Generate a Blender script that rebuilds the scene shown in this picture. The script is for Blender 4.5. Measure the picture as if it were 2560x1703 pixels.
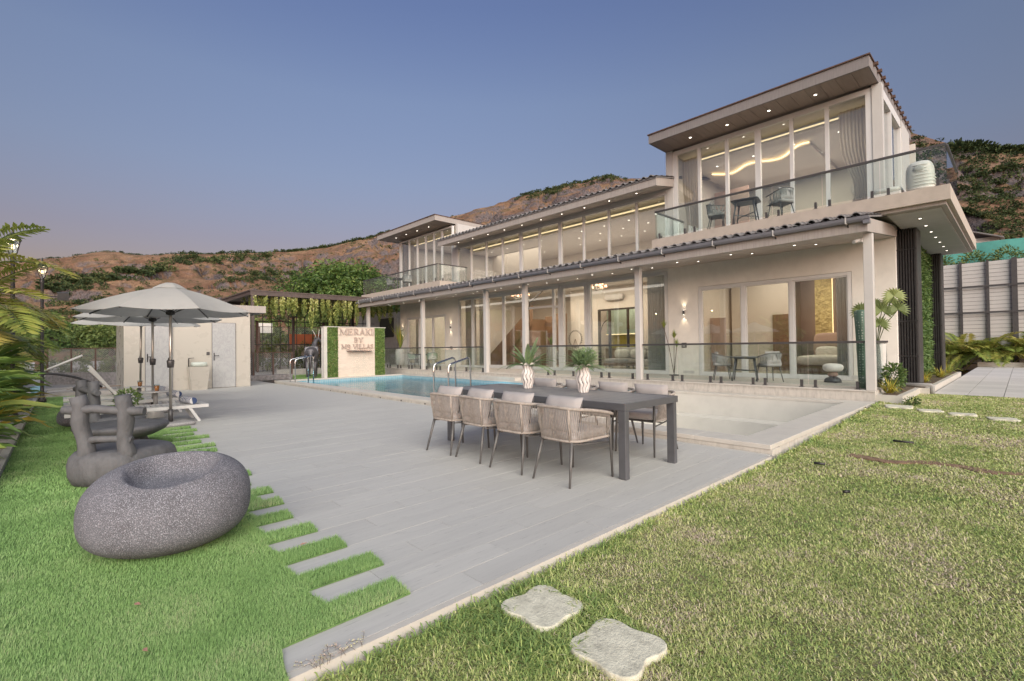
import bpy, math, random
import numpy as np
from mathutils import Vector, Matrix
R = math.radians; PI = math.pi; TAU = 2*math.pi
random.seed(7); rng = np.random.default_rng(7)
for o in list(bpy.data.objects): bpy.data.objects.remove(o)
S = bpy.context.scene; COL = S.collection
# ------------------------------------------------------------------ camera
CAMZ = 1.38
cd = bpy.data.cameras.new('camera'); cam = bpy.data.objects.new('camera', cd); COL.objects.link(cam)
cd.sensor_width = 36; cd.lens = 1200.17/2560*36; cd.clip_start = .05; cd.clip_end = 6000
yaw, pitch, roll = R(46.733), R(.770), R(-.7216)
fw = Vector((-math.sin(yaw)*math.cos(pitch), math.cos(yaw)*math.cos(pitch), math.sin(pitch)))
rt = Vector((math.cos(yaw), math.sin(yaw), 0)); up = rt.cross(fw)
rt, up = math.cos(roll)*rt+math.sin(roll)*up, -math.sin(roll)*rt+math.cos(roll)*up
m = Matrix((rt, up, -fw)).transposed().to_4x4(); m.translation = (0, 0, CAMZ); cam.matrix_world = m
S.camera = cam
# ------------------------------------------------------------------ world / sun / exposure
SUN_DIR = Vector((.86, -.51, 0)).normalized(); SUN_EL = 4.0; LAMP_EL = 24.0
w = bpy.data.worlds.new('World'); S.world = w; w.use_nodes = True
nt = w.node_tree; nt.nodes.clear()
sky = nt.nodes.new('ShaderNodeTexSky'); sky.sky_type = 'NISHITA'; sky.sun_disc = False
sky.sun_elevation = R(SUN_EL); sky.sun_rotation = math.atan2(SUN_DIR.x, SUN_DIR.y)
sky.air_density = 1.3; sky.dust_density = 1.0; sky.ozone_density = 3.0
geo = nt.nodes.new('ShaderNodeTexCoord'); sep = nt.nodes.new('ShaderNodeSeparateXYZ'); nt.links.new(geo.outputs['Generated'], sep.inputs[0])
rmp = nt.nodes.new('ShaderNodeValToRGB'); nt.links.new(sep.outputs['Z'], rmp.inputs[0])
e = rmp.color_ramp.elements; e[0].position = 0; e[0].color = (1.02, .56, .60, 1); e[1].position = .9; e[1].color = (1.40, .92, 1.12, 1)
for p_, c_ in ((.20, (1.20, .68, .75)), (.32, (1.36, .86, .90)), (.45, (1.50, .97, 1.0)), (.58, (1.32, .89, 1.03))): q = e.new(p_); q.color = (*c_, 1)
mul = nt.nodes.new('ShaderNodeMix'); mul.data_type = 'RGBA'; mul.blend_type = 'MULTIPLY'; mul.inputs[0].default_value = 1
nt.links.new(sky.outputs[0], mul.inputs[6]); nt.links.new(rmp.outputs[0], mul.inputs[7])
bg = nt.nodes.new('ShaderNodeBackground'); bg.inputs[1].default_value = .130
nt.links.new(mul.outputs[2], bg.inputs[0])
wo = nt.nodes.new('ShaderNodeOutputWorld'); nt.links.new(bg.outputs[0], wo.inputs[0])
sd = bpy.data.lights.new('sun', 'SUN'); sun = bpy.data.objects.new('sun', sd); COL.objects.link(sun)
sd.energy = 2.9; sd.angle = R(75); sd.color = (1, .965, .87)
ld = Vector((SUN_DIR.x*math.cos(R(LAMP_EL)), SUN_DIR.y*math.cos(R(LAMP_EL)), math.sin(R(LAMP_EL))))
sun.rotation_euler = (-ld).to_track_quat('-Z', 'Y').to_euler(); sun.location = ld*60
S.view_settings.view_transform = 'Standard'; S.view_settings.look = 'None'
S.view_settings.exposure = 1.12; S.view_settings.gamma = 1
S.render.engine = 'CYCLES'; S.cycles.max_bounces = 7; S.cycles.transparent_max_bounces = 16
S.cycles.caustics_reflective = False; S.cycles.caustics_refractive = False; S.cycles.sample_clamp_indirect = 4
# ------------------------------------------------------------------ helpers
WL = {}
def thing(name, label, cat, loc=(0, 0, 0), rz=0, group=None, kind=None):
    o = bpy.data.objects.new(name, None); COL.objects.link(o); o.empty_display_size = .1
    o.location = loc; o.rotation_euler = (0, 0, rz); WL[o.name] = Vector(loc)
    return tag(o, label, cat, group, kind)
def tag(o, label=None, cat=None, group=None, kind=None):
    if label: o['label'] = label
    if cat: o['category'] = cat
    if group: o['group'] = group
    if kind: o['kind'] = kind
    return o
def place(o, parent, world):
    if parent is not None:
        o.parent = parent
        if world:
            o.location = -WL.get(parent.name, Vector((0, 0, 0))); WL[o.name] = Vector((0, 0, 0))
        else: WL[o.name] = WL.get(parent.name, Vector((0, 0, 0)))
    else: WL[o.name] = Vector((0, 0, 0))
    return o
def link(name, me, parent=None, world=True):
    o = bpy.data.objects.new(name, me); COL.objects.link(o)
    return place(o, parent, world)
def mlist(m): return m if isinstance(m, (list, tuple)) else [m]
class MB:
    def __init__(s): s.v = []; s.f = []; s.m = []; s.s = []
    def add(s, vs, fs, mi=0, sm=False):
        b = len(s.v); s.v += [tuple(p) for p in vs]; s.f += [tuple(i+b for i in f) for f in fs]
        s.m += [mi]*len(fs); s.s += [sm]*len(fs); return s
    def bb(s, x0, x1, y0, y1, z0, z1, mi=0):
        x0, x1 = min(x0, x1), max(x0, x1); y0, y1 = min(y0, y1), max(y0, y1); z0, z1 = min(z0, z1), max(z0, z1)
        return s.add([(x0, y0, z0), (x1, y0, z0), (x1, y1, z0), (x0, y1, z0), (x0, y0, z1), (x1, y0, z1), (x1, y1, z1), (x0, y1, z1)],
                     [(3, 2, 1, 0), (4, 5, 6, 7), (0, 1, 5, 4), (1, 2, 6, 5), (2, 3, 7, 6), (3, 0, 4, 7)], mi)
    def box(s, c, d, rot=None, mi=0, ch=0):
        M3 = rot if rot is not None else Matrix.Identity(3)
        hx, hy, hz = d[0]/2, d[1]/2, d[2]/2
        P = [(-hx, -hy, -hz), (hx, -hy, -hz), (hx, hy, -hz), (-hx, hy, -hz), (-hx, -hy, hz), (hx, -hy, hz), (hx, hy, hz), (-hx, hy, hz)]
        return s.add([Vector(c)+M3 @ Vector(p) for p in P], [(3, 2, 1, 0), (4, 5, 6, 7), (0, 1, 5, 4), (1, 2, 6, 5), (2, 3, 7, 6), (3, 0, 4, 7)], mi)
    def bar(s, a, b, w, h, mi=0, upv=(0, 0, 1)):      # rectangular bar from a to b
        a, b = Vector(a), Vector(b); d = b-a; L = d.length; d.normalize(); u = Vector(upv)
        if abs(d.dot(u)) > .99: u = Vector((1, 0, 0))
        sd = d.cross(u).normalized(); u = sd.cross(d)
        return s.box((a+b)/2, (L, w, h), Matrix((d, sd, u)).transposed(), mi)
    def tube(s, pts, r, n=8, mi=0, cap=True, sm=True, flat=1.0):
        pts = [Vector(p) for p in pts]; k = len(pts); rs = r if isinstance(r, (list, tuple)) else [r]*k
        vs = []; pu = None
        for i, p in enumerate(pts):
            d = (pts[min(i+1, k-1)]-pts[max(i-1, 0)])
            if d.length < 1e-9: d = Vector((0, 0, 1))
            d.normalize()
            if pu is None:
                u = d.cross(Vector((0, 0, 1))); u = u.normalized() if u.length > .05 else Vector((1, 0, 0))
            else:
                u = pu-d*pu.dot(d); u = u.normalized() if u.length > 1e-6 else pu
            pu = u; v2 = d.cross(u)
            for j in range(n):
                a = TAU*j/n; vs.append(p+(u*math.cos(a)+v2*math.sin(a)*flat)*rs[i])
        fs = [(i*n+j, i*n+(j+1) % n, (i+1)*n+(j+1) % n, (i+1)*n+j) for i in range(k-1) for j in range(n)]
        b = len(s.f); s.add(vs, fs, mi, sm)
        if cap:
            o = len(s.v)-len(vs)
            s.f += [tuple(o+j for j in reversed(range(n))), tuple(o+(k-1)*n+j for j in range(n))]; s.m += [mi]*2; s.s += [False]*2
        return s
    def lathe(s, prof, c=(0, 0, 0), n=24, mi=0, sm=True, fr=None, sq=(1, 1)):
        vs = []
        for i, (r, z) in enumerate(prof):
            for j in range(n):
                a = TAU*j/n; rr = r*(fr(a, i/(len(prof)-1)) if fr else 1)
                vs.append((c[0]+rr*math.cos(a)*sq[0], c[1]+rr*math.sin(a)*sq[1], c[2]+z))
        k = len(prof)
        fs = [(i*n+j, i*n+(j+1) % n, (i+1)*n+(j+1) % n, (i+1)*n+j) for i in range(k-1) for j in range(n)]
        fs += [tuple(reversed(range(n))), tuple((k-1)*n+j for j in range(n))]
        return s.add(vs, fs, mi, sm)
    def prism(s, poly, z0, z1, mi=0):
        n = len(poly)
        ar = sum(poly[i][0]*poly[(i+1) % n][1]-poly[(i+1) % n][0]*poly[i][1] for i in range(n))
        if ar < 0: poly = poly[::-1]
        vs = [(x, y, z0) for x, y in poly]+[(x, y, z1) for x, y in poly]
        return s.add(vs, [tuple(reversed(range(n))), tuple(range(n, 2*n))]+[(i, (i+1) % n, n+(i+1) % n, n+i) for i in range(n)], mi)
    def quad(s, a, b, c, d, mi=0): return s.add([a, b, c, d], [(0, 1, 2, 3)], mi)
    def blob(s, c, d, e1=.5, e2=.5, n=20, k=12, mi=0, f=None, rot=None):   # superellipsoid, half sizes d
        def pw(x, e): return math.copysign(abs(x)**e, x)
        vs = []; M3 = rot if rot is not None else Matrix.Identity(3)
        for i in range(k+1):
            ph = -PI/2+PI*i/k
            for j in range(n):
                a = TAU*j/n
                p = Vector((d[0]*pw(math.cos(ph), e1)*pw(math.cos(a), e2), d[1]*pw(math.cos(ph), e1)*pw(math.sin(a), e2), d[2]*pw(math.sin(ph), e1)))
                if f: p = Vector(f(p))
                vs.append(Vector(c)+M3 @ p)
        fs = [(i*n+j, i*n+(j+1) % n, (i+1)*n+(j+1) % n, (i+1)*n+j) for i in range(k) for j in range(n)]
        return s.add(vs, fs, mi, True)
    def mesh(s, name, mats):
        me = bpy.data.meshes.new(name); me.from_pydata(s.v, [], s.f)
        for m_ in mlist(mats): me.materials.append(m_)
        me.polygons.foreach_set('material_index', s.m); me.polygons.foreach_set('use_smooth', s.s); me.update(); return me
    def build(s, name, mats, parent=None, world=True, bevel=0):
        o = link(name, s.mesh(name, mats), parent, world)
        if bevel:
            b = o.modifiers.new('bevel', 'BEVEL'); b.width = bevel; b.segments = 2; b.limit_method = 'ANGLE'; b.angle_limit = R(50)
        return o
def npmesh(name, V, F, mats, parent=None, world=True, mi=None, smooth=False, col=None):
    """V (n,3), F (m,k) numpy"""
    me = bpy.data.meshes.new(name); n, k = F.shape
    me.vertices.add(len(V)); me.vertices.foreach_set('co', V.astype(np.float32).ravel())
    me.loops.add(n*k); me.loops.foreach_set('vertex_index', F.astype(np.int32).ravel())
    me.polygons.add(n); me.polygons.foreach_set('loop_start', np.arange(0, n*k, k, dtype=np.int32))
    for m_ in mlist(mats): me.materials.append(m_)
    if mi is not None: me.polygons.foreach_set('material_index', mi.astype(np.int32))
    me.polygons.foreach_set('use_smooth', np.full(n, smooth))
    if col is not None:
        a = me.attributes.new('tint', 'FLOAT', 'POINT'); a.data.foreach_set('value', col.astype(np.float32))
    me.update(); me.validate(); return link(name, me, parent, world)
def copy_tree(o, loc=None, rz=None, label=None, group=None, parent=None, root=True):
    c = o.copy(); COL.objects.link(c); c.parent = parent
    if root:
        if loc is not None: c.location = loc
        if rz is not None: c.rotation_euler = (0, 0, rz)
        if label: c['label'] = label
        if group: c['group'] = group
        WL[c.name] = Vector(c.location)
    for ch in o.children: copy_tree(ch, parent=c, root=False)
    return c
# ------------------------------------------------------------------ materials
def newmat(name):
    m_ = bpy.data.materials.new(name); m_.use_nodes = True; t = m_.node_tree; t.nodes.clear()
    o = t.nodes.new('ShaderNodeOutputMaterial'); b = t.nodes.new('ShaderNodeBsdfPrincipled'); t.links.new(b.outputs[0], o.inputs[0])
    return m_, t, b, o
def N(t, ty, **kw):
    n = t.nodes.new(ty)
    for k_, v in kw.items(): setattr(n, k_, v)
    return n
def noise(t, scale, detail=4, rough=.6, vec=None, dist=0):
    n = N(t, 'ShaderNodeTexNoise'); n.inputs['Scale'].default_value = scale; n.inputs['Detail'].default_value = detail
    n.inputs['Roughness'].default_value = rough; n.inputs['Distortion'].default_value = dist
    if vec is not None: t.links.new(vec, n.inputs['Vector'])
    return n
def ramp(t, fac, stops):
    r_ = N(t, 'ShaderNodeValToRGB'); el = r_.color_ramp.elements
    el[0].position, el[0].color = stops[0][0], (*stops[0][1], 1); el[1].position, el[1].color = stops[-1][0], (*stops[-1][1], 1)
    for p, c in stops[1:-1]: q_ = el.new(p); q_.color = (*c, 1)
    t.links.new(fac, r_.inputs[0]); return r_.outputs[0]
def mix(t, fac, a, b, mode='MIX'):
    n = N(t, 'ShaderNodeMix', data_type='RGBA', blend_type=mode)
    for s_, i in ((fac, 0), (a, 6), (b, 7)):
        if hasattr(s_, 'node'): t.links.new(s_, n.inputs[i])
        elif i == 0: n.inputs[0].default_value = s_
        else: n.inputs[i].default_value = (*s_, 1)
    return n.outputs[2]
def mapping(t, scale=(1, 1, 1), rot=(0, 0, 0), src='Object'):
    c = N(t, 'ShaderNodeTexCoord'); mp = N(t, 'ShaderNodeMapping'); mp.inputs['Scale'].default_value = scale; mp.inputs['Rotation'].default_value = rot
    t.links.new(c.outputs[src], mp.inputs[0]); return mp.outputs[0]
def bump(t, b, h, strength=.3, dist=.01):
    n = N(t, 'ShaderNodeBump'); n.inputs['Strength'].default_value = strength; n.inputs['Distance'].default_value = dist
    t.links.new(h, n.inputs['Height']); t.links.new(n.outputs[0], b.inputs['Normal'])
def pm(name, col, rough=.6, var=.12, scale=6, metal=0, bmp=.15, bscale=60, bdist=.004, stretch=(1, 1, 1), spec=.5, orand=0, src='Object'):
    m_, t, b, o = newmat(name); v = mapping(t, stretch, src=src)
    n = noise(t, scale, 5, .62, v); d = tuple(max(0, c*(1-var*1.6)) for c in col); l = tuple(min(1, c*(1+var)) for c in col)
    c = ramp(t, n.outputs[0], [(.28, d), (.52, col), (.75, l)])
    if orand:
        oi = N(t, 'ShaderNodeObjectInfo'); mr = N(t, 'ShaderNodeMapRange'); mr.inputs[3].default_value = 1-orand; mr.inputs[4].default_value = 1+orand
        t.links.new(oi.outputs['Random'], mr.inputs[0]); hs = N(t, 'ShaderNodeHueSaturation'); t.links.new(mr.outputs[0], hs.inputs['Value']); t.links.new(c, hs.inputs['Color']); c = hs.outputs[0]
    t.links.new(c, b.inputs['Base Color']); b.inputs['Metallic'].default_value = metal
    b.inputs['Specular IOR Level'].default_value = spec
    rr = N(t, 'ShaderNodeMapRange'); rr.inputs[3].default_value = max(.02, rough*.85); rr.inputs[4].default_value = min(1, rough*1.15)
    t.links.new(n.outputs[0], rr.inputs[0]); t.links.new(rr.outputs[0], b.inputs['Roughness'])
    if bmp:
        n2 = noise(t, bscale, 3, .6, v); bump(t, b, n2.outputs[0], bmp, bdist)
    return m_
def emis(name, col, st):
    m_, t, b, o = newmat(name); b.inputs['Base Color'].default_value = (*col, 1); b.inputs['Emission Color'].default_value = (*col, 1); b.inputs['Emission Strength'].default_value = st; return m_
def glassmat(name, tint, refl, rough=.0, ior=1.5):
    m_, t, b, o = newmat(name); t.nodes.remove(b)
    tr = N(t, 'ShaderNodeBsdfTransparent'); tr.inputs[0].default_value = (*tint, 1)
    gl = N(t, 'ShaderNodeBsdfGlossy'); gl.inputs['Roughness'].default_value = rough; gl.inputs[0].default_value = (.95, .96, .97, 1)
    lw = N(t, 'ShaderNodeLayerWeight'); lw.inputs[0].default_value = .5; pw_ = N(t, 'ShaderNodeMath', operation='POWER'); pw_.inputs[1].default_value = 4.0; t.links.new(lw.outputs['Facing'], pw_.inputs[0])
    mr = N(t, 'ShaderNodeMapRange'); mr.inputs[3].default_value = refl; mr.inputs[4].default_value = 1; t.links.new(pw_.outputs[0], mr.inputs[0])
    v = mapping(t); n = noise(t, .8, 1, .5, v); bp = N(t, 'ShaderNodeBump'); bp.inputs['Strength'].default_value = .02; bp.inputs['Distance'].default_value = .02; t.links.new(n.outputs[0], bp.inputs['Height']); t.links.new(bp.outputs[0], gl.inputs['Normal'])
    mx = N(t, 'ShaderNodeMixShader'); t.links.new(mr.outputs[0], mx.inputs[0]); t.links.new(tr.outputs[0], mx.inputs[1]); t.links.new(gl.outputs[0], mx.inputs[2]); t.links.new(mx.outputs[0], o.inputs[0])
    return m_
def leafmat(name, stops, rough=.5, trans=.25, spec=.35):
    m_, t, b, o = newmat(name)
    a = N(t, 'ShaderNodeAttribute'); a.attribute_name = 'tint'
    v = mapping(t); n = noise(t, 3.5, 3, .6, v)
    ad = N(t, 'ShaderNodeMath', operation='MULTIPLY_ADD'); t.links.new(n.outputs[0], ad.inputs[0]); ad.inputs[1].default_value = .5; sb = N(t, 'ShaderNodeMath', operation='ADD'); t.links.new(a.outputs['Fac'], ad.inputs[2]); t.links.new(ad.outputs[0], sb.inputs[0]); sb.inputs[1].default_value = -.25
    c = ramp(t, sb.outputs[0], stops); t.links.new(c, b.inputs['Base Color']); b.inputs['Roughness'].default_value = rough; b.inputs['Specular IOR Level'].default_value = spec
    tl = N(t, 'ShaderNodeBsdfTranslucent'); t.links.new(c, tl.inputs[0]); mx = N(t, 'ShaderNodeMixShader'); mx.inputs[0].default_value = trans
    t.links.new(b.outputs[0], mx.inputs[1]); t.links.new(tl.outputs[0], mx.inputs[2]); t.links.new(mx.outputs[0], o.inputs[0]); return m_
def speckmat(name, base, fleck, rough=.85, scale=160, amt=.56, bmp=.5):
    m_, t, b, o = newmat(name); v = mapping(t)
    vo = N(t, 'ShaderNodeTexVoronoi'); vo.inputs['Scale'].default_value = scale; t.links.new(v, vo.inputs['Vector'])
    n = noise(t, 5, 4, .6, v); c0 = ramp(t, n.outputs[0], [(.3, tuple(c*.78 for c in base)), (.7, tuple(c*1.15 for c in base))])
    sp = N(t, 'ShaderNodeSeparateColor'); t.links.new(vo.outputs['Color'], sp.inputs[0])
    n3 = noise(t, scale*.9, 2, .5, v); mm = N(t, 'ShaderNodeMath', operation='GREATER_THAN'); t.links.new(n3.outputs[0], mm.inputs[0]); mm.inputs[1].default_value = amt
    m2 = N(t, 'ShaderNodeMath', operation='MULTIPLY'); t.links.new(mm.outputs[0], m2.inputs[0]); t.links.new(sp.outputs[0], m2.inputs[1])
    c = mix(t, m2.outputs[0], c0, fleck); t.links.new(c, b.inputs['Base Color']); b.inputs['Roughness'].default_value = rough
    n2 = noise(t, scale*.7, 3, .7, v); bump(t, b, n2.outputs[0], bmp, .006); return m_
def plankmat(name, a, b_, dark, rough=.45, axis='y', orand=.06, scale=2.2):
    m_, t, b, o = newmat(name)
    c = N(t, 'ShaderNodeTexCoord'); oi = N(t, 'ShaderNodeObjectInfo'); va = N(t, 'ShaderNodeVectorMath', operation='ADD'); g_ = N(t, 'ShaderNodeNewGeometry')
    sc = N(t, 'ShaderNodeVectorMath', operation='SCALE'); t.links.new(oi.outputs['Random'], sc.inputs['Scale']); sc.inputs[0].default_value = (17, 31, 5)
    t.links.new(g_.outputs['Position'], va.inputs[0]); t.links.new(sc.outputs[0], va.inputs[1])
    mp = N(t, 'ShaderNodeMapping'); mp.inputs['Scale'].default_value = {'y': (9, .55, 9), 'x': (.55, 9, 9), 'z': (9, 9, .55)}[axis]; t.links.new(va.outputs[0], mp.inputs[0])
    n = noise(t, scale, 6, .68, mp.outputs[0], .6); n2 = noise(t, scale*5.5, 4, .7, mp.outputs[0], .2)
    cc = ramp(t, n.outputs[0], [(.25, b_), (.5, a), (.75, tuple(min(1, x*1.08) for x in a))])
    k = N(t, 'ShaderNodeMapRange'); k.inputs[1].default_value = .60; k.inputs[2].default_value = .74; t.links.new(n2.outputs[0], k.inputs[0])
    cc = mix(t, k.outputs[0], cc, dark)
    mr = N(t, 'ShaderNodeMapRange'); mr.inputs[3].default_value = 1-orand; mr.inputs[4].default_value = 1+orand; t.links.new(oi.outputs['Random'], mr.inputs[0])
    hs = N(t, 'ShaderNodeHueSaturation'); t.links.new(mr.outputs[0], hs.inputs['Value']); t.links.new(cc, hs.inputs['Color'])
    t.links.new(hs.outputs[0], b.inputs['Base Color']); b.inputs['Roughness'].default_value = rough
    rr = N(t, 'ShaderNodeMapRange'); rr.inputs[3].default_value = rough*.7; rr.inputs[4].default_value = rough*1.3; t.links.new(n.outputs[0], rr.inputs[0]); t.links.new(rr.outputs[0], b.inputs['Roughness'])
    bump(t, b, n2.outputs[0], .12, .003); return m_
M = {}
M['wall'] = pm('beige_plaster', (.72, .685, .63), .85, .05, 3, bmp=.35, bscale=140, bdist=.006)
M['white'] = pm('white_paint', (.52, .50, .475), .45, .03, 4, bmp=.03)
M['frame'] = pm('window_frame_white', (.62, .61, .60), .4, .03, 4, bmp=.03)
M['int'] = pm('interior_wall_paint', (.66, .61, .55), .8, .03, 2, bmp=.05)
M['ceil'] = pm('ceiling_paint', (.70, .66, .61), .8, .03, 2, bmp=.05)
M['slab'] = pm('balcony_render', (.44, .385, .33), .9, .07, 4, bmp=.5, bscale=120, bdist=.006)
M['fascia'] = pm('fascia_board', (.36, .325, .30), .7, .12, 3, stretch=(9, 9, .6), bmp=.1)
M['fasciaHalo'] = pm('halo_darkened_fascia_board', (.22, .20, .195), .7, .12, 3, stretch=(9, 9, .6), bmp=.1)  # same boards as fascia, with tone-mapping halo shade put into the colour
M['soffit'] = plankmat('soffit_board_wood', (.26, .20, .17), (.17, .13, .11), (.12, .09, .08), .5, 'y', .08)
M['soffitL'] = plankmat('soffit_board_light', (.42, .36, .32), (.34, .29, .26), (.26, .22, .2), .5, 'y', .06)
M['soffitG'] = pm('soffit_panel_grey', (.42, .41, .39), .6, .05, 3, bmp=.05, orand=.03)
M['tile'] = pm('roof_tile_grey', (.20, .19, .19), .75, .2, 9, bmp=.4, bscale=40, orand=.15)
M['gutter'] = pm('gutter_grey', (.17, .17, .19), .35, .08, 4, bmp=.05)
M['dark'] = pm('dark_metal', (.035, .033, .034), .4, .2, 8, metal=.3, bmp=.05)
M['rail'] = pm('rail_charcoal', (.085, .08, .08), .4, .1, 8, metal=.3, bmp=.05)
M['steel'] = pm('stainless_steel', (.62, .61, .60), .16, .04, 8, metal=1, bmp=.02)
M['glass'] = glassmat('window_glass', (.88, .89, .88), .10)
M['glassU'] = glassmat('upper_window_glass', (.86, .87, .87), .13)
M['railglass'] = glassmat('railing_glass', (.90, .945, .93), .05)
M['tile_floor'] = pm('terrace_paver', (.46, .43, .40), .55, .12, 5, bmp=.1)
M['deck'] = plankmat('deck_plank_ceramic', (.475, .465, .435), (.43, .42, .395), (.24, .235, .225), .6, 'y', .03)
M['joint'] = pm('deck_bedding', (.26, .25, .23), .9, .2, 8)
M['coping'] = pm('coping_stone', (.52, .49, .44), .6, .06, 5, bmp=.15, bscale=80)
M['riser'] = pm('riser_stone', (.50, .47, .42), .75, .16, 4, stretch=(3, 3, 1), bmp=.2)
M['basin'] = pm('basin_render', (.56, .54, .49), .7, .05, 2.5, bmp=.15, bscale=50)
M['shed'] = pm('shed_marble_panel', (.46, .425, .37), .28, .012, 2, bmp=.02)
M['chair_rope'] = pm('woven_rope_taupe', (.35, .305, .265), .85, .2, 30, bmp=.5, bscale=300)
M['chair_leg'] = pm('chair_leg_grey', (.12, .115, .11), .45, .1, 10, metal=.2, bmp=.05)
M['cushion'] = pm('cushion_fabric', (.36, .335, .325), .9, .05, 10, bmp=.35, bscale=420, bdist=.003)
M['table'] = plankmat('table_slat', (.145, .147, .16), (.12, .122, .13), (.09, .09, .10), .4, 'x', .05)
M['tablem'] = pm('table_frame_grey', (.105, .106, .114), .4, .08, 8, metal=.2, bmp=.05)
M['strap'] = pm('woven_strap_grey', (.30, .29, .28), .8, .1, 20, bmp=.3, bscale=200)
M['strapG'] = pm('woven_strap_green', (.35, .43, .34), .8, .1, 20, bmp=.3, bscale=200)
M['stone'] = speckmat('terrazzo_stone', (.105, .104, .118), (.36, .36, .40), .85, 210, .54)
M['log'] = pm('grey_faux_log', (.10, .10, .105), .7, .22, 9, stretch=(1, 1, .5), bmp=.45, bscale=26, bdist=.02)
def thin(m_, amt):
    t = m_.node_tree; b = [n_ for n_ in t.nodes if n_.type == 'BSDF_PRINCIPLED'][0]; o = [n_ for n_ in t.nodes if n_.type == 'OUTPUT_MATERIAL'][0]; src = b.inputs['Base Color'].links[0].from_socket
    tl = N(t, 'ShaderNodeBsdfTranslucent'); t.links.new(src, tl.inputs[0]); mx = N(t, 'ShaderNodeMixShader'); mx.inputs[0].default_value = amt; t.links.new(b.outputs[0], mx.inputs[1]); t.links.new(tl.outputs[0], mx.inputs[2]); t.links.new(mx.outputs[0], o.inputs[0]); return m_
M['canopy'] = thin(pm('canvas_white', (.66, .65, .62), .85, .03, 4, bmp=.15, bscale=300, bdist=.002), .55)
M['lounger'] = pm('lounger_white', (.58, .57, .55), .5, .03, 6, bmp=.04)
M['pot'] = pm('pot_white', (.52, .50, .47), .6, .05, 6, bmp=.1)
M['black'] = pm('black_ceramic', (.05, .05, .055), .35, .1, 6, bmp=.05)
M['wood'] = plankmat('brown_wood', (.20, .125, .08), (.14, .085, .055), (.09, .055, .04), .5, 'z', .1)
M['rust'] = pm('rusty_brown_steel', (.10, .055, .04), .7, .3, 12, bmp=.2)
M['pergola'] = pm('pergola_brown_steel', (.085, .062, .055), .55, .2, 6, bmp=.1)
M['stonewall'] = pm('rough_stone_wall', (.27, .25, .25), .9, .3, 9, bmp=1, bscale=18, bdist=.05)
M['concrete'] = pm('concrete', (.40, .375, .35), .9, .12, 4, bmp=.3)
M['lamp_on'] = emis('downlight_on', (1, .90, .76), 3.2)
M['lamp_warm'] = emis('warm_light_on', (1, .74, .38), 1.6)
M['cove'] = emis('cove_light_strip', (1, .80, .45), .7)
# ================================================================== SETTING
def pray(x, y):      # photo pixel (2560 wide) -> world direction
    u, v = (x-1280)/1200.17, -(y-851.5)/1200.17
    return rt*u+up*v+fw
def lat(n_, seed):   # tileable-free value noise on a lattice
    return np.random.default_rng(seed).random((n_, n_))
def vnoise(x, y, seed=0, n_=256):
    L = lat(n_, seed); xi = np.floor(x).astype(int); yi = np.floor(y).astype(int); fx_ = x-xi; fy_ = y-yi
    fx_ = fx_*fx_*(3-2*fx_); fy_ = fy_*fy_*(3-2*fy_); a = xi % n_; b = yi % n_; a1 = (a+1) % n_; b1 = (b+1) % n_
    return (L[a, b]*(1-fx_)+L[a1, b]*fx_)*(1-fy_)+(L[a, b1]*(1-fx_)+L[a1, b1]*fx_)*fy_
def fbm(x, y, o=5, seed=0):
    s_ = 0; a = .5
    for i in range(o): s_ = s_+a*vnoise(x*2**i+i*13.7, y*2**i+i*7.1, seed+i); a *= .5
    return s_
# ---- ground sheet
g_ = MB(); n = 96
g_.add([(0, 0, -1.5)]+[(3000*math.cos(TAU*i/n), 3000*math.sin(TAU*i/n), -1.5) for i in range(n)], [(0, i+1, (i+1) % n+1) for i in range(n)])
M['earth'] = pm('dry_earth', (.20, .14, .09), .95, .25, .08, bmp=.3, bscale=3)
tag(g_.build('ground', M['earth']), 'dry brown open ground beyond the garden', kind='structure')
# ---- hills
SKY = [(-40, .25), (-20, .26), (-.4, .273), (2, .291), (3.9, .306), (5.1, .32), (7, .344), (9.7, .362), (13.2, .349), (21.1, .338), (28.3, .338), (33.1, .336), (35.1, .344), (38.7, .339), (42.3, .331), (45.9, .312), (49.6, .294), (53.7, .274), (56.8, .262), (60, .243), (63.2, .225), (66, .210), (70.1, .192), (75.9, .179), (80.8, .168), (84.2, .161), (87.1, .159), (89.4, .148), (91.7, .137), (93.6, .127), (97, .118), (110, .11), (140, .10)]
RID = [(-40, 380), (-5, 380), (10, 420), (25, 520), (45, 620), (60, 720), (80, 850), (100, 950), (140, 900)]
_sa, _st = np.array(SKY).T; _ra, _rr = np.array(RID).T
def hill_z(az, r):
    T = np.interp(az, _sa, _st); Rr = np.interp(az, _ra, _rr); zr = T*Rr+CAMZ
    r0 = .11*Rr; t = (r-r0)/(Rr-r0); tc = np.clip(t, 0, 1)
    x = -np.sin(np.radians(az))*r; y = np.cos(np.radians(az))*r
    h = zr*(.22*tc+.78*tc**1.55)
    f = fbm(x/95, y/95, 5, 3)-.5; f2 = fbm(x/28, y/28, 4, 11)-.5
    h = h+zr*.36*f*np.clip(tc*(1.05-tc)*3.2, 0, 1)+zr*.05*f2*np.clip(tc*3, 0, 1)*np.clip((1.03-tc)*4+.15, .15, 1)
    gl_ = np.abs(fbm(x/42+3, y/42, 4, 23)-.47)*2; h = h-zr*.11*np.clip(.22-gl_, 0, 1)/.22*np.clip(tc*(1.02-tc)*5, 0, 1)
    st = 17+0*h; q = h/st+f*1.3; h = h+.62*st*(np.clip((q-np.floor(q))*2.2-.6, 0, 1)-(q-np.floor(q)))*np.clip(tc*2-.5, 0, 1)*np.clip((1.0-tc)*8, 0, 1)
    h = np.where(t > 1, zr*(1-(t-1)*1.2)+zr*.05*f2*.15, h)
    return np.where(t < 0, -.4, h-.4)
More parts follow.
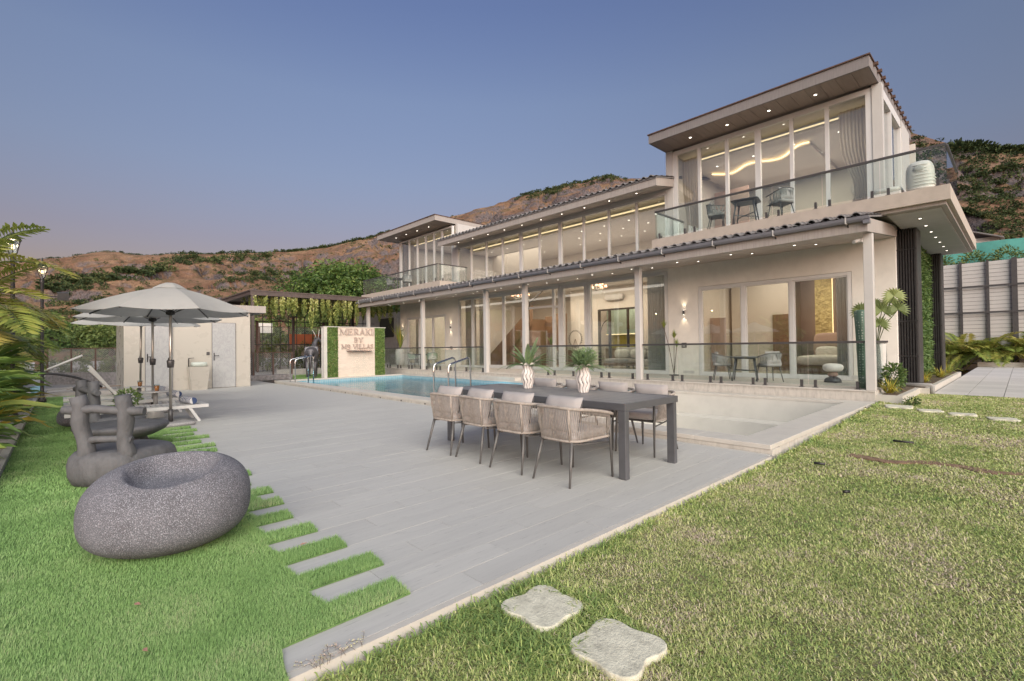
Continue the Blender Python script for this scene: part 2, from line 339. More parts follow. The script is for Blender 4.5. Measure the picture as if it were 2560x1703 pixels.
azs = np.linspace(-38, 128, 560); ts = np.concatenate([np.linspace(.09, .35, 26), np.linspace(.36, 1.02, 120), [1.08, 1.2, 1.35]])
A2, T2 = np.meshgrid(azs, ts); Rg = np.interp(A2, _ra, _rr)*T2; Zg = hill_z(A2, Rg)
V = np.stack([-np.sin(np.radians(A2))*Rg, np.cos(np.radians(A2))*Rg, Zg], -1).reshape(-1, 3); na = len(azs); nr = len(ts)
ii = np.arange(nr-1)[:, None]*na+np.arange(na-1)[None, :]; ii = ii.ravel(); F = np.stack([ii, ii+na, ii+na+1, ii+1], -1)
m_, t, b, o_ = newmat('dry_hillside'); v = mapping(t); n1 = noise(t, .02, 8, .68, v); n2 = noise(t, .11, 7, .72, v); n3 = noise(t, .6, 5, .7, v)
gm = N(t, 'ShaderNodeNewGeometry'); sx = N(t, 'ShaderNodeSeparateXYZ'); t.links.new(gm.outputs['Normal'], sx.inputs[0])
c1 = ramp(t, n1.outputs[0], [(.32, (.19, .11, .075)), (.47, (.25, .15, .10)), (.58, (.33, .215, .14)), (.72, (.225, .13, .088))])
c2 = ramp(t, n3.outputs[0], [(.3, (.5, .46, .44)), (.5, (.85, .83, .8)), (.7, (1.2, 1.15, 1.1))]); c = mix(t, .8, c1, c2, 'MULTIPLY')
k2 = N(t, 'ShaderNodeMapRange'); k2.inputs[1].default_value = .50; k2.inputs[2].default_value = .60; t.links.new(n2.outputs[0], k2.inputs[0])
gr = mix(t, n3.outputs[0], (.035, .045, .018), (.11, .095, .045)); k3 = N(t, 'ShaderNodeMath', operation='MULTIPLY'); t.links.new(k2.outputs[0], k3.inputs[0]); k3.inputs[1].default_value = .55; c = mix(t, k3.outputs[0], c, gr)
ro = N(t, 'ShaderNodeMapRange'); ro.inputs[1].default_value = .80; ro.inputs[2].default_value = .66; ro.inputs[3].default_value = 0; ro.inputs[4].default_value = 1; t.links.new(sx.outputs['Z'], ro.inputs[0])
ad = N(t, 'ShaderNodeMath', operation='MULTIPLY'); t.links.new(ro.outputs[0], ad.inputs[0]); t.links.new(n2.outputs[0], ad.inputs[1]); a2 = N(t, 'ShaderNodeMath', operation='MULTIPLY'); a2.use_clamp = True; t.links.new(ad.outputs[0], a2.inputs[0]); a2.inputs[1].default_value = 1.7
rk = ramp(t, n3.outputs[0], [(.35, (.06, .052, .055)), (.65, (.19, .165, .17))]); c = mix(t, a2.outputs[0], c, rk)
t.links.new(c, b.inputs['Base Color']); b.inputs['Roughness'].default_value = .95; b.inputs['Specular IOR Level'].default_value = .1; bump(t, b, n3.outputs[0], 1, 2.0)
M['hill'] = m_
tag(npmesh('hillside', V, F, M['hill'], smooth=True), 'dry brown grassy hillside with grey rock bands behind the villa', kind='structure')
# ---- leaf clouds
def leafcloud(C, L, W, tint, tilt=1.0, seed=1, nrm=None):
    """diamond-shaped leaves, two triangles each (quad). C (n,3) centres"""
    r_ = np.random.default_rng(seed); n_ = len(C)
    d = r_.normal(size=(n_, 3)); d[:, 2] *= tilt
    if nrm is not None: d = d*.6+nrm
    d /= np.linalg.norm(d, axis=1)[:, None]
    a = np.cross(d, r_.normal(size=(n_, 3))); a /= np.linalg.norm(a, axis=1)[:, None]
    L = np.broadcast_to(L, n_)[:, None]; W = np.broadcast_to(W, n_)[:, None]
    V = np.stack([C-d*L/2, C+a*W/2, C+d*L/2, C-a*W/2], 1).reshape(-1, 3)
    return V, np.arange(4*n_).reshape(-1, 4), np.repeat(tint, 4)
def hill_hit(az, tn):
    rr = np.linspace(.12, 1.0, 140)[None, :]*np.interp(az, _ra, _rr)[:, None]
    hz_ = hill_z(np.broadcast_to(az[:, None], rr.shape), rr); k = ((hz_-CAMZ) >= tn[:, None]*rr)
    idx = np.where(k.any(1), k.argmax(1), 139); return rr[np.arange(len(az)), idx]
bush = []      # (az, tan, size)
def band(p0, p1, n_, spread, size):
    for i in range(n_):
        f = random.random(); x = p0[0]+(p1[0]-p0[0])*f; y = p0[1]+(p1[1]-p0[1])*f+random.gauss(0, spread)
        d = pray(x+random.gauss(0, 8), y); bush.append((math.degrees(math.atan2(-d.x, d.y)), d.z/math.hypot(d.x, d.y), size*random.uniform(.55, 1.3)))
band((110, 722), (250, 706), 130, 9, 5); band((250, 706), (425, 668), 130, 6, 5); band((440, 655), (690, 648), 110, 6, 4.5); band((560, 700), (690, 690), 60, 10, 4)
band((450, 632), (790, 622), 60, 3, 3.2); band((700, 625), (1000, 575), 150, 3, 3.4); band((870, 610), (1000, 575), 40, 8, 3)
band((1295, 495), (1530, 440), 230, 7, 3.6); band((1530, 445), (1570, 452), 20, 3, 2.5); band((120, 760), (700, 770), 170, 28, 4); band((110, 830), (330, 850), 240, 30, 4.5); band((560, 760), (760, 790), 160, 30, 4)
band((200, 850), (1000, 850), 260, 26, 5); band((640, 690), (760, 700), 60, 14, 5)
band((2260, 400), (2560, 430), 150, 30, 5); band((2380, 372), (2560, 368), 130, 7, 6.5); band((2370, 470), (2560, 520), 200, 60, 4); band((2420, 520), (2560, 580), 200, 45, 4)
band((130, 690), (1100, 640), 150, 45, 2.2)
for i in range(2600): bush.append((random.uniform(-20, 105), random.uniform(.02, .30), random.uniform(.6, 2.0)))
B = np.array(bush); rr = hill_hit(B[:, 0], B[:, 1]); B[:, 2] = np.clip(B[:, 2]*rr/650, .5, 9); zz = hill_z(B[:, 0], rr); ctr = np.stack([-np.sin(np.radians(B[:, 0]))*rr, np.cos(np.radians(B[:, 0]))*rr, zz+B[:, 2]*.25], -1)
k = 46; r_ = np.random.default_rng(5); dv = r_.normal(size=(len(B), k, 3)); dv /= np.linalg.norm(dv, axis=2)[..., None]; dv *= r_.uniform(.45, 1, (len(B), k, 1)); dv[..., 2] *= .62
C = (ctr[:, None, :]+dv*B[:, 2][:, None, None]).reshape(-1, 3); ls = np.repeat(B[:, 2], k)*r_.uniform(.24, .5, len(C)); tint = np.repeat(r_.uniform(.1, .8, len(B)), k)+r_.uniform(-.15, .2, len(C))
V, F, tt = leafcloud(C, ls, ls*.8, tint, .8, 5)
M['bush'] = leafmat('hill_scrub_leaves', [(0, (.03, .045, .025)), (.4, (.05, .075, .032)), (.7, (.09, .115, .045)), (1, (.15, .15, .065))], .7, .15, .1)
tag(npmesh('hill_scrub', V, F, M['bush'], col=tt), 'dark green scrub and bushes scattered over the dry hillside', 'scrub', kind='stuff')
# ---- lawn
DX = -2.13                                        # right edge of the deck
def lawn_z(y): return np.interp(y, [0, 6, 13, 16], [-.055, -.055, .105, .12])
def sheet(name, x0, x1, y0, y1, nx, ny, zf, mat):
    X, Y = np.meshgrid(np.linspace(x0, x1, nx+1), np.linspace(y0, y1, ny+1)); V = np.stack([X, Y, zf(X, Y)], -1).reshape(-1, 3)
    ii = (np.arange(ny)[:, None]*(nx+1)+np.arange(nx)[None, :]).ravel(); return npmesh(name, V, np.stack([ii, ii+1, ii+nx+2, ii+nx+1], -1), mat, smooth=True)
m_, t, b, o_ = newmat('lawn_soil'); v = mapping(t); n1 = noise(t, 3, 5, .6, v); n2 = noise(t, 60, 3, .7, v)
c = ramp(t, n1.outputs[0], [(.3, (.17, .15, .07)), (.55, (.20, .22, .08)), (.75, (.26, .20, .13))]); c = mix(t, .6, c, n2.outputs[1], 'OVERLAY')
t.links.new(c, b.inputs['Base Color']); b.inputs['Roughness'].default_value = 1; bump(t, b, n2.outputs[0], 1, .03); M['soil'] = m_
tag(sheet('lawn', DX+.05, 9, -1.5, 15.4, 60, 110, lambda X, Y: lawn_z(Y)+.012*(fbm(X*2, Y*2, 3, 21)-.5), M['soil']), 'patchy natural lawn right of the deck', kind='structure')
def in_view(x, y, mg):   # plan test: inside the camera wedge plus a margin in metres
    a = x*rt.x+y*rt.y; f = x*fw.x+y*fw.y
    return (np.abs(a) < 1.07*f+mg) & (f > 1.1)
stones = []          # stepping-stone centres, filled here because the grass keeps clear of them
def stone_poly(c, L, W, a, seed):
    n_ = 56; P = []
    for i in range(n_):
        th = TAU*i/n_; s_ = 1.06*(1-.155*math.cos(4*th)+.03*math.sin(3*th+seed)+.025*math.cos(2*th+seed*2))
        x, y = L/2*math.cos(th)*s_, W/2*math.sin(th)*s_; P.append((c[0]+x*math.cos(a)-y*math.sin(a), c[1]+x*math.sin(a)+y*math.cos(a)))
    return P
SP = [((-1.82, 1.92), .36, .36, .0, 2), ((-1.335, 1.91), .375, .37, .04, 5), ((-1.70, 12.1), .45, .5, .1, 7), ((-1.20, 11.8), .37, .34, .3, 8), ((-.74, 11.6), .36, .34, .1, 9), ((-.24, 11.36), .38, .34, .2, 11)]
def near_stone(x, y, k=.8):
    r_ = np.zeros(len(x), bool)
    for (c, L, W, a, s_) in SP: r_ |= (((x-c[0])/(L/2*k*1.1))**2+((y-c[1])/(W/2*k*1.1))**2) < 1
    return r_
def blades(P, H, Wd, lean, az, tint, curve=.5):
    """P (n,3) roots; blade = 3 tris bending over"""
    n_ = len(P); dr = np.stack([np.cos(az), np.sin(az), np.zeros(n_)], -1); sd_ = np.stack([-np.sin(az), np.cos(az), np.zeros(n_)], -1)
    H = H[:, None]; Wd = Wd[:, None]; ln = lean[:, None]; z_ = np.array([[0, 0, 1.]])
    mid = P+H*.5*(dr*np.sin(ln*curve)+z_*np.cos(ln*curve)); tip = mid+H*.5*(dr*np.sin(ln)+z_*np.cos(ln))
    V = np.stack([P-sd_*Wd/2, P+sd_*Wd/2, mid+sd_*Wd*.42, mid-sd_*Wd*.42, tip], 1).reshape(-1, 3); b_ = np.arange(n_)[:, None]*5
    F = np.concatenate([b_+[0, 1, 2], b_+[0, 2, 3], b_+[3, 2, 4]], 0); return V, F, np.repeat(tint, 5)
def lawn_pts(x0, x1, y0, y1, dens, r_):
    n_ = int((x1-x0)*(y1-y0)*dens); x = r_.uniform(x0, x1, n_); y = r_.uniform(y0, y1, n_); k = in_view(x, y, 1.2) & ~near_stone(x, y)
    dirt = (np.abs(y-(7.15+.17*(x+1.34))-.10*np.sin(x*7)) < .10) & (x > -1.4); k &= ~(dirt & (r_.random(n_) < .42+.9*(fbm(x*6, y*6, 2, 77)-.3)))
    return x[k], y[k]
r_ = np.random.default_rng(31); VV = []; FF = []; TT = []; off = 0
for (y0, y1, dens, h0, h1, wd) in ((-.2, 2.4, 17000, .018, .040, .0042), (2.4, 3.6, 14000, .018, .040, .0045), (3.6, 5.5, 9500, .02, .042, .006), (5.5, 9, 5500, .025, .045, .009), (9, 15.3, 3200, .03, .05, .014)):
    x, y = lawn_pts(DX+.03, 2.0, y0, y1, dens, r_); n_ = len(x); z = lawn_z(y)
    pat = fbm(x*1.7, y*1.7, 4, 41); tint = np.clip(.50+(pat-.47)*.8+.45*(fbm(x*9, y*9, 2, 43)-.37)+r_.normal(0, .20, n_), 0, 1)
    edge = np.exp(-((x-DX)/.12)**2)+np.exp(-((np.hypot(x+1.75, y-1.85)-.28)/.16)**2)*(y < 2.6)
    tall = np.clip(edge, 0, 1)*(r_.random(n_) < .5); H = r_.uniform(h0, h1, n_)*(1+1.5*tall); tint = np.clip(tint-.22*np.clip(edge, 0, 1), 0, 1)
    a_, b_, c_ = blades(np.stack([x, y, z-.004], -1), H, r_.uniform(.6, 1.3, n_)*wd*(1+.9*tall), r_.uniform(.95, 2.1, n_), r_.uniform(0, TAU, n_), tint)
    VV.append(a_); FF.append(b_+off); TT.append(c_); off += len(a_)
M['lawn'] = leafmat('lawn_grass_blades', [(.0, (.20, .31, .10)), (.3, (.36, .45, .14)), (.52, (.54, .59, .23)), (.70, (.68, .65, .34)), (.85, (.70, .60, .46)), (1, (.60, .47, .42))], .6, .25, .25)
tag(npmesh('lawn_grass', np.concatenate(VV), np.concatenate(FF), M['lawn'], col=np.concatenate(TT)), 'natural carpet grass with green, yellow and dry brown blades', 'grass', kind='stuff')
# red soil strip in the lawn
M['redsoil'] = pm('red_soil', (.27, .17, .11), 1, .3, 14, bmp=1, bscale=60, bdist=.03)
mb = MB(); P1 = [(x, 7.15+.17*(x+1.34)+.10*math.sin(x*7)+.085*(1+.4*math.sin(x*13))) for x in np.linspace(-1.5, 2.2, 30)]; P2 = [(x, 7.15+.17*(x+1.34)+.10*math.sin(x*7)-.085*(1+.3*math.sin(x*17+1))) for x in np.linspace(2.2, -1.5, 30)]
mb.prism(P1+P2, -.03, lawn_z(7.2)-.0+.012); tag(mb.build('bare_soil', M['redsoil']), 'strip of bare red soil across the lawn', kind='structure')
# stepping stones
M['step'] = pm('pale_limestone', (.60, .575, .46), .85, .2, 16, bmp=.9, bscale=70, bdist=.006)
slab_lab = ['pale wavy-edged stepping stone nearest the deck edge, half sunk in tall grass', 'pale wavy-edged stepping stone in the foreground at the bottom edge of the photo', 'broken stepping stone beside the planter wall with bare soil', 'first of the three small stepping stones in a row after the broken one', 'middle stepping stone of the far row on the lawn', 'rightmost stepping stone of the far row at the lawn edge']
for (c, L, W, a, s_), lb in zip(SP, slab_lab):
    z = float(lawn_z(c[1])); o_ = MB().prism(stone_poly(c, L, W, a, s_), z-.03, z+(.028 if c[1] < 5 else .03)).build('stepping_stone', M['step'], bevel=.006); tag(o_, lb, 'stepping stone', 'stepping stones in the lawn')
# ---- artificial turf
tips = [1.44, 1.51, 1.465, 1.43, 1.40, 1.47, 1.51, 1.43, 1.55, 1.46, 1.53, 1.51, 1.58, 1.65, 1.55, 1.74, 1.61, 1.73, 1.71]; gaps = [1.02, 1.03, 1.05, 1.10, 1.15, 1.33, 1.15, 1.20, 1.15, 1.30, 1.22, 1.15, 1.28, 1.20, 1.05, 1.30, 1.2, 1.35, 1.3]
TYL = -.48
poly = [(-2.10, TYL-.6), (-2.10, .69), (-2.18, .70), (-2.36, .74)]; strips = []
for i, (tp, gp) in enumerate(zip(tips, gaps)):
    xa = -2.375-.4335*i; xb = xa-.222; poly += [(xa, tp-.01), (xb, tp+.01)]
    if i < len(tips)-1: poly += [(xb, gp+.02), (xa-.4335, gp)]
    strips.append((xa, xb, tp, gp))
poly += [(strips[-1][1], 1.15), (-16.6, 1.15), (-16.6, .75), (-20.4, .75), (-20.4, TYL), (-3.2, TYL), (-3.2, TYL-.6)]
M['turfb'] = pm('turf_backing', (.12, .21, .06), .95, .2, 20, bmp=.5)
tag(MB().prism(poly, .003, .010).build('artificial_turf', M['turfb']), 'bright green artificial turf with comb-like strips laid into the deck', kind='structure')
def inpoly(x, y, P):
    r_ = np.zeros(len(x), bool); n_ = len(P)
    for i in range(n_):
        (x0, y0), (x1, y1) = P[i], P[(i+1) % n_]
        if y0 == y1: continue
        c = ((y0 > y) != (y1 > y)) & (x < (x1-x0)*(y-y0)/(y1-y0)+x0); r_ ^= c
    return r_
VV = []; FF = []; TT = []; off = 0
for (x0, x1, dens, h, wd) in ((-3.4, -1.5, 38000, .020, .0019), (-4.4, -3.4, 24000, .021, .0024), (-6.4, -4.4, 13000, .023, .0036), (-10.8, -6.4, 6500, .026, .006), (-20.5, -10.8, 2600, .03, .011)):
    n_ = int((x1-x0)*2.9*dens); x = r_.uniform(x0, x1, n_); y = r_.uniform(-1.1, 1.8, n_); k = inpoly(x, y, poly) & in_view(x, y, .7); x, y = x[k], y[k]; n_ = len(x)
    pat = fbm(x*2.2, y*2.2, 3, 51); tint = np.clip(.52+(pat-.45)*.8+r_.normal(0, .13, n_), 0, 1)
    a_, b_, c_ = blades(np.stack([x, y, np.full(n_, .009)], -1), h*r_.uniform(.65, 1.2, n_)*(1+.45*(y > 1.02)), wd*r_.uniform(.7, 1.2, n_), r_.uniform(.3, 1.35, n_), r_.normal(2.2, 1.1, n_), tint)
    VV.append(a_); FF.append(b_+off); TT.append(c_); off += len(a_)
M['turf'] = leafmat('turf_fibres', [(0, (.15, .27, .085)), (.4, (.24, .40, .13)), (.7, (.32, .48, .18)), (.92, (.42, .50, .25)), (1, (.46, .44, .27))], .5, .2, .3)
tag(npmesh('turf_fibre', np.concatenate(VV), np.concatenate(FF), M['turf'], col=np.concatenate(TT)), 'upright green plastic fibres of the artificial turf', 'turf', kind='stuff')
# ---- deck: bedding slab and planks
PY0, PY1 = .705, 6.45
deck = MB().bb(DX-.004, -24.5, .5, PY1, -.30, -.012).build('deck', M['joint']); tag(deck, 'pale grey wood-look plank deck between turf and pool', kind='structure')
pw, plen, gp = .2168, 1.2, .0035; full = None; pl = []; row = 0; x = DX-.045
while x-pw > -24.4:
    y = .60+(row % 3)*.4-1.2
    y0lim = PY0 if x > -20.6 else 5.45
    while y < PY1:
        a_, b_ = max(y, y0lim), min(y+plen, PY1)
        if b_-a_ > .05: pl.append((x, a_, b_))
        y += plen
    x -= pw; row += 1
pl.sort(key=lambda p: p[0]**2+p[1]**2)
pmesh = {}
rest = MB()
for i, (x, a_, b_) in enumerate(pl):
    L = round(b_-a_-gp, 3)
    if i < 300:
        if L not in pmesh:
            e_ = MB().bb(-pw/2+gp/2, pw/2-gp/2, 0, L, -.015, 0)
            pmesh[L] = e_.mesh('plank', M['deck'])
        o_ = bpy.data.objects.new('plank', pmesh[L]); COL.objects.link(o_); o_.parent = deck; o_.location = (x-pw/2, a_, random.uniform(-.0006, .0006))
    else: rest.bb(x-pw+gp/2, x-gp/2, a_, a_+L, -.015, 0)
tag(rest.build('far_planks', M['deck'], deck), 'more distant planks of the deck', kind='stuff')
MB().bb(DX, DX-.043, PY0-.02, PY1-.1, -.30, -.001).build('edge_strip', M['coping'], deck)
# ---- pool
CZ = .115; PX0, PX1 = -20.95, -7.05; YI, YO = 6.9, 12.28; TY = 12.65
m_, t, b, o_ = newmat('pool_mosaic'); g2 = N(t, 'ShaderNodeNewGeometry'); br = N(t, 'ShaderNodeTexBrick'); br.offset = 0; br.inputs['Scale'].default_value = 1
sx = N(t, 'ShaderNodeSeparateXYZ'); t.links.new(g2.outputs['Position'], sx.inputs[0]); ad = N(t, 'ShaderNodeMath', operation='ADD'); t.links.new(sx.outputs[0], ad.inputs[0]); t.links.new(sx.outputs[1], ad.inputs[1])
cb = N(t, 'ShaderNodeCombineXYZ'); t.links.new(ad.outputs[0], cb.inputs[0]); t.links.new(sx.outputs[2], cb.inputs[1]); t.links.new(cb.outputs[0], br.inputs['Vector'])
br.inputs['Brick Width'].default_value = .1; br.inputs['Row Height'].default_value = .1; br.inputs['Mortar Size'].default_value = .006
br.inputs['Color1'].default_value = (.17, .36, .44, 1); br.inputs['Color2'].default_value = (.23, .43, .51, 1); br.inputs['Mortar'].default_value = (.45, .5, .52, 1)
t.links.new(br.outputs[0], b.inputs['Base Color']); b.inputs['Roughness'].default_value = .25; M['mosaic'] = m_
pool = MB(); D = -1.25
pool.bb(PX0, PX1, YI, YO, D-.1, D); pool.bb(PX0-.15, PX0, YI, YO, D, CZ-.06); pool.bb(PX1, PX1+.1, YI, YO, D, CZ-.06); pool.bb(PX0, PX1, YI-.12, YI, D, CZ-.06); pool.bb(PX0, PX1, YO, YO+.12, D, CZ-.06)
pool = pool.build('pool', M['mosaic']); tag(pool, 'long swimming pool lined with blue mosaic tiles', kind='structure')
m_, t, b, o_ = newmat('pool_water'); t.nodes.remove(b)
tr = N(t, 'ShaderNodeBsdfTransparent'); tr.inputs[0].default_value = (.55, .88, .97, 1); gl = N(t, 'ShaderNodeBsdfGlossy'); gl.inputs['Roughness'].default_value = .01; gl.inputs[0].default_value = (1, 1, 1, 1)
v = mapping(t, (1, 1.6, 1)); n1 = noise(t, 2.6, 4, .55, v, .4); bp = N(t, 'ShaderNodeBump'); bp.inputs['Strength'].default_value = .5; bp.inputs['Distance'].default_value = .07; t.links.new(n1.outputs[0], bp.inputs['Height'])
fr = N(t, 'ShaderNodeFresnel'); fr.inputs[0].default_value = 1.33; t.links.new(bp.outputs[0], fr.inputs['Normal']); t.links.new(bp.outputs[0], gl.inputs['Normal'])
mx = N(t, 'ShaderNodeMixShader'); t.links.new(fr.outputs[0], mx.inputs[0]); t.links.new(tr.outputs[0], mx.inputs[1]); t.links.new(gl.outputs[0], mx.inputs[2]); t.links.new(mx.outputs[0], o_.inputs[0]); M['water'] = m_
tag(sheet('water', PX0, PX1, YI, YO, 2, 2, lambda X, Y: X*0-.07, M['water']), 'clear blue pool water with small ripples', kind='structure')
for x, y in ((-18.0, YI+.004), (-13.5, YO-.006)):
    pl_ = MB().tube([(x, y, -.42), (x, y+(.02 if y < 9 else -.02), -.42)], .09, 16).build('pool_light', M['lamp_on'], pool)
    l = bpy.data.lights.new('pool_glow', 'POINT'); l.energy = 7; l.color = (.75, .95, 1); l.shadow_soft_size = .1; lo = bpy.data.objects.new('pool_glow', l); COL.objects.link(lo); lo.location = (x, y+(.25 if y < 9 else -.25), -.45)
# coping slabs, near / far / left / divider / around the dry basin
def coping(x0, x1, y0, y1, L=1.0):
    al = 'x' if abs(x1-x0) > abs(y1-y0) else 'y'; a, b2 = (min(x0, x1), max(x0, x1)) if al == 'x' else (min(y0, y1), max(y0, y1)); n_ = max(1, round((b2-a)/L)); s_ = (b2-a)/n_
    for i in range(n_):
        p, q_ = a+i*s_+.0015, a+(i+1)*s_-.0015
        mb = MB().bb(p, q_, y0, y1, CZ-.06, CZ) if al == 'x' else MB().bb(x0, x1, p, q_, CZ-.06, CZ)
        mb.build('coping_slab', M['coping'], pool, bevel=.006)
PR = -2.17; BX0, BX1, BY0 = -6.75, -2.62, 6.88
coping(PX0-.3, PR, PY1, YI); coping(PX0-.3, PR, YO, TY); coping(PX0-.3, PX0, YI, YO); coping(PX1, BX0, YI, YO); coping(BX1, PR, YI, YO)
rs = MB().bb(PX0-.28, PR+.01, PY1+.012, YI-.13, -.3, CZ-.062); rs.bb(BX1+.02, PR-.012, PY1+.02, TY, -.3, CZ-.062).build('riser', M['riser'], pool)
for x in np.arange(-15.6, -7.0, 1.12): MB().bb(x, x+.05, PY1+.004, PY1+.0118, .012, CZ-.075).build('drain_slot', M['dark'], pool)
bs = MB(); fz = -1.1; bz = -.45
bs.bb(BX0, BX1, YI-.0, 11.75, fz-.1, fz); bs.bb(BX0, BX1, 11.75, YO, fz, bz); bs.bb(BX0, BX1, YO+.004, YO+.12, fz, CZ-.062); bs.bb(BX0-.12, BX0, YI, YO, fz, CZ-.062); bs.bb(BX1, BX1+.1, YI, YO, fz, CZ-.062); bs.bb(BX0, BX1, YI-.1, YI, fz, CZ-.062)
tag(bs.build('dry_basin', M['basin']), 'empty pale rendered basin with a bench ledge at the near end of the pool', kind='structure')
# ---- terrace (villa plinth)
TZ = .35; FY = 15.7; HX0, HX1 = -27.0, -2.2
m_, t, b, o_ = newmat('terrace_floor'); br = N(t, 'ShaderNodeTexBrick'); v = mapping(t, (1, 1, 1)); t.links.new(v, br.inputs['Vector']); br.inputs['Scale'].default_value = 1; br.inputs['Brick Width'].default_value = 1.2; br.inputs['Row Height'].default_value = .2; br.inputs['Mortar Size'].default_value = .006; br.offset = .35
br.inputs['Color1'].default_value = (.50, .45, .41, 1); br.inputs['Color2'].default_value = (.44, .40, .37, 1); br.inputs['Mortar'].default_value = (.22, .2, .18, 1); n1 = noise(t, 9, 5, .6, mapping(t, (.5, 5, 1))); c = mix(t, .35, br.outputs[0], n1.outputs[1], 'SOFT_LIGHT'); t.links.new(c, b.inputs['Base Color']); b.inputs['Roughness'].default_value = .5; M['terrace'] = m_
ter = MB().bb(HX0-2, PR, TY+.02, 15.72, -.3, TZ-.03).build('terrace', M['riser']); tag(ter, 'raised terrace along the front of the villa with stone edge', kind='structure')
MB().bb(HX0-2, PR-.005, TY+.14, 15.72, TZ-.03, TZ-.004).build('floor_tiles', M['terrace'], ter)
for i in range(24): MB().bb(PR-i*1.1-.002, max(PR-(i+1)*1.1+.002, HX0-2), TY, TY+.138, TZ-.03, TZ).build('edge_slab', M['coping'], ter)
# planter at the right end and paved drive
pln = MB(); pln.prism([(PR+.003, TY+.06), (-1.72, TY+.06), (-1.72, 15.2), (-1.55, 15.2), (-1.55, 24), (PR+.003, 24)], -.2, .26)
tag(pln.build('planter', M['coping']), 'low rendered planter wall at the right end of the terrace', 'planter')
M['bed'] = pm('planter_soil', (.10, .07, .045), 1, .3, 12, bmp=1, bscale=40)
mb = MB().prism([(PR+.1, TY+.16), (-1.82, TY+.16), (-1.82, 15.3), (-1.65, 15.3), (-1.65, 23.9), (PR+.1, 23.9)], .2, .275); tag(mb.build('planter_soil', M['bed']), kind='structure')
drv = MB().bb(-1.53, 12, 15.4, 36.5, -.3, .108).build('driveway', M['joint']); tag(drv, 'pale paved drive right of the villa', kind='structure')
M['paver'] = pm('drive_paver', (.55, .52, .49), .75, .10, 1.5, stretch=(1, 6, 1), bmp=.2, orand=.08)
pv = None
for i in range(4):
    for j in range(26):
        if pv is None: pv = MB().bb(0, .585, 0, .785, 0, .014).mesh('paver', M['paver'])
        o_ = bpy.data.objects.new('paver', pv); COL.objects.link(o_); o_.parent = drv; o_.location = (-1.5+i*.6, 15.42+j*.8, .108)
# raised kerb and bed on the left
kb = MB()
for i in range(26): 
    kb.bb(-3.3-i*.7, -4-i*.7, TYL-.09, TYL-.005, -.2, .07)
tag(kb.build('kerb', M['coping']), 'stone kerb along the left edge of the artificial turf', kind='structure')
tag(MB().bb(-3.3, -21.5, TYL-.65, TYL-.09, -.2, .045).build('path', M['concrete']), 'narrow paved strip beside the planting bed', kind='structure')
tag(MB().bb(-3, -40, -3.4, TYL-.65, -.2, .06).build('planting_bed', M['bed']), 'soil of the planting bed along the left fence', kind='structure')
tag(MB().bb(-20.4, -100, -40, .74, -.3, .01).build('gravel_yard', M['concrete']), 'rough concrete yard behind the turf', kind='structure')
tag(MB().bb(-24.5, -100, .74, 60, -.3, -.02).build('back_yard', M['concrete']), 'bare yard behind the pool under the pergola', kind='structure')
# ================================================================== VILLA
villa = thing('villa', 'long two-storey cream villa with glass fronts, flat end blocks and tiled middle roofs', 'villa', (-14.6, 15.7, 0))
UZ = 4.72                                       # upper floor level
M['fl_in'] = pm('interior_marble_floor', (.50, .46, .42), .2, .06, 2, bmp=.02)
# --- ground-floor wall around the openings (x0,x1,z0,z1)
w_ = MB(); WT = .2; zT = 4.42
for x0, x1, z0, z1 in ((HX0, -26.16, TZ-.05, zT), (-26.16, -22.06, 3.27, zT), (-22.06, -20.92, TZ-.05, zT), (-20.92, -8.58, 4.02, zT), (-8.58, -7.48, TZ-.05, zT), (-7.48, -3.15, 3.33, zT), (-3.15, HX1, TZ-.05, zT)):
    w_.bb(x0, x1, FY, FY+WT, z0, z1)
w_.bb(HX1-WT, HX1, FY+WT, 23.5, .0, zT); w_.bb(HX0, HX0+WT, FY+WT, 23.5, .0, zT)
w_.build('wall', M['wall'], villa)
def frame_rect(x0, x1, z0, z1, y0, y1, w0, w1=None):
    w1 = w1 or w0; mb = MB(); mb.bb(x0, x0+w0, y0, y1, z0, z1); mb.bb(x1-w0, x1, y0, y1, z0, z1); mb.bb(x0+w0, x1-w0, y0, y1, z1-w1, z1); mb.bb(x0+w0, x1-w0, y0, y1, z0, z0+w1); return mb
def window(x0, x1, z0, z1, mull, fwid=.08, y=FY+.04, gl='glass', d=.09, reveal=True, trans=None, sash=0):
    wd_ = frame_rect(x0, x1, z0, z1, y-.045, y+d, fwid).build('window', M['frame'], villa); xs = [x0+fwid]
    for c, w2 in mull:
        MB().bb(c-w2/2, c+w2/2, y-.035, y+d-.012, z0+fwid, z1-fwid).build('mullion', M['frame'], wd_); xs += [c-w2/2, c+w2/2]
    xs.append(x1-fwid)
    for i in range(0, len(xs), 2):
        a, b2 = xs[i], xs[i+1]
        if sash: frame_rect(a+.001, b2-.001, z0+fwid+.001, z1-fwid-.001, y-.012, y+d-.03, sash).build('sash', M['frame'], wd_)
        zz_ = [z0+fwid, z1-fwid] if trans is None or i not in trans else [z0+fwid, trans[i]-.045, trans[i]+.045, z1-fwid]
        if len(zz_) == 4: MB().bb(a, b2, y-.03, y+d-.02, zz_[1], zz_[2]).build('transom', M['frame'], wd_)
        for j in range(0, len(zz_), 2): MB().bb(a+sash, b2-sash, y+.018, y+.026, zz_[j]+sash, zz_[j+1]-sash).build('pane', M[gl], wd_)
    return wd_
window(-7.47, -3.16, TZ, 3.32, [(-6.015, .12), (-4.645, .10)], .09, sash=.035)
window(-26.15, -22.07, TZ, 3.26, [(-24.85, .10), (-23.4, .10)], .09, sash=.035)
window(-20.91, -18.55, TZ, 4.01, [(-19.7, .16)], .10)
window(-18.53, -15.80, TZ, 4.01, [(-17.3, .09)], .10, sash=.05)
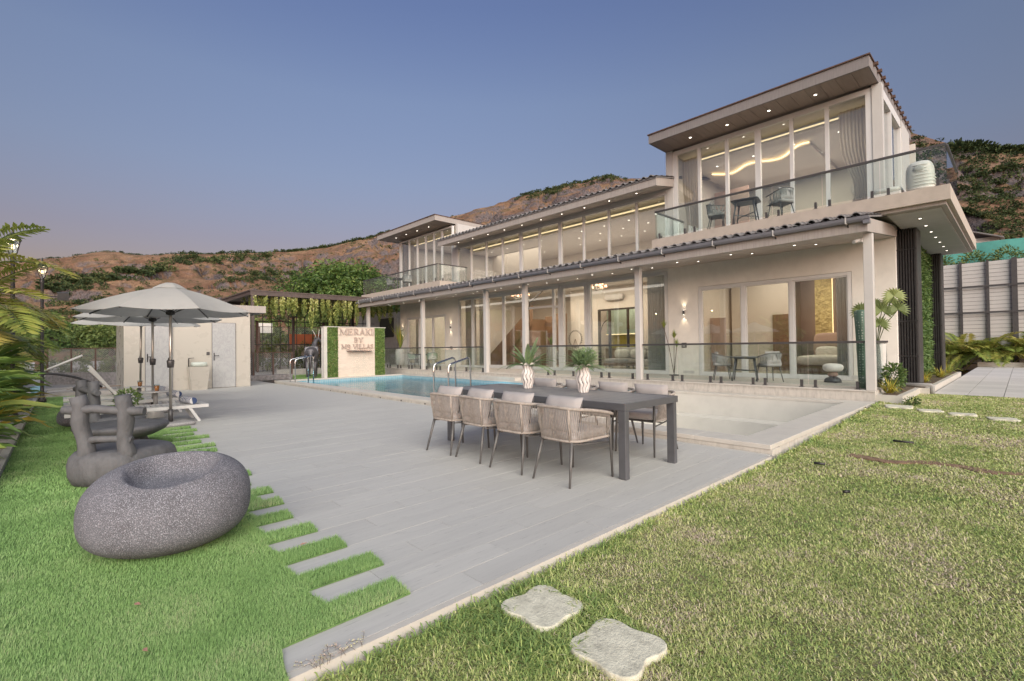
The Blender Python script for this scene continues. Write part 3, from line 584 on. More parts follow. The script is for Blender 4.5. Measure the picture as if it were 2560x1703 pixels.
window(-15.78, -13.62, TZ, 4.01, [(-14.03, .13)], .12, trans={0: 3.15, 2: 3.12})
window(-13.60, -12.16, TZ, 4.01, [], .16)
window(-12.14, -9.80, TZ, 4.01, [], .13)
window(-9.78, -8.59, TZ, 4.01, [], .12)
# --- upper floors
mids = [-19.75, -18.53, -17.31, -16.03, -14.83, -13.6, -12.32, -11.07, -9.82]
window(-20.95, -8.57, UZ-.2, 6.80, [(x, .17 if k in (3, 5) else .075) for k, x in enumerate(mids)], .07, gl='glassU')
window(-8.30, -2.62, UZ+.02, 8.16, [(-7.37, .09), (-6.45, .10), (-5.50, .16), (-4.56, .09), (-3.66, .09)], .14, gl='glassU')
window(-26.90, -21.36, UZ+.02, 8.10, [(-25.9, .07), (-24.97, .09), (-24.05, .09), (-23.2, .09), (-22.4, .10)], .08, gl='glassU')
for q in ((-8.56, -8.304, FY-.03, FY+.2, UZ-.3, 8.205), (-2.616, -2.40, FY-.03, FY+.2, UZ, 8.205), (-21.355, -20.955, FY-.02, FY+.2, UZ-.3, 6.86), (-27, -26.904, FY-.02, FY+.2, UZ, 8.2)): MB().bb(*q).build('corner_post', M['white'], villa)
for q in ((-21.34, -21.14, FY+.2, 23, UZ-.3, 8.2), (-27, -26.8, FY+.2, 23, UZ, 8.2), (-8.56, -8.36, FY+.2, 23, UZ, 8.2), (-20.95, -8.57, FY-.02, FY+.2, 6.802, 7.0), (-2.60, -2.42, 18.85, 20.3, UZ, 8.2)): MB().bb(*q).build('upper_wall', M['white'], villa)
sw = MB(); sw.bb(-2.60, -2.44, FY+.202, FY+.29, UZ, 8.2); sw.bb(-2.60, -2.44, 17.2, 17.3, UZ, 7.95); sw.bb(-2.60, -2.44, 18.75, 18.848, UZ, 7.95); sw.bb(-2.60, -2.44, FY+.29, 18.75, 7.95, 8.2); sw = sw.build('side_window', M['frame'], villa)
MB().bb(-2.53, -2.52, FY+.29, 17.2, UZ, 7.95).build('pane', M['glassU'], sw); MB().bb(-2.53, -2.52, 17.3, 18.75, UZ, 7.95).build('pane', M['glassU'], sw)
# --- balconies
s1 = MB(); s1.prism([(-8.0, 13.69), (-.98, 13.69), (-.98, 22), (HX1+.003, 22), (HX1+.003, FY-.003), (-8.0, FY-.003)], 4.40, UZ); s1.build('balcony_slab', M['slab'], villa)
s1 = MB().bb(-28.2, -19.7, 13.69, FY-.003, 4.40, UZ).build('balcony_slab', M['slab'], villa)
MB().prism([(-2.42, 13.80), (-1.06, 13.80), (-1.06, 21.9), (-2.1, 21.9), (-2.1, 14.0), (-2.42, 14.0)], 4.325, 4.399).build('soffit_beam', M['fascia'], villa)
sf = MB().bb(-2.09, -1.16, 13.96, 21.8, 4.31, 4.324).build('soffit', M['soffitG'], villa)
for i in range(26): MB().bb(-2.088, -1.162, 13.98+i*.30, 13.98+i*.30+.294, 4.300, 4.31).build('soffit_board', M['soffitG'], sf)
def downlight(x, y, z, parent=villa, r=.05):
    r *= .62
    o_ = MB().lathe([(r*1.5, 0), (r*1.5, -.008), (r*1.25, -.012), (r, -.004)], (x, y, z), 14).build('downlight', M['white'], parent)
    MB().lathe([(r*.98, 0), (r*.9, -.006)], (x, y, z-.003), 12).build('bulb', M['lamp_on'], o_)
for y in (14.81, 15.83, 16.82, 17.79, 18.77, 19.73, 20.68): downlight(-1.6, y, 4.30)
# --- flat roofs of the end blocks
def flat_roof(x0, x1, lights):
    fm = M['fasciaHalo'] if x1 > -10 else M['fascia']  # right block takes the copy with halo darkening painted in
    r0 = MB().bb(x0+.03, x1-.03, 14.58, 21, 8.24, 8.47).build('roof', fm, villa)
    f = MB(); f.bb(x0, x1, 14.52, 14.579, 8.20, 8.475); f.bb(x1-.029, x1, 14.58, 21, 8.20, 8.475); f.bb(x0, x0+.029, 14.58, 21, 8.20, 8.475); f.build('fascia', fm, r0)
    MB().bb(x0-.03, x1+.03, 14.48, 21, 8.477, 8.51).build('roof_sheet', M['rust'], r0)
    n_ = 17; s_ = (x1-x0-.06)/n_
    for i in range(n_): MB().bb(x0+.03+i*s_+.004, x0+.03+(i+1)*s_-.004, 14.585, FY-.05, 8.212, 8.232).build('soffit_board', M['soffit'], r0)
    for x in lights: downlight(x, 15.12, 8.211, r0, .06)
flat_roof(-8.55, -2.46, (-7.37, -6.17, -4.96, -3.77)); flat_roof(-27.7, -21.3, (-26.4, -25.2, -24.0, -22.8))
# side awning rafters on the right gable
for i in range(12): MB().bb(-2.459, -2.36, 15.0+i*.48, 15.09+i*.48, 8.40, 8.47).build('rafter_end', M['rust'], villa)
# --- tiled roofs
def tile_roof(x0, x1, ye, ze, yr, zr, pitch=.27, name='tiled_roof'):
    sl = (zr-ze)/(yr-ye); L = yr-ye
    base = MB().add([(x0, ye, ze), (x1, ye, ze), (x1, yr, zr), (x0, yr, zr), (x0, ye, ze-.04), (x1, ye, ze-.04), (x1, yr, zr-.04), (x0, yr, zr-.04)], [(0, 1, 2, 3), (7, 6, 5, 4), (4, 5, 1, 0), (5, 6, 2, 1), (6, 7, 3, 2), (7, 4, 0, 3)]).build(name, M['tile'], villa)
    n_ = int((x1-x0)/pitch); p = (x1-x0)/n_; rows = max(2, int(L/.34)); mb = MB()
    for k in range(rows):
        ya, yb = L*k/rows-.04, L*(k+1)/rows+.03; N_ = 9; vs = []
        for yy, lift in ((ya, .045), (yb, .012)):
            for j in range(N_): u_ = j/(N_-1); vs.append((u_*p, yy, yy*sl+lift+.055*math.sin(PI*min(1, u_/.62))*(u_ < .62)+.004-.012*(u_ >= .62)))
        for yy, lift in ((ya, .020),):
            for j in range(N_): u_ = j/(N_-1); vs.append((u_*p, yy, yy*sl+lift+.055*math.sin(PI*min(1, u_/.62))*(u_ < .62)+.004-.012*(u_ >= .62)))
        mb.add(vs, [(j, j+1, N_+j+1, N_+j) for j in range(N_-1)]+[(2*N_+j, 2*N_+j+1, j+1, j) for j in range(N_-1)])
    me = mb.mesh('tile_course', M['tile'])
    for i in range(n_):
        o_ = bpy.data.objects.new('tile_course', me); COL.objects.link(o_); o_.parent = base; o_.location = (x0+i*p, ye, ze+random.uniform(0, .008)); 
    return base
RX0, RX1 = -25.6, -2.16; EY = 12.22
lr = tile_roof(RX0, RX1, EY-.02, 4.03, 15.66, 4.66)
f = MB(); f.bb(RX0, RX1, EY, EY+.05, 3.70, 4.0); f.add([(RX1-.05, EY+.05, 3.70), (RX1, EY+.05, 3.70), (RX1, FY, 4.10), (RX1-.05, FY, 4.10), (RX1-.05, EY+.05, 3.99), (RX1, EY+.05, 3.99), (RX1, FY, 4.38), (RX1-.05, FY, 4.38)], [(3, 2, 1, 0), (4, 5, 6, 7), (0, 1, 5, 4), (1, 2, 6, 5), (2, 3, 7, 6), (3, 0, 4, 7)])
f.add([(RX0, EY+.05, 3.70), (RX0+.05, EY+.05, 3.70), (RX0+.05, FY, 4.10), (RX0, FY, 4.10), (RX0, EY+.05, 3.99), (RX0+.05, EY+.05, 3.99), (RX0+.05, FY, 4.38), (RX0, FY, 4.38)], [(3, 2, 1, 0), (4, 5, 6, 7), (0, 1, 5, 4), (1, 2, 6, 5), (2, 3, 7, 6), (3, 0, 4, 7)])
f.build('fascia', M['fascia'], lr)
n_ = 78; s_ = (RX1-RX0-.12)/n_; bm = MB(); y0_, y1_ = EY+.055, FY-.005
sz = lambda y: 3.705+(y-EY)*.112
bm.add([(0, y0_, sz(y0_)), (s_-.007, y0_, sz(y0_)), (s_-.007, y1_, sz(y1_)), (0, y1_, sz(y1_)), (0, y0_, sz(y0_)+.015), (s_-.007, y0_, sz(y0_)+.015), (s_-.007, y1_, sz(y1_)+.015), (0, y1_, sz(y1_)+.015)], [(3, 2, 1, 0), (4, 5, 6, 7), (0, 1, 5, 4), (1, 2, 6, 5), (2, 3, 7, 6), (3, 0, 4, 7)]); bm = bm.mesh('soffit_board', M['soffitL'])
MB().add([(RX0+.05, y0_, sz(y0_)+.017), (RX1-.05, y0_, sz(y0_)+.017), (RX1-.05, y1_, sz(y1_)+.017), (RX0+.05, y1_, sz(y1_)+.017)], [(3, 2, 1, 0)]).build('soffit_back', M['dark'], lr)
for i in range(n_):
    o_ = bpy.data.objects.new('soffit_board', bm); COL.objects.link(o_); o_.parent = lr; o_.location = (RX0+.06+i*s_, 0, 0)-WL.get(lr.name, Vector()) if False else (RX0+.06+i*s_, 0, 0)
for k in range(15):
    x = -3.7-k*1.555
    for y, dx in ((13.27, -.13), (14.08, .13)): downlight(x+dx, y, sz(y)-.001, lr, .05)
# gutter and brackets
gt = MB(); pr = [(0, .0), (-.012, -.055), (-.05, -.085), (-.10, -.08), (-.13, -.04), (-.14, .02), (-.128, .02), (-.118, -.036), (-.095, -.07), (-.05, -.074), (-.022, -.05), (-.012, 0)]
n2_ = len(pr); vs = [(x, EY-.004+a, 3.985+b2) for x in (RX0-.02, RX1+.05) for a, b2 in pr]; gt.add(vs, [(i, (i+1) % n2_, n2_+(i+1) % n2_, n2_+i) for i in range(n2_)]+[tuple(range(n2_)), tuple(reversed(range(n2_, 2*n2_)))]); gt = gt.build('gutter', M['gutter'], villa)
for k in range(17):
    x = RX1-.35-k*1.42; MB().bb(x-.015, x+.015, EY-.15, EY-.002, 3.885, 3.897).bb(x-.012, x+.012, EY-.155, EY-.146, 3.89, 4.02).build('bracket', M['white'], gt)
    MB().bar((x+.02, EY-.05, 3.885), (x+.02, EY-.006, 3.83), .02, .02).build('bracket_arm', M['dark'], gt)
MB().bb(RX1-.05, RX1+.06, EY-.15, EY-.01, 3.84, 3.91).build('outlet', M['gutter'], gt)
mr_ = tile_roof(-21.0, -8.25, 14.45, 7.0, 18.6, 7.9)
f = MB(); f.bb(-20.98, -8.27, 14.48, 14.53, 6.72, 6.985); f.add([(-8.32, 14.53, 6.72), (-8.27, 14.53, 6.72), (-8.27, 15.68, 6.93), (-8.32, 15.68, 6.93), (-8.32, 14.53, 6.985), (-8.27, 14.53, 6.985), (-8.27, 15.68, 7.2), (-8.32, 15.68, 7.2)], [(3, 2, 1, 0), (4, 5, 6, 7), (0, 1, 5, 4), (1, 2, 6, 5), (2, 3, 7, 6), (3, 0, 4, 7)]); f.build('fascia', M['fascia'], mr_)
n_ = 42; s_ = 12.6/n_; bm = MB(); za, zb = 6.735, 6.93
bm.add([(0, 14.535, za), (s_-.008, 14.535, za), (s_-.008, 15.675, zb), (0, 15.675, zb), (0, 14.535, za+.015), (s_-.008, 14.535, za+.015), (s_-.008, 15.675, zb+.015), (0, 15.675, zb+.015)], [(3, 2, 1, 0), (4, 5, 6, 7), (0, 1, 5, 4), (1, 2, 6, 5), (2, 3, 7, 6), (3, 0, 4, 7)]); bm = bm.mesh('soffit_board', M['soffitL'])
MB().add([(-20.95, 14.535, za+.016), (-8.33, 14.535, za+.016), (-8.33, 15.675, zb+.016), (-20.95, 15.675, zb+.016)], [(3, 2, 1, 0)]).build('soffit_back', M['dark'], mr_)
for i in range(n_): o_ = bpy.data.objects.new('soffit_board', bm); COL.objects.link(o_); o_.parent = mr_; o_.location = (-20.94+i*s_, 0, 0)
for k in range(10): downlight(-19.85+k*1.168, 14.98, za+(14.98-14.535)*.171, mr_, .05)
# --- columns
for x in (-25.5, -19.85, -15.12, -12.84, -7.95, -2.25): 
    c_ = MB().bb(x-.085, x+.085, 12.70, 12.86, TZ, 3.74).build('column', M['white'], villa, bevel=.008)
l = bpy.data.lights.new('porch_downlights', 'AREA'); l.shape = 'RECTANGLE'; l.size = 22.5; l.size_y = .9; l.energy = 55; l.color = (1, .90, .78); lo = bpy.data.objects.new('porch_downlights', l); COL.objects.link(lo); lo.location = (-13.9, 13.65, 3.82)
# --- doors, steps
MB().bb(-15.0, -12.95, 12.30, 12.645, CZ+.002, .235).build('step', M['coping'], villa)
# --- interior shells
fl = MB(); fl.bb(HX0+.2, HX1-.2, FY+.2, 21.4, TZ-.02, TZ+.01); fl.build('interior_floor', M['fl_in'], villa)
iw = MB(); iw.bb(HX0+.2, HX1-.2, 21.4, 21.5, TZ, 8.2); iw.bb(-8.52, -8.34, FY+.2, 21.4, TZ+.01, 4.39); iw.bb(-21.5, -21.3, FY+.2, 21.4, TZ+.01, 4.39); iw.bb(-12.1, -8.53, 19.6, 19.7, TZ+.01, 4.39); iw.bb(-16.2, -14.45, 19.5, 19.6, TZ+.01, 4.39); iw.bb(-14.44, -12.15, 19.5, 19.6, 3.18, 4.39); iw.bb(-8.2, -5.9, 20.2, 20.3, TZ+.01, 4.1)
iw.bb(-8.55, -2.61, 21.0, 21.1, UZ, 8.2); iw.build('interior_wall', M['int'], villa)
cl = MB(); cl.bb(HX0+.2, HX1-.2, FY+.2, 21.4, 4.40, 4.45); cl.bb(-8.35, HX1-.2, FY+.2, 21.4, 4.12, 4.18); cl.bb(-21.3, -8.53, 16.6, 21.4, 4.27, 4.31); cl.bb(-8.36, -2.61, FY+.9, 21.0, 7.86, 7.90); cl.bb(-21.1, -8.6, FY+.9, 21.4, 6.62, 6.66); cl.bb(-26.8, -21.4, FY+.8, 21.4, 7.86, 7.90)
cl.bb(-8.34, -2.62, FY+.2, 21.0, 8.10, 8.14); cl.bb(-21.1, -8.6, FY+.2, 21.4, 6.90, 6.94); cl.bb(-26.8, -21.4, FY+.2, 21, 8.1, 8.14)
cl.build('ceiling', M['ceil'], villa)
cv = MB(); cv.bb(-8.3, -2.65, FY+.86, FY+.9, 7.93, 7.97); cv.bb(-20.9, -8.65, FY+.86, FY+.9, 6.70, 6.76); cv.bb(-26.7, -21.5, FY+.84, FY+.88, 7.93, 7.97); cv.build('cove_light', M['cove'], villa)
lin = MB(); lin.bb(-20.5, -15.9, 16.9, 16.95, 4.255, 4.269); lin.bb(-20.5, -12.5, 17.5, 17.55, 4.255, 4.269); lin.bb(-14.8, -12.2, 16.9, 16.95, 4.255, 4.269); lin.build('ceiling_light_line', M['cove'], villa)
up_f = MB(); up_f.bb(HX0+.2, -2.62, FY+.2, 21.4, UZ-.08, UZ); up_f.build('upper_floor', M['fl_in'], villa)
for (x0, x1, z, ys) in ((-8.0, -3.0, 7.86, (17.4, 18.8)), (-20.4, -9.2, 6.62, (17.3, 18.3, 19.5)), (-26.3, -22, 7.86, (17.5,)), (-7.5, -3, 4.12, (17.2, 19)), (-11.6, -9.2, 4.27, (17.6,))):
    x = x0+.4
    while x < x1:
        for y in ys: downlight(x+(y-17)*.3, y, z-.001, villa, .06)
        x += 1.25
# wavy lit ceiling recess of the upper room
wv = MB(); P = [(-7.9+.16*i, 17.9+.28*math.sin(i*.55)+.25*math.sin(i*.23)) for i in range(22)]
for i in range(21): wv.bar((P[i][0], P[i][1], 7.80), (P[i+1][0], P[i+1][1], 7.80), .05, .03)
wv.build('wavy_cove_light', M['lamp_warm'], villa)
ws = MB(); P = [(-7.9+.16*i, 17.95+.28*math.sin(i*.55)+.25*math.sin(i*.23)) for i in range(22)]; ws.prism([(-7.95, 20.9)]+[(a, b2) for a, b2 in P]+[(P[-1][0], 20.9)], 7.74, 7.85); ws.build('ceiling_drop', M['ceil'], villa)
# staircase, kitchen, panels (built-in)
st = MB()
for k in range(13): st.bb(-21.2+k*.27, -20.93+k*.27, 18.1, 19.3, TZ+.02, TZ+.02+.19*(k+1))
st = st.build('staircase', M['wood'], villa)
MB().add([(-21.45, 18.05, TZ+.3), (-17.6, 18.05, 3.55), (-17.6, 18.05, 3.5-.95), (-20.6, 18.05, TZ+.02), (-21.45, 18.05, TZ+.02), (-21.45, 18.09, TZ+.3), (-17.6, 18.09, 3.55), (-17.6, 18.09, 3.5-.95), (-20.6, 18.09, TZ+.02), (-21.45, 18.09, TZ+.02)], [(0, 1, 2, 3, 4), (9, 8, 7, 6, 5), (0, 5, 6, 1), (1, 6, 7, 2)]).build('stringer', M['wood'], st)
MB().tube([(-17.85, 18.05, 3.2), (-17.8, 18.05, 3.72), (-16.8, 18.05, 4.26)], .03, 6).tube([(-17.85, 18.05, 3.2), (-17.85, 18.05, TZ)], .03, 6).build('handrail', M['dark'], st)
MB().bb(-17.75, -17.2, 19.2, 19.3, TZ+.01, 3.0).bb(-17.0, -16.3, 19.0, 19.3, TZ+.01, 3.1).build('wood_panel', M['wood'], villa)
M['kit'] = pm('kitchen_green_panel', (.26, .33, .27), .3, .08, 2, bmp=.02); M['yel'] = pm('kitchen_backsplash', (.42, .38, .08), .3, .05, 2, bmp=0)
kt = MB().bb(-15, -12, 21.0, 21.38, 1.95, 3.4).build('kitchen_cabinet', M['kit'], villa); MB().bb(-15, -12, 21.3, 21.385, 1.25, 1.94).build('backsplash', M['yel'], kt); MB().bb(-15, -12, 20.85, 21.38, TZ+.01, 1.24).build('counter', M['wood'], kt)
MB().bb(-15, -12, 20.95, 21.0, 1.95, 1.98).build('under_light', M['cove'], kt)
kf = MB(); kf.bb(-14.43, -14.36, 19.46, 19.62, TZ+.01, 3.18); kf.bb(-12.22, -12.16, 19.46, 19.62, TZ+.01, 3.18); kf.bb(-14.36, -12.22, 19.46, 19.62, 3.10, 3.18); kf.bb(-13.82, -13.74, 19.47, 19.61, TZ+.01, 3.1); kf.bb(-12.78, -12.72, 19.47, 19.61, TZ+.01, 3.1); kf.build('kitchen_partition', M['dark'], villa)
arc = MB(); arc.tube([(-14.3+.5*(1-math.cos(a)), 19.5, 1.9+.75*math.sin(a)) for a in np.linspace(0, PI/2, 12)], .02, 5); arc.build('partition_arc', M['dark'], villa)
# cabinet fronts visible in the upper rooms
M['blush'] = pm('blush_panel', (.42, .31, .26), .6, .06, 2, bmp=.03)
MB().bb(-8.3, -7.0, 19.0, 19.06, UZ, 7.4).build('blush_panel', M['blush'], villa)
for k in range(3): MB().bb(-20.9+k*1.25, -19.72+k*1.25, 18.2, 18.26, UZ, 6.6).build('blush_panel', M['int'], villa)
for x in (-15.2, -12.0, -10.6): frame_rect(x, x+1.1, UZ+.02, 6.2, 21.3, 21.39, .09).build('inner_door_frame', M['frame'], villa)
# air conditioners
def ac(x, y, z, L=1.05):
    o_ = MB().blob((x, y-.11, z), (L/2, .11, .15), .25, .25, 20, 8).build('air_conditioner', M['white'], villa); MB().bb(x-L*.42, x+L*.42, y-.215, y-.20, z-.12, z-.09).build('louver', M['dark'], o_)
ac(-13.4, 19.5, 3.72); ac(-3.55, 21.0, 6.9, 1.2); ac(-5.2, 21.4, 3.7, 1.0)
# bedroom feature wall
M['gold'] = pm('gilded_relief_panel', (.66, .54, .25), .4, .3, 6, metal=.3, bmp=1, bscale=9, bdist=.06)
MB().bb(-5.36, -4.81, 20.85, 20.9, 1.44, 3.9).build('gold_relief_panel', M['gold'], villa); MB().bb(-5.372, -5.355, 20.905, 20.93, 1.46, 3.88).bb(-4.815, -4.798, 20.905, 20.93, 1.46, 3.88).build('panel_backlight', M['lamp_warm'], villa)
M['mauve'] = pm('mauve_wall_panel', (.22, .18, .17), .5, .06, 3, bmp=.05); MB().bb(-5.88, -2.42, 20.95, 21.38, TZ+.01, 4.1).build('wall_panel', M['mauve'], villa)
MB().bb(-6.62, -5.98, 20.12, 20.198, TZ+.01, 2.5).build('inner_door', M['wood'], villa); MB().bb(-8.3, -7.7, 18.4, 18.44, TZ+.01, 2.4).build('inner_door', M['blush'], villa)
# wall lamps and plates
def wall_lamp(x):
    o_ = MB().lathe([(.035, -.07), (.035, .07)], (x, FY-.05, 2.5), 12).build('wall_lamp', M['rail'], villa); MB().lathe([(.03, .072), (.02, .075)], (x, FY-.05, 2.5), 10).lathe([(.02, -.075), (.03, -.072)], (x, FY-.05, 2.5), 10).build('bulb', M['lamp_on'], o_)
for x in (-7.98, -21.57, -26.7):
    wall_lamp(x)
    for s2 in (-1, 1):
        l = bpy.data.lights.new('wall_lamp_glow', 'SPOT'); l.energy = 4; l.color = (1, .8, .55); l.spot_size = R(75); l.spot_blend = .8; l.shadow_soft_size = .02; lo = bpy.data.objects.new('wall_lamp_glow', l); COL.objects.link(lo); lo.location = (x, FY-.07, 2.5+s2*.09); lo.rotation_euler = (R(180) if s2 > 0 else 0, 0, 0)
for x in (-8.0, -21.55): o_ = MB().bb(x-.085, x+.085, FY-.025, FY-.001, 1.28, 1.45).build('switch_plate', M['dark'], villa); MB().bb(x-.06, x+.06, FY-.03, FY-.026, 1.305, 1.425).build('switch', M['strap'], o_)
for x in (-7.85, -3.0): MB().bb(x-.2, x+.2, FY-.012, FY-.001, .40, .49).build('socket_plate', M['white'], villa)
MB().bb(-2.45, -2.33, 12.60, 12.69, 3.56, 3.63).tube([(-2.39, 12.6, 3.6), (-2.45, 12.45, 3.55)], .04, 8).build('security_camera', M['white'], villa)
# --- dark slatted towers on the right gable
for (y0, y1) in ((15.88, 16.6), (21.2, 21.9)):
    tw = MB().bb(-2.17, -1.83, y0+.05, y1-.04, .25, 4.30).build('slat_tower', M['dark'], villa)
    for i in range(7): MB().bb(-2.19+i*.056, -2.155+i*.056, y0-.02, y0+.048, .25, 4.298).build('slat', M['dark'], tw)
    for i in range(9): MB().bb(-1.828, -1.79, y0+.0+i*.08, y0+.05+i*.08, .25, 4.298).build('slat', M['rail'], tw)
    for z in (1.0, 1.9, 3.75): MB().bb(-2.2, -1.80, y0-.028, y0-.0205, z, z+.03).build('cross_bar', M['dark'], tw)
# --- interior lights (the lit rooms of the villa)
def room(x, y, z, sx_, sy_, e_, c=(1, .86, .68)):
    l = bpy.data.lights.new('room_light', 'AREA'); l.shape = 'RECTANGLE'; l.size = sx_; l.size_y = sy_; l.energy = e_; l.color = c; lo = bpy.data.objects.new('room_light', l); COL.objects.link(lo); lo.location = (x, y, z)
room(-5.2, 18.3, 4.08, 4, 3, 70); room(-15, 17.6, 4.2, 10, 2, 200); room(-24, 18.5, 4.3, 4, 3, 75); room(-5.4, 18.2, 7.72, 4, 3, 95); room(-15, 18.3, 6.58, 11, 3, 170); room(-24, 18.2, 7.8, 4, 3, 60); room(-13.5, 20.4, 4.2, 2, 1, 50)
# ================================================================== glass railings
def railing(label, pts, z0, zt, npan, spig=True, group='glass balustrades of the villa'):
    (x0, y0), (x1, y1) = pts; L = math.hypot(x1-x0, y1-y0); d = ((x1-x0)/L, (y1-y0)/L); t_ = thing('glass_railing', label, 'railing', (x0, y0, z0), 0, group); P = lambda u_, z: (x0+d[0]*u_, y0+d[1]*u_, z)
    MB().bar(P(0, zt-.025), P(L, zt-.025), .06, .05).build('handrail', M['rail'], t_, bevel=.004); s_ = L/npan
    for i in range(npan):
        MB().bar(P(i*s_+.01, (z0+zt)/2+.01), P((i+1)*s_-.01, (z0+zt)/2+.01), .012, zt-z0-.11).build('pane', M['railglass'], t_)
        for u_ in (i*s_+s_*.13, (i+1)*s_-s_*.13):
            p = P(u_, z0); MB().box((p[0], p[1], z0+.09), (.055, .055, .17)).box((p[0], p[1], z0+.006), (.10, .10, .012)).build('spigot', M['rail'], t_)
    return t_
railing('ground floor glass railing in front of the bedroom door, between the two right columns', ((-7.84, 12.80), (-2.36, 12.80)), TZ, 1.42, 5)
railing('ground floor glass railing in front of the living room, right of the steps', ((-12.73, 12.80), (-8.06, 12.80)), TZ, 1.42, 4)
railing('ground floor glass railing left of the steps beside the curtained windows', ((-19.74, 12.80), (-15.23, 12.80)), TZ, 1.42, 4)
railing('ground floor glass railing at the far left end of the terrace', ((-25.4, 12.80), (-19.97, 12.80)), TZ, 1.42, 5)
railing('short return of the glass railing beside the cactus at the terrace end', ((-2.30, 12.92), (-2.30, 14.9)), TZ, 1.42, 2)
railing('glass railing along the front of the right balcony', ((-7.92, 13.76), (-1.03, 13.76)), UZ, 5.62, 6)
railing('glass railing return on the right side of the right balcony', ((-1.04, 13.84), (-1.04, 16.2)), UZ, 5.62, 2)
railing('short glass railing return at the left end of the right balcony', ((-7.9, 13.84), (-7.9, 15.6)), UZ, 5.62, 1)
railing('glass railing along the front of the left balcony', ((-28.1, 13.76), (-20.0, 13.76)), UZ, 5.62, 6)
railing('short glass railing return at the right end of the left balcony', ((-19.98, 13.84), (-19.98, 15.6)), UZ, 5.62, 1)
# ================================================================== curtains
def curtain(x0, x1, y, z0, z1, mat, label, waves=9, amp=.05, gather=0, group='window curtains of the villa'):
    n_ = waves*8; K = 8; vs = []
    for k in range(K+1):
        f_ = k/K; z = z1+(z0-z1)*f_; sq = 1-gather*math.exp(-((f_-.72)/.25)**2)
        for i in range(n_+1):
            u_ = i/n_; xx = x1-(x1-x0)*(1-u_)*sq; vs.append((xx, y+amp*math.sin(TAU*waves*u_)*(.5+.5*f_)+.01*math.sin(40*u_+5*f_), z))
    mb = MB().add(vs, [(k*(n_+1)+i, k*(n_+1)+i+1, (k+1)*(n_+1)+i+1, (k+1)*(n_+1)+i) for k in range(K) for i in range(n_)], 0, True)
    o_ = mb.build('curtain', mat); return tag(o_, label, 'curtain', group)
M['cur_g'] = thin(pm('curtain_grey_blue', (.46, .48, .49), .9, .06, 12, bmp=.1), .3); M['cur_w'] = thin(pm('curtain_sheer_white', (.66, .61, .54), .9, .05, 12, bmp=.1), .5); M['cur_b'] = thin(pm('curtain_brown_grey', (.44, .41, .38), .9, .08, 12, bmp=.1), .3)
curtain(-9.64, -8.72, 16.1, TZ+.06, 3.95, M['cur_g'], 'grey blue curtain behind the tall narrow window right of the living room', 11)
curtain(-3.62, -3.28, 16.15, TZ+.06, 3.6, M['cur_g'], 'slim grey blue curtain at the right edge of the bedroom door', 4)
curtain(-20.78, -19.85, 16.1, TZ+.06, 3.95, M['cur_b'], 'grey brown curtain in the left pane of the tall window pair', 8); curtain(-19.6, -19.05, 16.1, TZ+.06, 3.95, M['cur_b'], 'grey brown curtain in the right pane of the tall window pair', 5)
curtain(-25.9, -25.2, 16.15, TZ+.06, 3.2, M['cur_b'], 'brown curtain behind the far left terrace door', 5); curtain(-22.6, -22.2, 16.15, TZ+.06, 3.2, M['cur_b'], 'brown curtain at the right edge of the far left terrace door', 4)
curtain(-3.48, -2.72, 16.2, UZ+.05, 7.95, M['cur_w'], 'cream tied curtain at the right corner of the right upper room', 9, gather=.45); curtain(-8.22, -7.55, 16.2, UZ+.05, 7.95, M['cur_w'], 'cream curtain at the left end of the right upper room', 7, gather=.2)
curtain(-26.8, -26.1, 16.2, UZ+.05, 7.9, M['cur_w'], 'pale curtain at the left end of the left upper room', 6); curtain(-22.1, -21.5, 16.2, UZ+.05, 7.9, M['cur_w'], 'pale curtain at the right end of the left upper room', 6)
# ================================================================== FURNITURE
def rotv(p, a): return (p[0]*math.cos(a)-p[1]*math.sin(a), p[0]*math.sin(a)+p[1]*math.cos(a), p[2])
def pillow(mb, c, w, h, d, rot=None, n_=12, seed=0):
    """square scatter cushion standing in local xz, thickness along y"""
    M3 = rot if rot is not None else Matrix.Identity(3); r_ = random.Random(seed); sv = []
    for side in (-1, 1):
        vs = []
        for i in range(n_+1):
            for j in range(n_+1):
                u_, v_ = i/n_*2-1, j/n_*2-1; prof = max(0, (1-u_**4)*(1-v_**4))**.55
                pin = 1-.07*(1-abs(u_))*abs(v_)**3-.07*(1-abs(v_))*abs(u_)**3
                y = side*d/2*prof+side*.012*math.sin(9*u_+seed+4*v_)*abs(u_)*(1-abs(v_))
                vs.append(Vector(c)+M3 @ Vector((u_*w/2*(1-.06*(1-v_*v_)*abs(u_)**2), y, v_*h/2*(1-.06*(1-u_*u_)*abs(v_)**2)-.01*abs(u_*v_))))
        fs = [(i*(n_+1)+j, (i+1)*(n_+1)+j, (i+1)*(n_+1)+j+1, i*(n_+1)+j+1) for i in range(n_) for j in range(n_)]
        mb.add(vs, fs if side < 0 else [f[::-1] for f in fs], 0, True)
    return mb
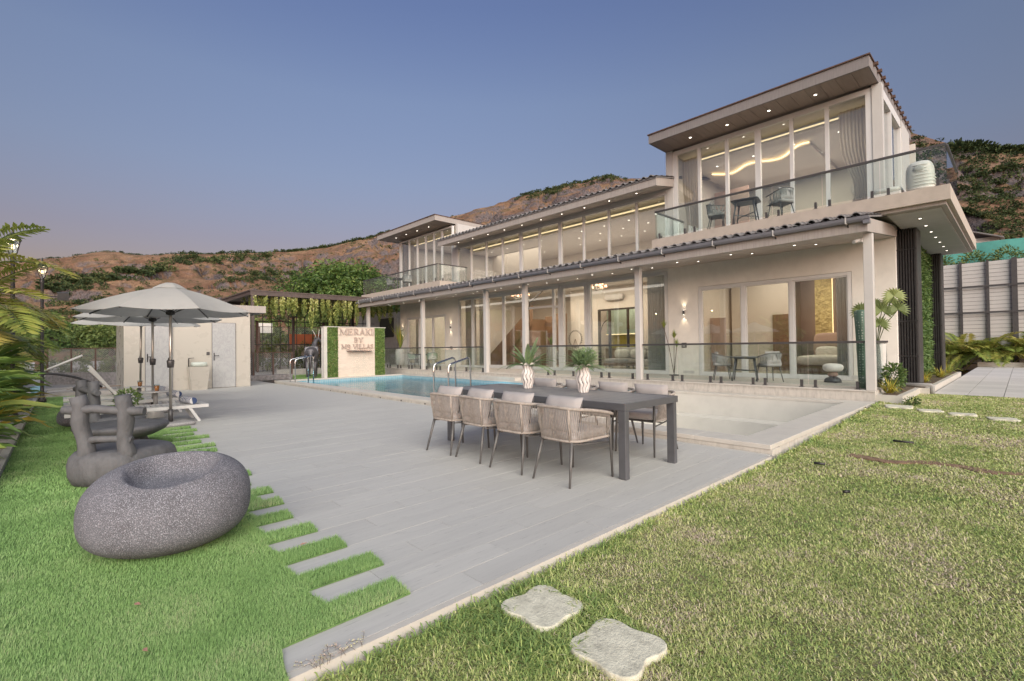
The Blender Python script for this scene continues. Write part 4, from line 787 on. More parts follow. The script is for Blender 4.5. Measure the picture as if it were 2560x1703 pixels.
# ---- rope dining chair; local: faces +Y, origin on the floor
def rope_chair():
    t_ = thing('dining_chair', 'x', 'chair', (0, 0, 0), 0, 'rope dining chairs around the long table')
    hw, yf, yb = .285, .30, -.29
    def path(u_, off=0):      # U-shaped plan from front-left round the back to front-right; u 0..1
        r0 = .16; pts = [(-hw-off, yf), (-hw-off, yb+r0)]
        pts += [(-hw-off+(r0+off)*(1-math.cos(a)), yb+r0-(r0+off)*math.sin(a)) for a in np.linspace(0, PI/2, 7)[1:]]
        pts += [(-p[0], p[1]) for p in pts[::-1]]
        ls = [0]
        for i in range(1, len(pts)): ls.append(ls[-1]+math.dist(pts[i], pts[i-1]))
        s_ = u_*ls[-1]
        for i in range(1, len(pts)):
            if s_ <= ls[i]+1e-9:
                f = (s_-ls[i-1])/max(1e-9, ls[i]-ls[i-1]); return (pts[i-1][0]+(pts[i][0]-pts[i-1][0])*f, pts[i-1][1]+(pts[i][1]-pts[i-1][1])*f)
        return pts[-1]
    def topz(u_): return .665+.105*math.sin(PI*u_)**.8
    sc = .93
    for sx_ in (-1, 1):
        MB().tube([(sx_*.265, yf-.01, .66), (sx_*.268, yf, .43), (sx_*.275, yf+.02, 0)], [.016, .017, .011], 8).build('leg', M['chair_leg'], t_, False)
        MB().tube([(sx_*.20, yb+.06, .44), (sx_*.255, yb-.04, 0)], [.019, .011], 8).build('leg', M['chair_leg'], t_, False)
        MB().tube([(sx_*.262, yf-.02, .37), (sx_*.205, yb+.07, .40)], .009, 6).build('stretcher', M['chair_leg'], t_, False)
    MB().tube([(-.225, .0, .385), (.225, .0, .385)], .008, 6).build('cross_brace', M['chair_leg'], t_, False)
    MB().bb(-.255, .255, yb+.1, yf-.02, .415, .435).build('seat_frame', M['chair_leg'], t_, False, bevel=.01)
    rp = MB(); n_ = 76
    for i in range(n_):
        u0 = .012+.976*i/(n_-1); u1 = min(1, max(0, u0+(.022 if u0 < .5 else -.022))); b0 = path(u0); t0 = path(u1, .02)
        m_ = path((u0+u1)/2, .018); zt_ = topz(u1)
        rp.tube([(b0[0]*sc, b0[1]*sc, .435), (m_[0]*.985, m_[1]*.985, (.43+zt_)/2), (t0[0], t0[1], zt_)], .0042, 4, cap=False)
    rp = rp.build('rope_weave', M['chair_rope'], t_, False); tag(rp, kind='stuff')
    us = np.linspace(0, 1, 34)
    MB().tube([(*path(u_, .02), topz(u_)) for u_ in us], .017, 8).build('top_rail', M['chair_rope'], t_, False)
    MB().tube([(path(u_)[0]*sc, path(u_)[1]*sc, .435) for u_ in us], .014, 8).build('bottom_rail', M['chair_rope'], t_, False)
    for u_ in (.37, .63):
        b0 = path(u_); t0 = path(u_, .022); MB().tube([(b0[0]*sc, b0[1]*sc, .435), (t0[0], t0[1], topz(u_))], .013, 6).build('wrapped_post', M['chair_rope'], t_, False)
    MB().blob((0, .02, .485), (.255, .275, .052), .35, .28, 28, 10).build('seat_cushion', M['cushion'], t_, False)
    rot = Matrix.Rotation(R(-16), 3, 'X'); pillow(MB(), (0, -.155, .68), .50, .40, .17, rot, 14, 3).build('back_cushion', M['cushion'], t_, False)
    return t_
ch = rope_chair(); near = [(-3.27, 3.93), (-3.97, 3.93), (-4.66, 3.96), (-5.30, 3.95)]; far = [(-3.40, 5.62), (-4.02, 5.64), (-4.68, 5.66), (-5.38, 5.68)]
labs = ['taupe rope dining chair nearest the camera on the turf side of the long table', 'second rope dining chair from the camera on the turf side of the table', 'third rope dining chair from the camera on the turf side of the table', 'rope dining chair at the pool end of the near row, beside the ladder']
labf = ['rope dining chair at the lawn end of the far row, seat cushion in full view', 'second rope dining chair from the lawn end on the pool side of the table', 'rope dining chair behind the right vase on the pool side of the table', 'rope dining chair behind the left vase, farthest on the pool side']
for i, (p, lb) in enumerate(list(zip(near, labs))+list(zip(far, labf))):
    rz = (PI if i >= 4 else 0)+random.uniform(-.05, .05)
    if i == 0: ch.location = (*p, 0); ch.rotation_euler = (0, 0, rz); ch['label'] = lb
    else: copy_tree(ch, (*p, 0), rz, lb)
# ---- dining table
tb = thing('dining_table', 'long dark grey slatted outdoor dining table on the deck', 'table', (-4.32, 4.75, 0)); X0, X1, Y0, Y1, ZT = -5.90, -2.79, 4.20, 5.30, .782
fr_ = MB(); fr_.bb(X0, X1, Y0, Y0+.055, ZT-.075, ZT); fr_.bb(X0, X1, Y1-.055, Y1, ZT-.075, ZT); fr_.bb(X0, X0+.06, Y0+.055, Y1-.055, ZT-.075, ZT); fr_.bb(X1-.06, X1, Y0+.055, Y1-.055, ZT-.075, ZT); fr_.build('frame', M['tablem'], tb, bevel=.006)
ns = 7; s_ = (Y1-Y0-.11)/ns
for i in range(ns): MB().bb(X0+.062, X1-.062, Y0+.055+i*s_+.003, Y0+.055+(i+1)*s_-.003, ZT-.028, ZT-.003).build('slat', M['table'], tb, bevel=.003)
for x in (X0+.002, X1-.092):
    MB().bb(x, x+.09, Y0+.002, Y0+.075, 0, ZT-.0755).build('leg', M['tablem'], tb, bevel=.008)
    P = [(x+.045+.045*math.cos(a)*1, Y1-.055+.053*math.sin(a)) for a in np.linspace(-PI/2, PI/2, 10)]
    MB().prism([(x, Y1-.105), (x+.09, Y1-.105)]+[(x+.09, Y1-.05), (x+.08, Y1-.02), (x+.055, Y1-.004), (x+.035, Y1-.004), (x+.01, Y1-.02), (x, Y1-.05)], 0, ZT-.0755).build('leg', M['tablem'], tb)
# ---- ruffled vases with ferns
M['vase'] = pm('vase_white', (.72, .67, .63), .45, .03, 8, bmp=.05); M['vstripe'] = pm('vase_stripe_black', (.05, .045, .045), .5, .1, 8, bmp=.05); M['fern'] = leafmat('fern_leaflets', [(0, (.12, .18, .09)), (.5, (.22, .32, .15)), (1, (.36, .46, .22))], .55, .3)
def vase(loc, label):
    t_ = thing('vase', label, 'vase', loc, 0, 'ruffled vases on the dining table'); n_, K = 72, 30; vs = []; H = .36
    for k in range(K+1):
        f = k/K; r0 = .058+.040*math.sin(PI*min(1, f/.86)**.9)*(1 if f < .86 else 1); r0 = np.interp(f, [0, .1, .35, .6, .8, .92, 1], [.055, .062, .088, .092, .066, .072, .105])
        for i in range(n_):
            a = TAU*i/n_; ph = a+.16*math.sin(TAU*f*2.6); rib = .006*math.cos(9*ph)
            rim = np.interp(f, [0, .85, 1], [0, 0, 1]); rr_ = r0+rib*(1-rim)+rim*.022*math.sin(7*a); vs.append((rr_*math.cos(a), rr_*math.sin(a), f*H+rim*.016*math.cos(7*a+1)))
    mb = MB(); b0 = len(mb.v); mb.v += vs
    for k in range(K):
        for i in range(n_):
            a = TAU*(i+.5)/n_; ph = a+.16*math.sin(TAU*(k+.5)/K*2.6); mb.f.append((k*n_+i, k*n_+(i+1) % n_, (k+1)*n_+(i+1) % n_, (k+1)*n_+i)); mb.m.append(1 if math.cos(9*ph) < -.90 and k < K-2 else 0); mb.s.append(True)
    mb.f.append(tuple(reversed(range(n_)))); mb.m.append(0); mb.s.append(False); mb.build('body', [M['vase'], M['vstripe']], t_, False); return t_
def frond_leaf(V, F, T, base, d0, L, droop, nl, ll, lw, tint, r_, up_v=.35, taper=True, twist=0):
    """pinnate frond appended to lists (numpy-free)"""
    p = Vector(base); d = Vector(d0).normalized(); step = L/nl; path = [p.copy()]
    for i in range(nl):
        d = (d+Vector((0, 0, -droop*step))).normalized(); p = p+d*step; path.append(p.copy())
        sd_ = d.cross(Vector((0, 0, 1))); sd_ = sd_.normalized() if sd_.length > .01 else Vector((1, 0, 0)); u_ = sd_.cross(d)
        f = i/nl; ll_ = ll*(math.sin(PI*(.12+.86*f))**.7 if taper else 1-f*.5)
        for s2 in (-1, 1):
            e_ = (sd_*s2*1+d*.55+u_*up_v*r_.uniform(.4, 1.4)+Vector((0, 0, twist*r_.uniform(-1, 1)))).normalized(); L2 = ll_*r_.uniform(.85, 1.1); q_ = p+e_*L2+Vector((0, 0, -.25*L2*L2/ll)); md = p+e_*L2*.5; wv_ = e_.cross(u_).normalized()*lw/2
            b0 = len(V); V += [tuple(p-wv_*.4), tuple(md-wv_), tuple(q_), tuple(md+wv_)]; F.append((b0, b0+1, b0+2, b0+3)); tt_ = min(1, max(0, tint+r_.uniform(-.14, .14))); T += [tt_]*4
    return path
def fern(parent, z, n_, L, ll, lw, seed, bushy=False):
    r_ = random.Random(seed); V = []; F = []; T = []; st_ = MB()
    for i in range(n_):
        a = TAU*i/n_*2.4+r_.uniform(-.3, .3); el = r_.uniform(.35, 1.35); d = (math.cos(a)*math.cos(el), math.sin(a)*math.cos(el), math.sin(el)); pt = frond_leaf(V, F, T, (r_.uniform(-.02, .02), r_.uniform(-.02, .02), z), d, L*r_.uniform(.65, 1.15), (2.2 if not bushy else 3.2), 34, ll, lw, r_.uniform(.2, .8), r_, .2)
        st_.tube(pt[::4]+[pt[-1]], .0016, 3, cap=False)
    npmesh('fern_leaves', np.array(V), np.array(F), M['fern'], parent, False, col=np.array(T)); st_.build('fern_stems', M['fern'], parent, False)
# ---- strap-woven tub chairs and small square tables
def strap_chair(mat, cush, name='lounge_chair', w_=.56):
    t_ = thing(name, 'x', 'chair'); hw, yf, yb = w_/2, .24, -.27
    def U(u_, k=1.0): a = PI*(1-u_); x = hw*math.copysign(abs(math.cos(a))**.55, math.cos(a))*k; y = yf-(yf-yb)*math.sin(a)**.7*k; return (x, y)
    for sx_ in (-1, 1):
        MB().tube([(sx_*.20, .17, .41), (sx_*.25, .23, 0)], [.016, .011], 6).build('leg', M['chair_leg'], t_, False); MB().tube([(sx_*.18, -.15, .41), (sx_*.23, -.24, 0)], [.016, .011], 6).build('leg', M['chair_leg'], t_, False)
    for k in range(7): MB().bb(-.22+.066*k, -.18+.066*k, -.2, .2, .405, .42).build('seat_slat', M['chair_leg'], t_, False)
    wv = MB(); n_ = 15; tz = lambda u_: .66+.12*math.sin(PI*u_)
    for s2 in (-1, 1):
        for i in range(n_):
            u0 = (i+.5)/n_; u1 = min(.995, max(.005, u0+s2*.055)); b0, m0, t0 = U(u0, .86), U((u0+u1)/2, .95), U(u1, 1.0); e_ = .01*s2
            pts = [(b0[0], b0[1], .42), (m0[0]*(1+e_), m0[1]*(1+e_), .42+.5*(tz(u1)-.42)), (t0[0], t0[1], tz(u1))]; vs = []
            for p in pts:
                nx = Vector((p[0], p[1], 0)).normalized(); tn = Vector((-nx.y, nx.x, 0))*.016; vs += [Vector(p)-tn, Vector(p)+tn]
            vs2 = [v_+Vector((v_.x, v_.y, 0)).normalized()*.006 for v_ in vs]; k = len(vs)
            wv.add(vs+vs2, [(0, 1, 3, 2), (2, 3, 5, 4), (k, k+2, k+3, k+1), (k+2, k+4, k+5, k+3), (0, 2, k+2, k), (2, 4, k+4, k+2), (1, k+1, k+3, 3), (3, k+3, k+5, 5)])
    tag(wv.build('woven_straps', mat, t_, False), kind='stuff')
    us = np.linspace(0, 1, 26); MB().tube([(*U(u_), tz(u_)) for u_ in us], .013, 6).build('top_rail', M['chair_leg'], t_, False); MB().tube([(*U(u_, .86), .42) for u_ in us], .012, 6).build('bottom_rail', M['chair_leg'], t_, False)
    MB().blob((0, .0, .46), (.225, .235, .045), .35, .3, 20, 8).build('seat_cushion', cush, t_, False); pillow(MB(), (0, -.17, .66), .42, .36, .12, Matrix.Rotation(R(-14), 3, 'X'), 8, 5).build('back_cushion', cush, t_, False)
    return t_
def small_table(label, loc, w_=.78, h_=.72, group=None, rz=0):
    t_ = thing('cafe_table', label, 'table', loc, rz, group); MB().blob((0, 0, h_-.015), (w_/2, w_/2, .016), .2, .25, 28, 6).build('table_top', M['tablem'], t_, False); MB().box((0, 0, h_-.05), (w_*.72, w_*.72, .03)).build('apron', M['tablem'], t_, False)
    for a in (-1, 1):
        for b2 in (-1, 1): MB().tube([(a*w_*.30, b2*w_*.30, h_-.04), (a*w_*.42, b2*w_*.42, 0)], [.024, .016], 6).build('leg', M['tablem'], t_, False)
    MB().bar((-w_*.36, -w_*.36, .28), (w_*.36, w_*.36, .28), .03, .02).build('stretcher', M['tablem'], t_, False); MB().bar((w_*.36, -w_*.36, .30), (-w_*.36, w_*.36, .30), .03, .02).build('stretcher', M['tablem'], t_, False); return t_
G = 'woven strap chairs of the terraces'
c1 = strap_chair(M['strap'], M['cushion']); c1.location = (-5.98, 13.98, TZ); c1.rotation_euler = (0, 0, R(-62)); tag(c1, 'grey strap-woven chair left of the round-cornered table outside the bedroom', group=G)
copy_tree(c1, (-4.72, 14.05, TZ), R(52), 'grey strap-woven chair right of the small table outside the bedroom', G)
small_table('small dark table between two woven chairs outside the bedroom', (-5.36, 14.05, TZ), .74, .68, 'small terrace tables', .3)
copy_tree(c1, (-6.12, 14.12, UZ), R(-70), 'grey strap-woven chair at the left on the right balcony', G); copy_tree(c1, (-4.38, 14.15, UZ), R(62), 'grey strap-woven chair seen from behind on the right balcony', G)
small_table('small dark table between the two chairs on the right balcony', (-5.28, 14.12, UZ), .72, .70, 'small terrace tables', .2)
c2 = strap_chair(M['strapG'], M['pot']); c2.location = (-22.9, 14.1, TZ); c2.rotation_euler = (0, 0, R(-55)); tag(c2, 'pale green woven chair left of the far terrace table', group=G); copy_tree(c2, (-21.35, 14.3, TZ), R(60), 'pale green woven chair right of the far terrace table', G)
small_table('small dark table between the pale green chairs at the far terrace end', (-22.1, 14.15, TZ), .72, .72, 'small terrace tables')
copy_tree(c1, (-25.6, 14.3, UZ), R(-40), 'grey woven chair on the left balcony behind its glass', G); copy_tree(c1, (-23.9, 14.4, UZ), R(70), 'second grey woven chair on the left balcony nearer the corner', G); small_table('small table on the left balcony', (-24.7, 14.3, UZ), .7, .7, 'small terrace tables')
# ---- terrazzo boulder seats
def boulder(loc, label, rz=0, sc=1.0):
    n_, K = 64, 40; V = []
    for k in range(K+1):
        ph = -PI/2+PI*k/K
        for i in range(n_):
            a = TAU*i/n_; cx, sx_ = math.cos(ph), math.sin(ph); pw = lambda x, e: math.copysign(abs(x)**e, x)
            x = .575*pw(cx, .74)*math.cos(a); y = .47*pw(cx, .74)*math.sin(a); z = .345*pw(sx_, .80)+.335
            if z < .02: z = .0
            h0 = math.hypot((x-.05)/.30, (y+.04)/.30)      # dished seat
            if sx_ > .3 and h0 < 1.0:
                f = 1-h0**6; z -= .19*max(0, f)
            z += .03*x+(.16*y if z > .3 else .16*y*max(0, z-.05)/.3); V.append((x*sc, y*sc, max(0, z)*sc))
    mb = MB().add(V, [(k*n_+i, k*n_+(i+1) % n_, (k+1)*n_+(i+1) % n_, (k+1)*n_+i) for k in range(K) for i in range(n_)], 0, True)
    o_ = mb.build('boulder_seat', M['stone']); o_.location = loc; o_.rotation_euler = (0, 0, rz); s2 = o_.modifiers.new('s', 'SUBSURF'); s2.levels = 1; s2.render_levels = 1; return tag(o_, label, 'seat', 'grey speckled boulder seats')
boulder((-4.17, .56, .0), 'large grey speckled boulder seat with a scooped top in the left foreground', R(62), .90); boulder((-12.1, .25, 0), 'small grey speckled boulder seat behind the stone table at the left', R(35), .60)
# ---- faux-log chairs and stone table
def log_chair(loc, rz, label):
    t_ = thing('log_chair', label, 'chair', loc, rz, 'grey faux-log chairs')
    def nz(a, f): return 1+.05*math.sin(3*a+1)+.03*math.sin(5*a+2*f)
    MB().lathe([(.33, 0), (.42, .03), (.455, .12), (.46, .22), (.44, .30), (.40, .345), (.36, .355), (.2, .352), (0.01, .35)], (0, 0, 0), 40, fr=nz).build('seat', M['log'], t_, False)
    for s2, x in ((-1, -.17), (1, .17)):
        r_ = random.Random(3+s2); MB().tube([(x+.014*math.sin(k*1.3+s2)-(.085 if s2 < 0 else .02)*k/8, -.30+.01*math.cos(k*1.7)-.02*k/8, .24+.69*k/8) for k in range(9)], [.092, .082, .072, .068, .070, .075, .07, .073, .07], 12).build('post', M['log'], t_, False)
    MB().tube([(-.37, -.335, .80), (-.25, -.325, .79), (-.1, -.34, .80), (.08, -.335, .775), (.23, -.33, .76), (.345, -.34, .755)], [.042, .05, .045, .044, .052, .042], 10).build('top_rail', M['log'], t_, False)
    MB().tube([(-.22, -.31, .46), (-.08, -.325, .485), (.08, -.32, .48), (.22, -.31, .45)], [.05, .036, .036, .05], 9).build('lower_rail', M['log'], t_, False); return t_
log_chair((-6.78, .50, 0), R(62), 'grey faux-log chair with ladder back, seen from behind next to the boulder seat'); log_chair((-10.1, .62, 0), R(20), 'grey faux-log chair behind the stone table, its back towards the planting bed')
t_ = thing('stone_table', 'low dark grey faux-stone table between the log chairs', 'table', (-8.75, .63, 0)); 
MB().lathe([(.24, .17), (.38, .20), (.50, .26), (.55, .32), (.545, .35), (.52, .366), (.3, .367), (.01, .367)], (-8.75, .63, 0), 40, fr=lambda a, f: 1+.06*math.sin(2*a+.5)+.03*math.sin(5*a)).build('table_top', M['log'], t_)
for a in (.3, 2.3, 4.4): MB().tube([(-8.75+.20*math.cos(a), .63+.20*math.sin(a), .23), (-8.75+.29*math.cos(a), .63+.29*math.sin(a), .10), (-8.75+.33*math.cos(a), .63+.33*math.sin(a), 0)], [.14, .10, .12], 12).build('leg', M['log'], t_)
# ---- parasols
M['pole'] = pm('parasol_pole', (.50, .47, .43), .3, .08, 6, metal=.8, bmp=.03); M['granite'] = speckmat('granite_base', (.30, .285, .28), (.5, .48, .46), .8, 90)
def parasol(loc, label, rz=0, tilt=0):
    t_ = thing('parasol', label, 'parasol', loc, rz, 'white parasols over the loungers'); T3 = Matrix.Rotation(tilt, 3, 'Y'); o3 = Vector((0, 0, .12)); tr = lambda p: o3+T3 @ (Vector(p)-o3)
    MB().blob((0, 0, .035), (.33, .33, .035), .3, .22, 24, 6).build('base_stone', M['granite'], t_, False); MB().lathe([(.038, .07), (.038, .30)], (0, 0, 0), 12).build('base_tube', M['rail'], t_, False)
    MB().tube([tr((0, 0, .25)), tr((0, 0, 2.62))], .024, 12).build('pole', M['pole'], t_, False); MB().lathe([(.05, -.075), (.062, .05), (.05, .07)], tr((0, 0, 1.15)), 10).build('crank_box', M['rail'], t_, False); MB().tube([tr((-.05, 0, 1.2)), tr((-.11, 0, 1.2)), tr((-.11, 0, 1.26))], .009, 6).build('crank_handle', M['rail'], t_, False)
    MB().lathe([(.03, -.05), (.075, -.03), (.075, .02), (.03, .05)], tr((0, 0, 2.10)), 12).build('hub', M['dark'], t_, False)
    Rr, zr, za = 1.40, 2.10, 2.60; cn = MB(); K, Sg = 7, 8; vs = []
    for k in range(K+1):
        f = .13+.87*k/K; 
        for i in range(8*6):
            a = TAU*i/48; u_ = (i % 6)/6; ra = math.cos(PI/8)/math.cos((u_-.5)*PI/4); sag = .05*f*f*math.sin(PI*u_); z = za-(za-zr)*f**1.0+.05*math.sin(PI*f)-sag*.6; rr_ = Rr*f*(ra*1.0)*(1-.04*math.sin(PI*u_)*f*f)
            vs.append(tr((rr_*math.cos(a), rr_*math.sin(a), z)))
    n_ = 48; cn.add(vs, [(k*n_+i, k*n_+(i+1) % n_, (k+1)*n_+(i+1) % n_, (k+1)*n_+i) for k in range(K) for i in range(n_)], 0, False); cn = cn.build('canopy', M['canopy'], t_, False)
    so = cn.modifiers.new('t', 'SOLIDIFY'); so.thickness = .004
    tv = MB(); vs = []
    for f, z in ((.20, za-.055), (.12, za+.015), (.055, za+.055)):
        for i in range(8): a = TAU*i/8; vs.append(tr((Rr*f*math.cos(a), Rr*f*math.sin(a), z)))
    tv.add(vs, [(k*8+i, k*8+(i+1) % 8, (k+1)*8+(i+1) % 8, (k+1)*8+i) for k in range(2) for i in range(8)]+[tuple(range(16, 24))]); tv.build('vent_cap', M['canopy'], cn, False)
    for i in range(8):
        a = TAU*i/8; d = (math.cos(a), math.sin(a)); rb = MB().tube([tr((d[0]*.06, d[1]*.06, za-.03)), tr((d[0]*Rr*.5, d[1]*Rr*.5, za-(za-zr)*.5+.025)), tr((d[0]*Rr*.985, d[1]*Rr*.985, zr-.012))], .013, 5).build('rib', M['rail'], t_, False)
        MB().tube([tr((d[0]*.06, d[1]*.06, 2.10)), tr((d[0]*Rr*.46, d[1]*Rr*.46, za-(za-zr)*.46+.02))], .007, 4).build('strut', M['rail'], rb, False)
    return t_
parasol((-10.9, 1.5, 0), 'white octagonal parasol in front, nearest the camera', .15); parasol((-13.45, 1.52, 0), 'white parasol in the middle of the row of three', .3); parasol((-16.2, 1.56, 0), 'white parasol with the leaning pole, nearest the shed', .1, R(3.2))
# ---- sun loungers with towels, side tables and drinks
M['towel'] = None
m_, t, b, o_ = newmat('striped_towel'); v = mapping(t); wv = N(t, 'ShaderNodeTexWave'); wv.inputs['Scale'].default_value = 5.5; wv.inputs['Distortion'].default_value = 1.5; t.links.new(v, wv.inputs['Vector']); c = ramp(t, wv.outputs[0], [(.45, (.62, .61, .60)), (.52, (.05, .075, .16))]); t.links.new(c, b.inputs['Base Color']); b.inputs['Roughness'].default_value = .95; n1 = noise(t, 300, 2, .5, v); bump(t, b, n1.outputs[0], .5, .004); M['towel'] = m_
def lounger(loc, label, back, first=None):
    t_ = thing('sun_lounger', label, 'lounger', loc, 0, 'white sun loungers beside the turf'); W = .33
    for s2 in (-1, 1): MB().bb(s2*W-.025, s2*W+.025, 0, 2.1, .27, .33).build('side_rail', M['lounger'], t_, False)
    MB().bb(-W+.026, W-.026, 2.04, 2.1, .27, .33).bb(-W+.026, W-.026, 0, .05, .27, .33).build('end_rail', M['lounger'], t_, False); hy = .95
    for k in range(13): MB().bb(-W+.027, W-.027, hy+.02+k*.083, hy+.085+k*.083, .312, .327).build('slat', M['lounger'], t_, False)
    a = back; br_ = MB()
    for k in range(10):
        y0, y1 = -.02-k*.088, -.088-k*.088; p0 = (hy+y0*math.cos(a), .33-y0*math.sin(a)); p1 = (hy+y1*math.cos(a), .33-y1*math.sin(a)); MB().bar((0, p0[0], p0[1]), (0, p1[0], p1[1]), 2*W-.06, .016, upv=(1, 0, 0)).build('back_slat', M['lounger'], t_, False) if False else br_.add([(-W+.03, p0[0], p0[1]), (W-.03, p0[0], p0[1]), (W-.03, p1[0], p1[1]), (-W+.03, p1[0], p1[1]), (-W+.03, p0[0]-.045*math.sin(a), p0[1]-.045*math.cos(a)), (W-.03, p0[0]-.045*math.sin(a), p0[1]-.045*math.cos(a)), (W-.03, p1[0]-.045*math.sin(a), p1[1]-.045*math.cos(a)), (-W+.03, p1[0]-.045*math.sin(a), p1[1]-.045*math.cos(a))], [(0, 1, 2, 3), (7, 6, 5, 4), (0, 4, 5, 1), (1, 5, 6, 2), (2, 6, 7, 3), (3, 7, 4, 0)])
    tag(br_.build('backrest', M['lounger'], t_, False), kind='stuff')
    for s2 in (-1, 1): MB().bar((s2*W, hy, .31), (s2*W, hy-.9*math.cos(a), .31+.9*math.sin(a)), .05, .06, upv=(1, 0, 0)).build('back_rail', M['lounger'], t_, False)
    for s2 in (-1, 1):
        MB().bar((s2*W, .30, .29), (s2*W, .12, 0), .05, .035, upv=(1, 0, 0)).build('leg', M['lounger'], t_, False); MB().bar((s2*W, 1.78, .29), (s2*W, 1.95, 0), .05, .035, upv=(1, 0, 0)).build('leg', M['lounger'], t_, False)
    return t_
for x, lb, bk in ((-11.45, 'white slatted sun lounger lying flat under the nearest parasol', R(4)), (-13.45, 'white sun lounger with raised backrest in the middle of the three', R(52)), (-15.2, 'white sun lounger with raised backrest nearest the shed', R(56))):
    lounger((x, .05, .0), lb, bk)
for x, y, lb in ((-11.45, 1.86, 'rolled blue and white towel on the foot of the nearest lounger'), (-13.45, 1.92, 'rolled blue and white towel on the foot of the middle lounger'), (-15.2, 1.94, 'rolled blue and white towel on the farthest lounger')):
    mb = MB().tube([(x-.24, y-.06, .40), (x-.1, y-.02, .405), (x+.05, y+.02, .40), (x+.24, y+.05, .40)], [.068, .075, .073, .066], 14); P = [(x-.255+.0*k, y-.06+.012*k*math.cos(k*.9), .40+.012*k*math.sin(k*.9)) for k in range(6)]; mb.tube(P, .008, 5); tag(mb.build('rolled_towel', M['towel']), lb, 'towel', 'rolled towels on the loungers')
M['juice'] = pm('orange_juice', (.75, .22, .02), .2, .05, 5, bmp=0)
for x, y, lb, lb2 in ((-12.42, 1.45, 'round white side table between the first two loungers', 'glass of orange drink on the nearer side table'), (-14.40, 1.36, 'round white side table between the far two loungers', 'glass of orange drink on the farther side table')):
    t_ = thing('side_table', lb, 'table', (x, y, 0), 0, 'white side tables beside the loungers'); MB().lathe([(.17, 0), (.17, .02), (.12, .16), (.13, .22), (.055, .25)], (0, 0, 0), 20).build('base', M['pot'], t_, False); MB().lathe([(.04, .25), (.04, .53)], (0, 0, 0), 12).build('stem', M['strap'], t_, False); MB().lathe([(.25, .53), (.26, .54), (.25, .55)], (0, 0, 0), 28).build('table_top', M['lounger'], t_, False)
    t_ = thing('drink_glass', lb2, 'drink', (x+.02, y+.02, .552), 0, 'orange drinks'); MB().lathe([(.04, 0), (.052, .14), (.050, .14), (.038, .006)], (0, 0, 0), 16).build('glass', M['railglass'], t_, False); MB().lathe([(.037, .007), (.046, .115), (.001, .116)], (0, 0, 0), 16).build('juice', M['juice'], t_, False)
# white pot with a plant beside the stone table
M['shrub'] = leafmat('shrub_leaves', [(0, (.05, .09, .03)), (.5, (.10, .165, .05)), (1, (.20, .27, .08))], .5, .25)
def leafy(name_parent, c, rad, n_, L, W_, mat, seed, flat=.8, part='foliage', world=True, shell=.5):
    r_ = np.random.default_rng(seed); d = r_.normal(size=(n_, 3)); d /= np.linalg.norm(d, axis=1)[:, None]; C = np.array(c)+d*np.array(rad)*(shell+(1-shell)*r_.random((n_, 1)))**(.7); V, F, T = leafcloud(C, L*r_.uniform(.6, 1.2, n_), W_*r_.uniform(.7, 1.2, n_), r_.uniform(.1, .9, n_), flat, seed, nrm=d*.5); return npmesh(part, V, F, mat, name_parent, world, col=T)
v1 = vase((-4.90, 4.92, ZT-.002), 'white ruffled vase with wavy dark lines holding long fern fronds, left on the table'); fern(v1, .30, 30, .44, .048, .017, 4)
v2 = vase((-3.90, 4.93, ZT-.002), 'white ruffled vase holding a bushy feathery fern, right on the table'); fern(v2, .30, 80, .34, .026, .013, 9, True); leafy(v2, (.02, 0, .46), (.17, .17, .13), 1500, .024, .014, M['fern'], 44, part='fern_sprays', world=False, shell=.2)
t_ = thing('potted_plant', 'white tapered pot with a leafy plant between stone table and lounger', 'plant', (-10.7, .86, 0)); MB().lathe([(.07, 0), (.13, .10), (.15, .22), (.12, .34), (.10, .36), (.09, .35), (.02, .30)], (-10.7, .86, 0), 24).build('pot', M['pot'], t_); leafy(t_, (-10.7, .86, .58), (.21, .21, .17), 420, .06, .028, M['shrub'], 5); MB().tube([(-10.7, .86, .3), (-10.7, .86, .6)], .012, 5).build('stem', M['wood'], t_)
# ================================================================== SHED
sh = thing('shed', 'small cream marble-clad changing shed with flat roof behind the loungers', 'shed', (-20.5, 3.45, 0)); SX = -20.48; SB = -23.4
MB().bb(SB, SX, 1.54, 5.36, 0, 2.80).build('wall', M['shed'], sh, bevel=.01); MB().bb(SB-.3, SX+.10, 1.0, 5.90, 2.835, 3.10).bb(SB, SX, 1.56, 5.34, 2.80, 2.834).build('roof', M['fascia'], sh)
m_, t, b, o_ = newmat('veined_marble'); v = mapping(t, (1, 1, .55), (.5, .3, 0)); n1 = noise(t, 5, 8, .7, v, 1.2); k = N(t, 'ShaderNodeMath', operation='SUBTRACT'); t.links.new(n1.outputs[0], k.inputs[0]); k.inputs[1].default_value = .5; k2 = N(t, 'ShaderNodeMath', operation='ABSOLUTE'); t.links.new(k.outputs[0], k2.inputs[0]); c = ramp(t, k2.outputs[0], [(0, (.33, .33, .34)), (.03, (.40, .40, .395)), (.2, (.43, .43, .42))]); t.links.new(c, b.inputs['Base Color']); b.inputs['Roughness'].default_value = .2; M['marble'] = m_
for y0, y1, zt_ in ((4.07, 4.85, 2.42), (2.10, 2.88, 2.42)):
    d_ = MB().bb(SX+.002, SX+.035, y0+.012, y1-.012, .02, zt_-.012).build('door', M['marble'], sh); MB().bb(SX+.001, SX+.03, y0, y0+.010, 0, zt_).bb(SX+.001, SX+.03, y1-.010, y1, 0, zt_).bb(SX+.001, SX+.03, y0+.01, y1-.01, zt_-.010, zt_).build('door_gap', M['rail'], d_)
    MB().bb(SX+.036, SX+.05, y0+.05, y0+.08, 1.02, 1.30).tube([(SX+.05, y0+.065, 1.2), (SX+.10, y0+.065, 1.2), (SX+.10, y0+.21, 1.2)], .012, 6).build('handle', M['dark'], d_)
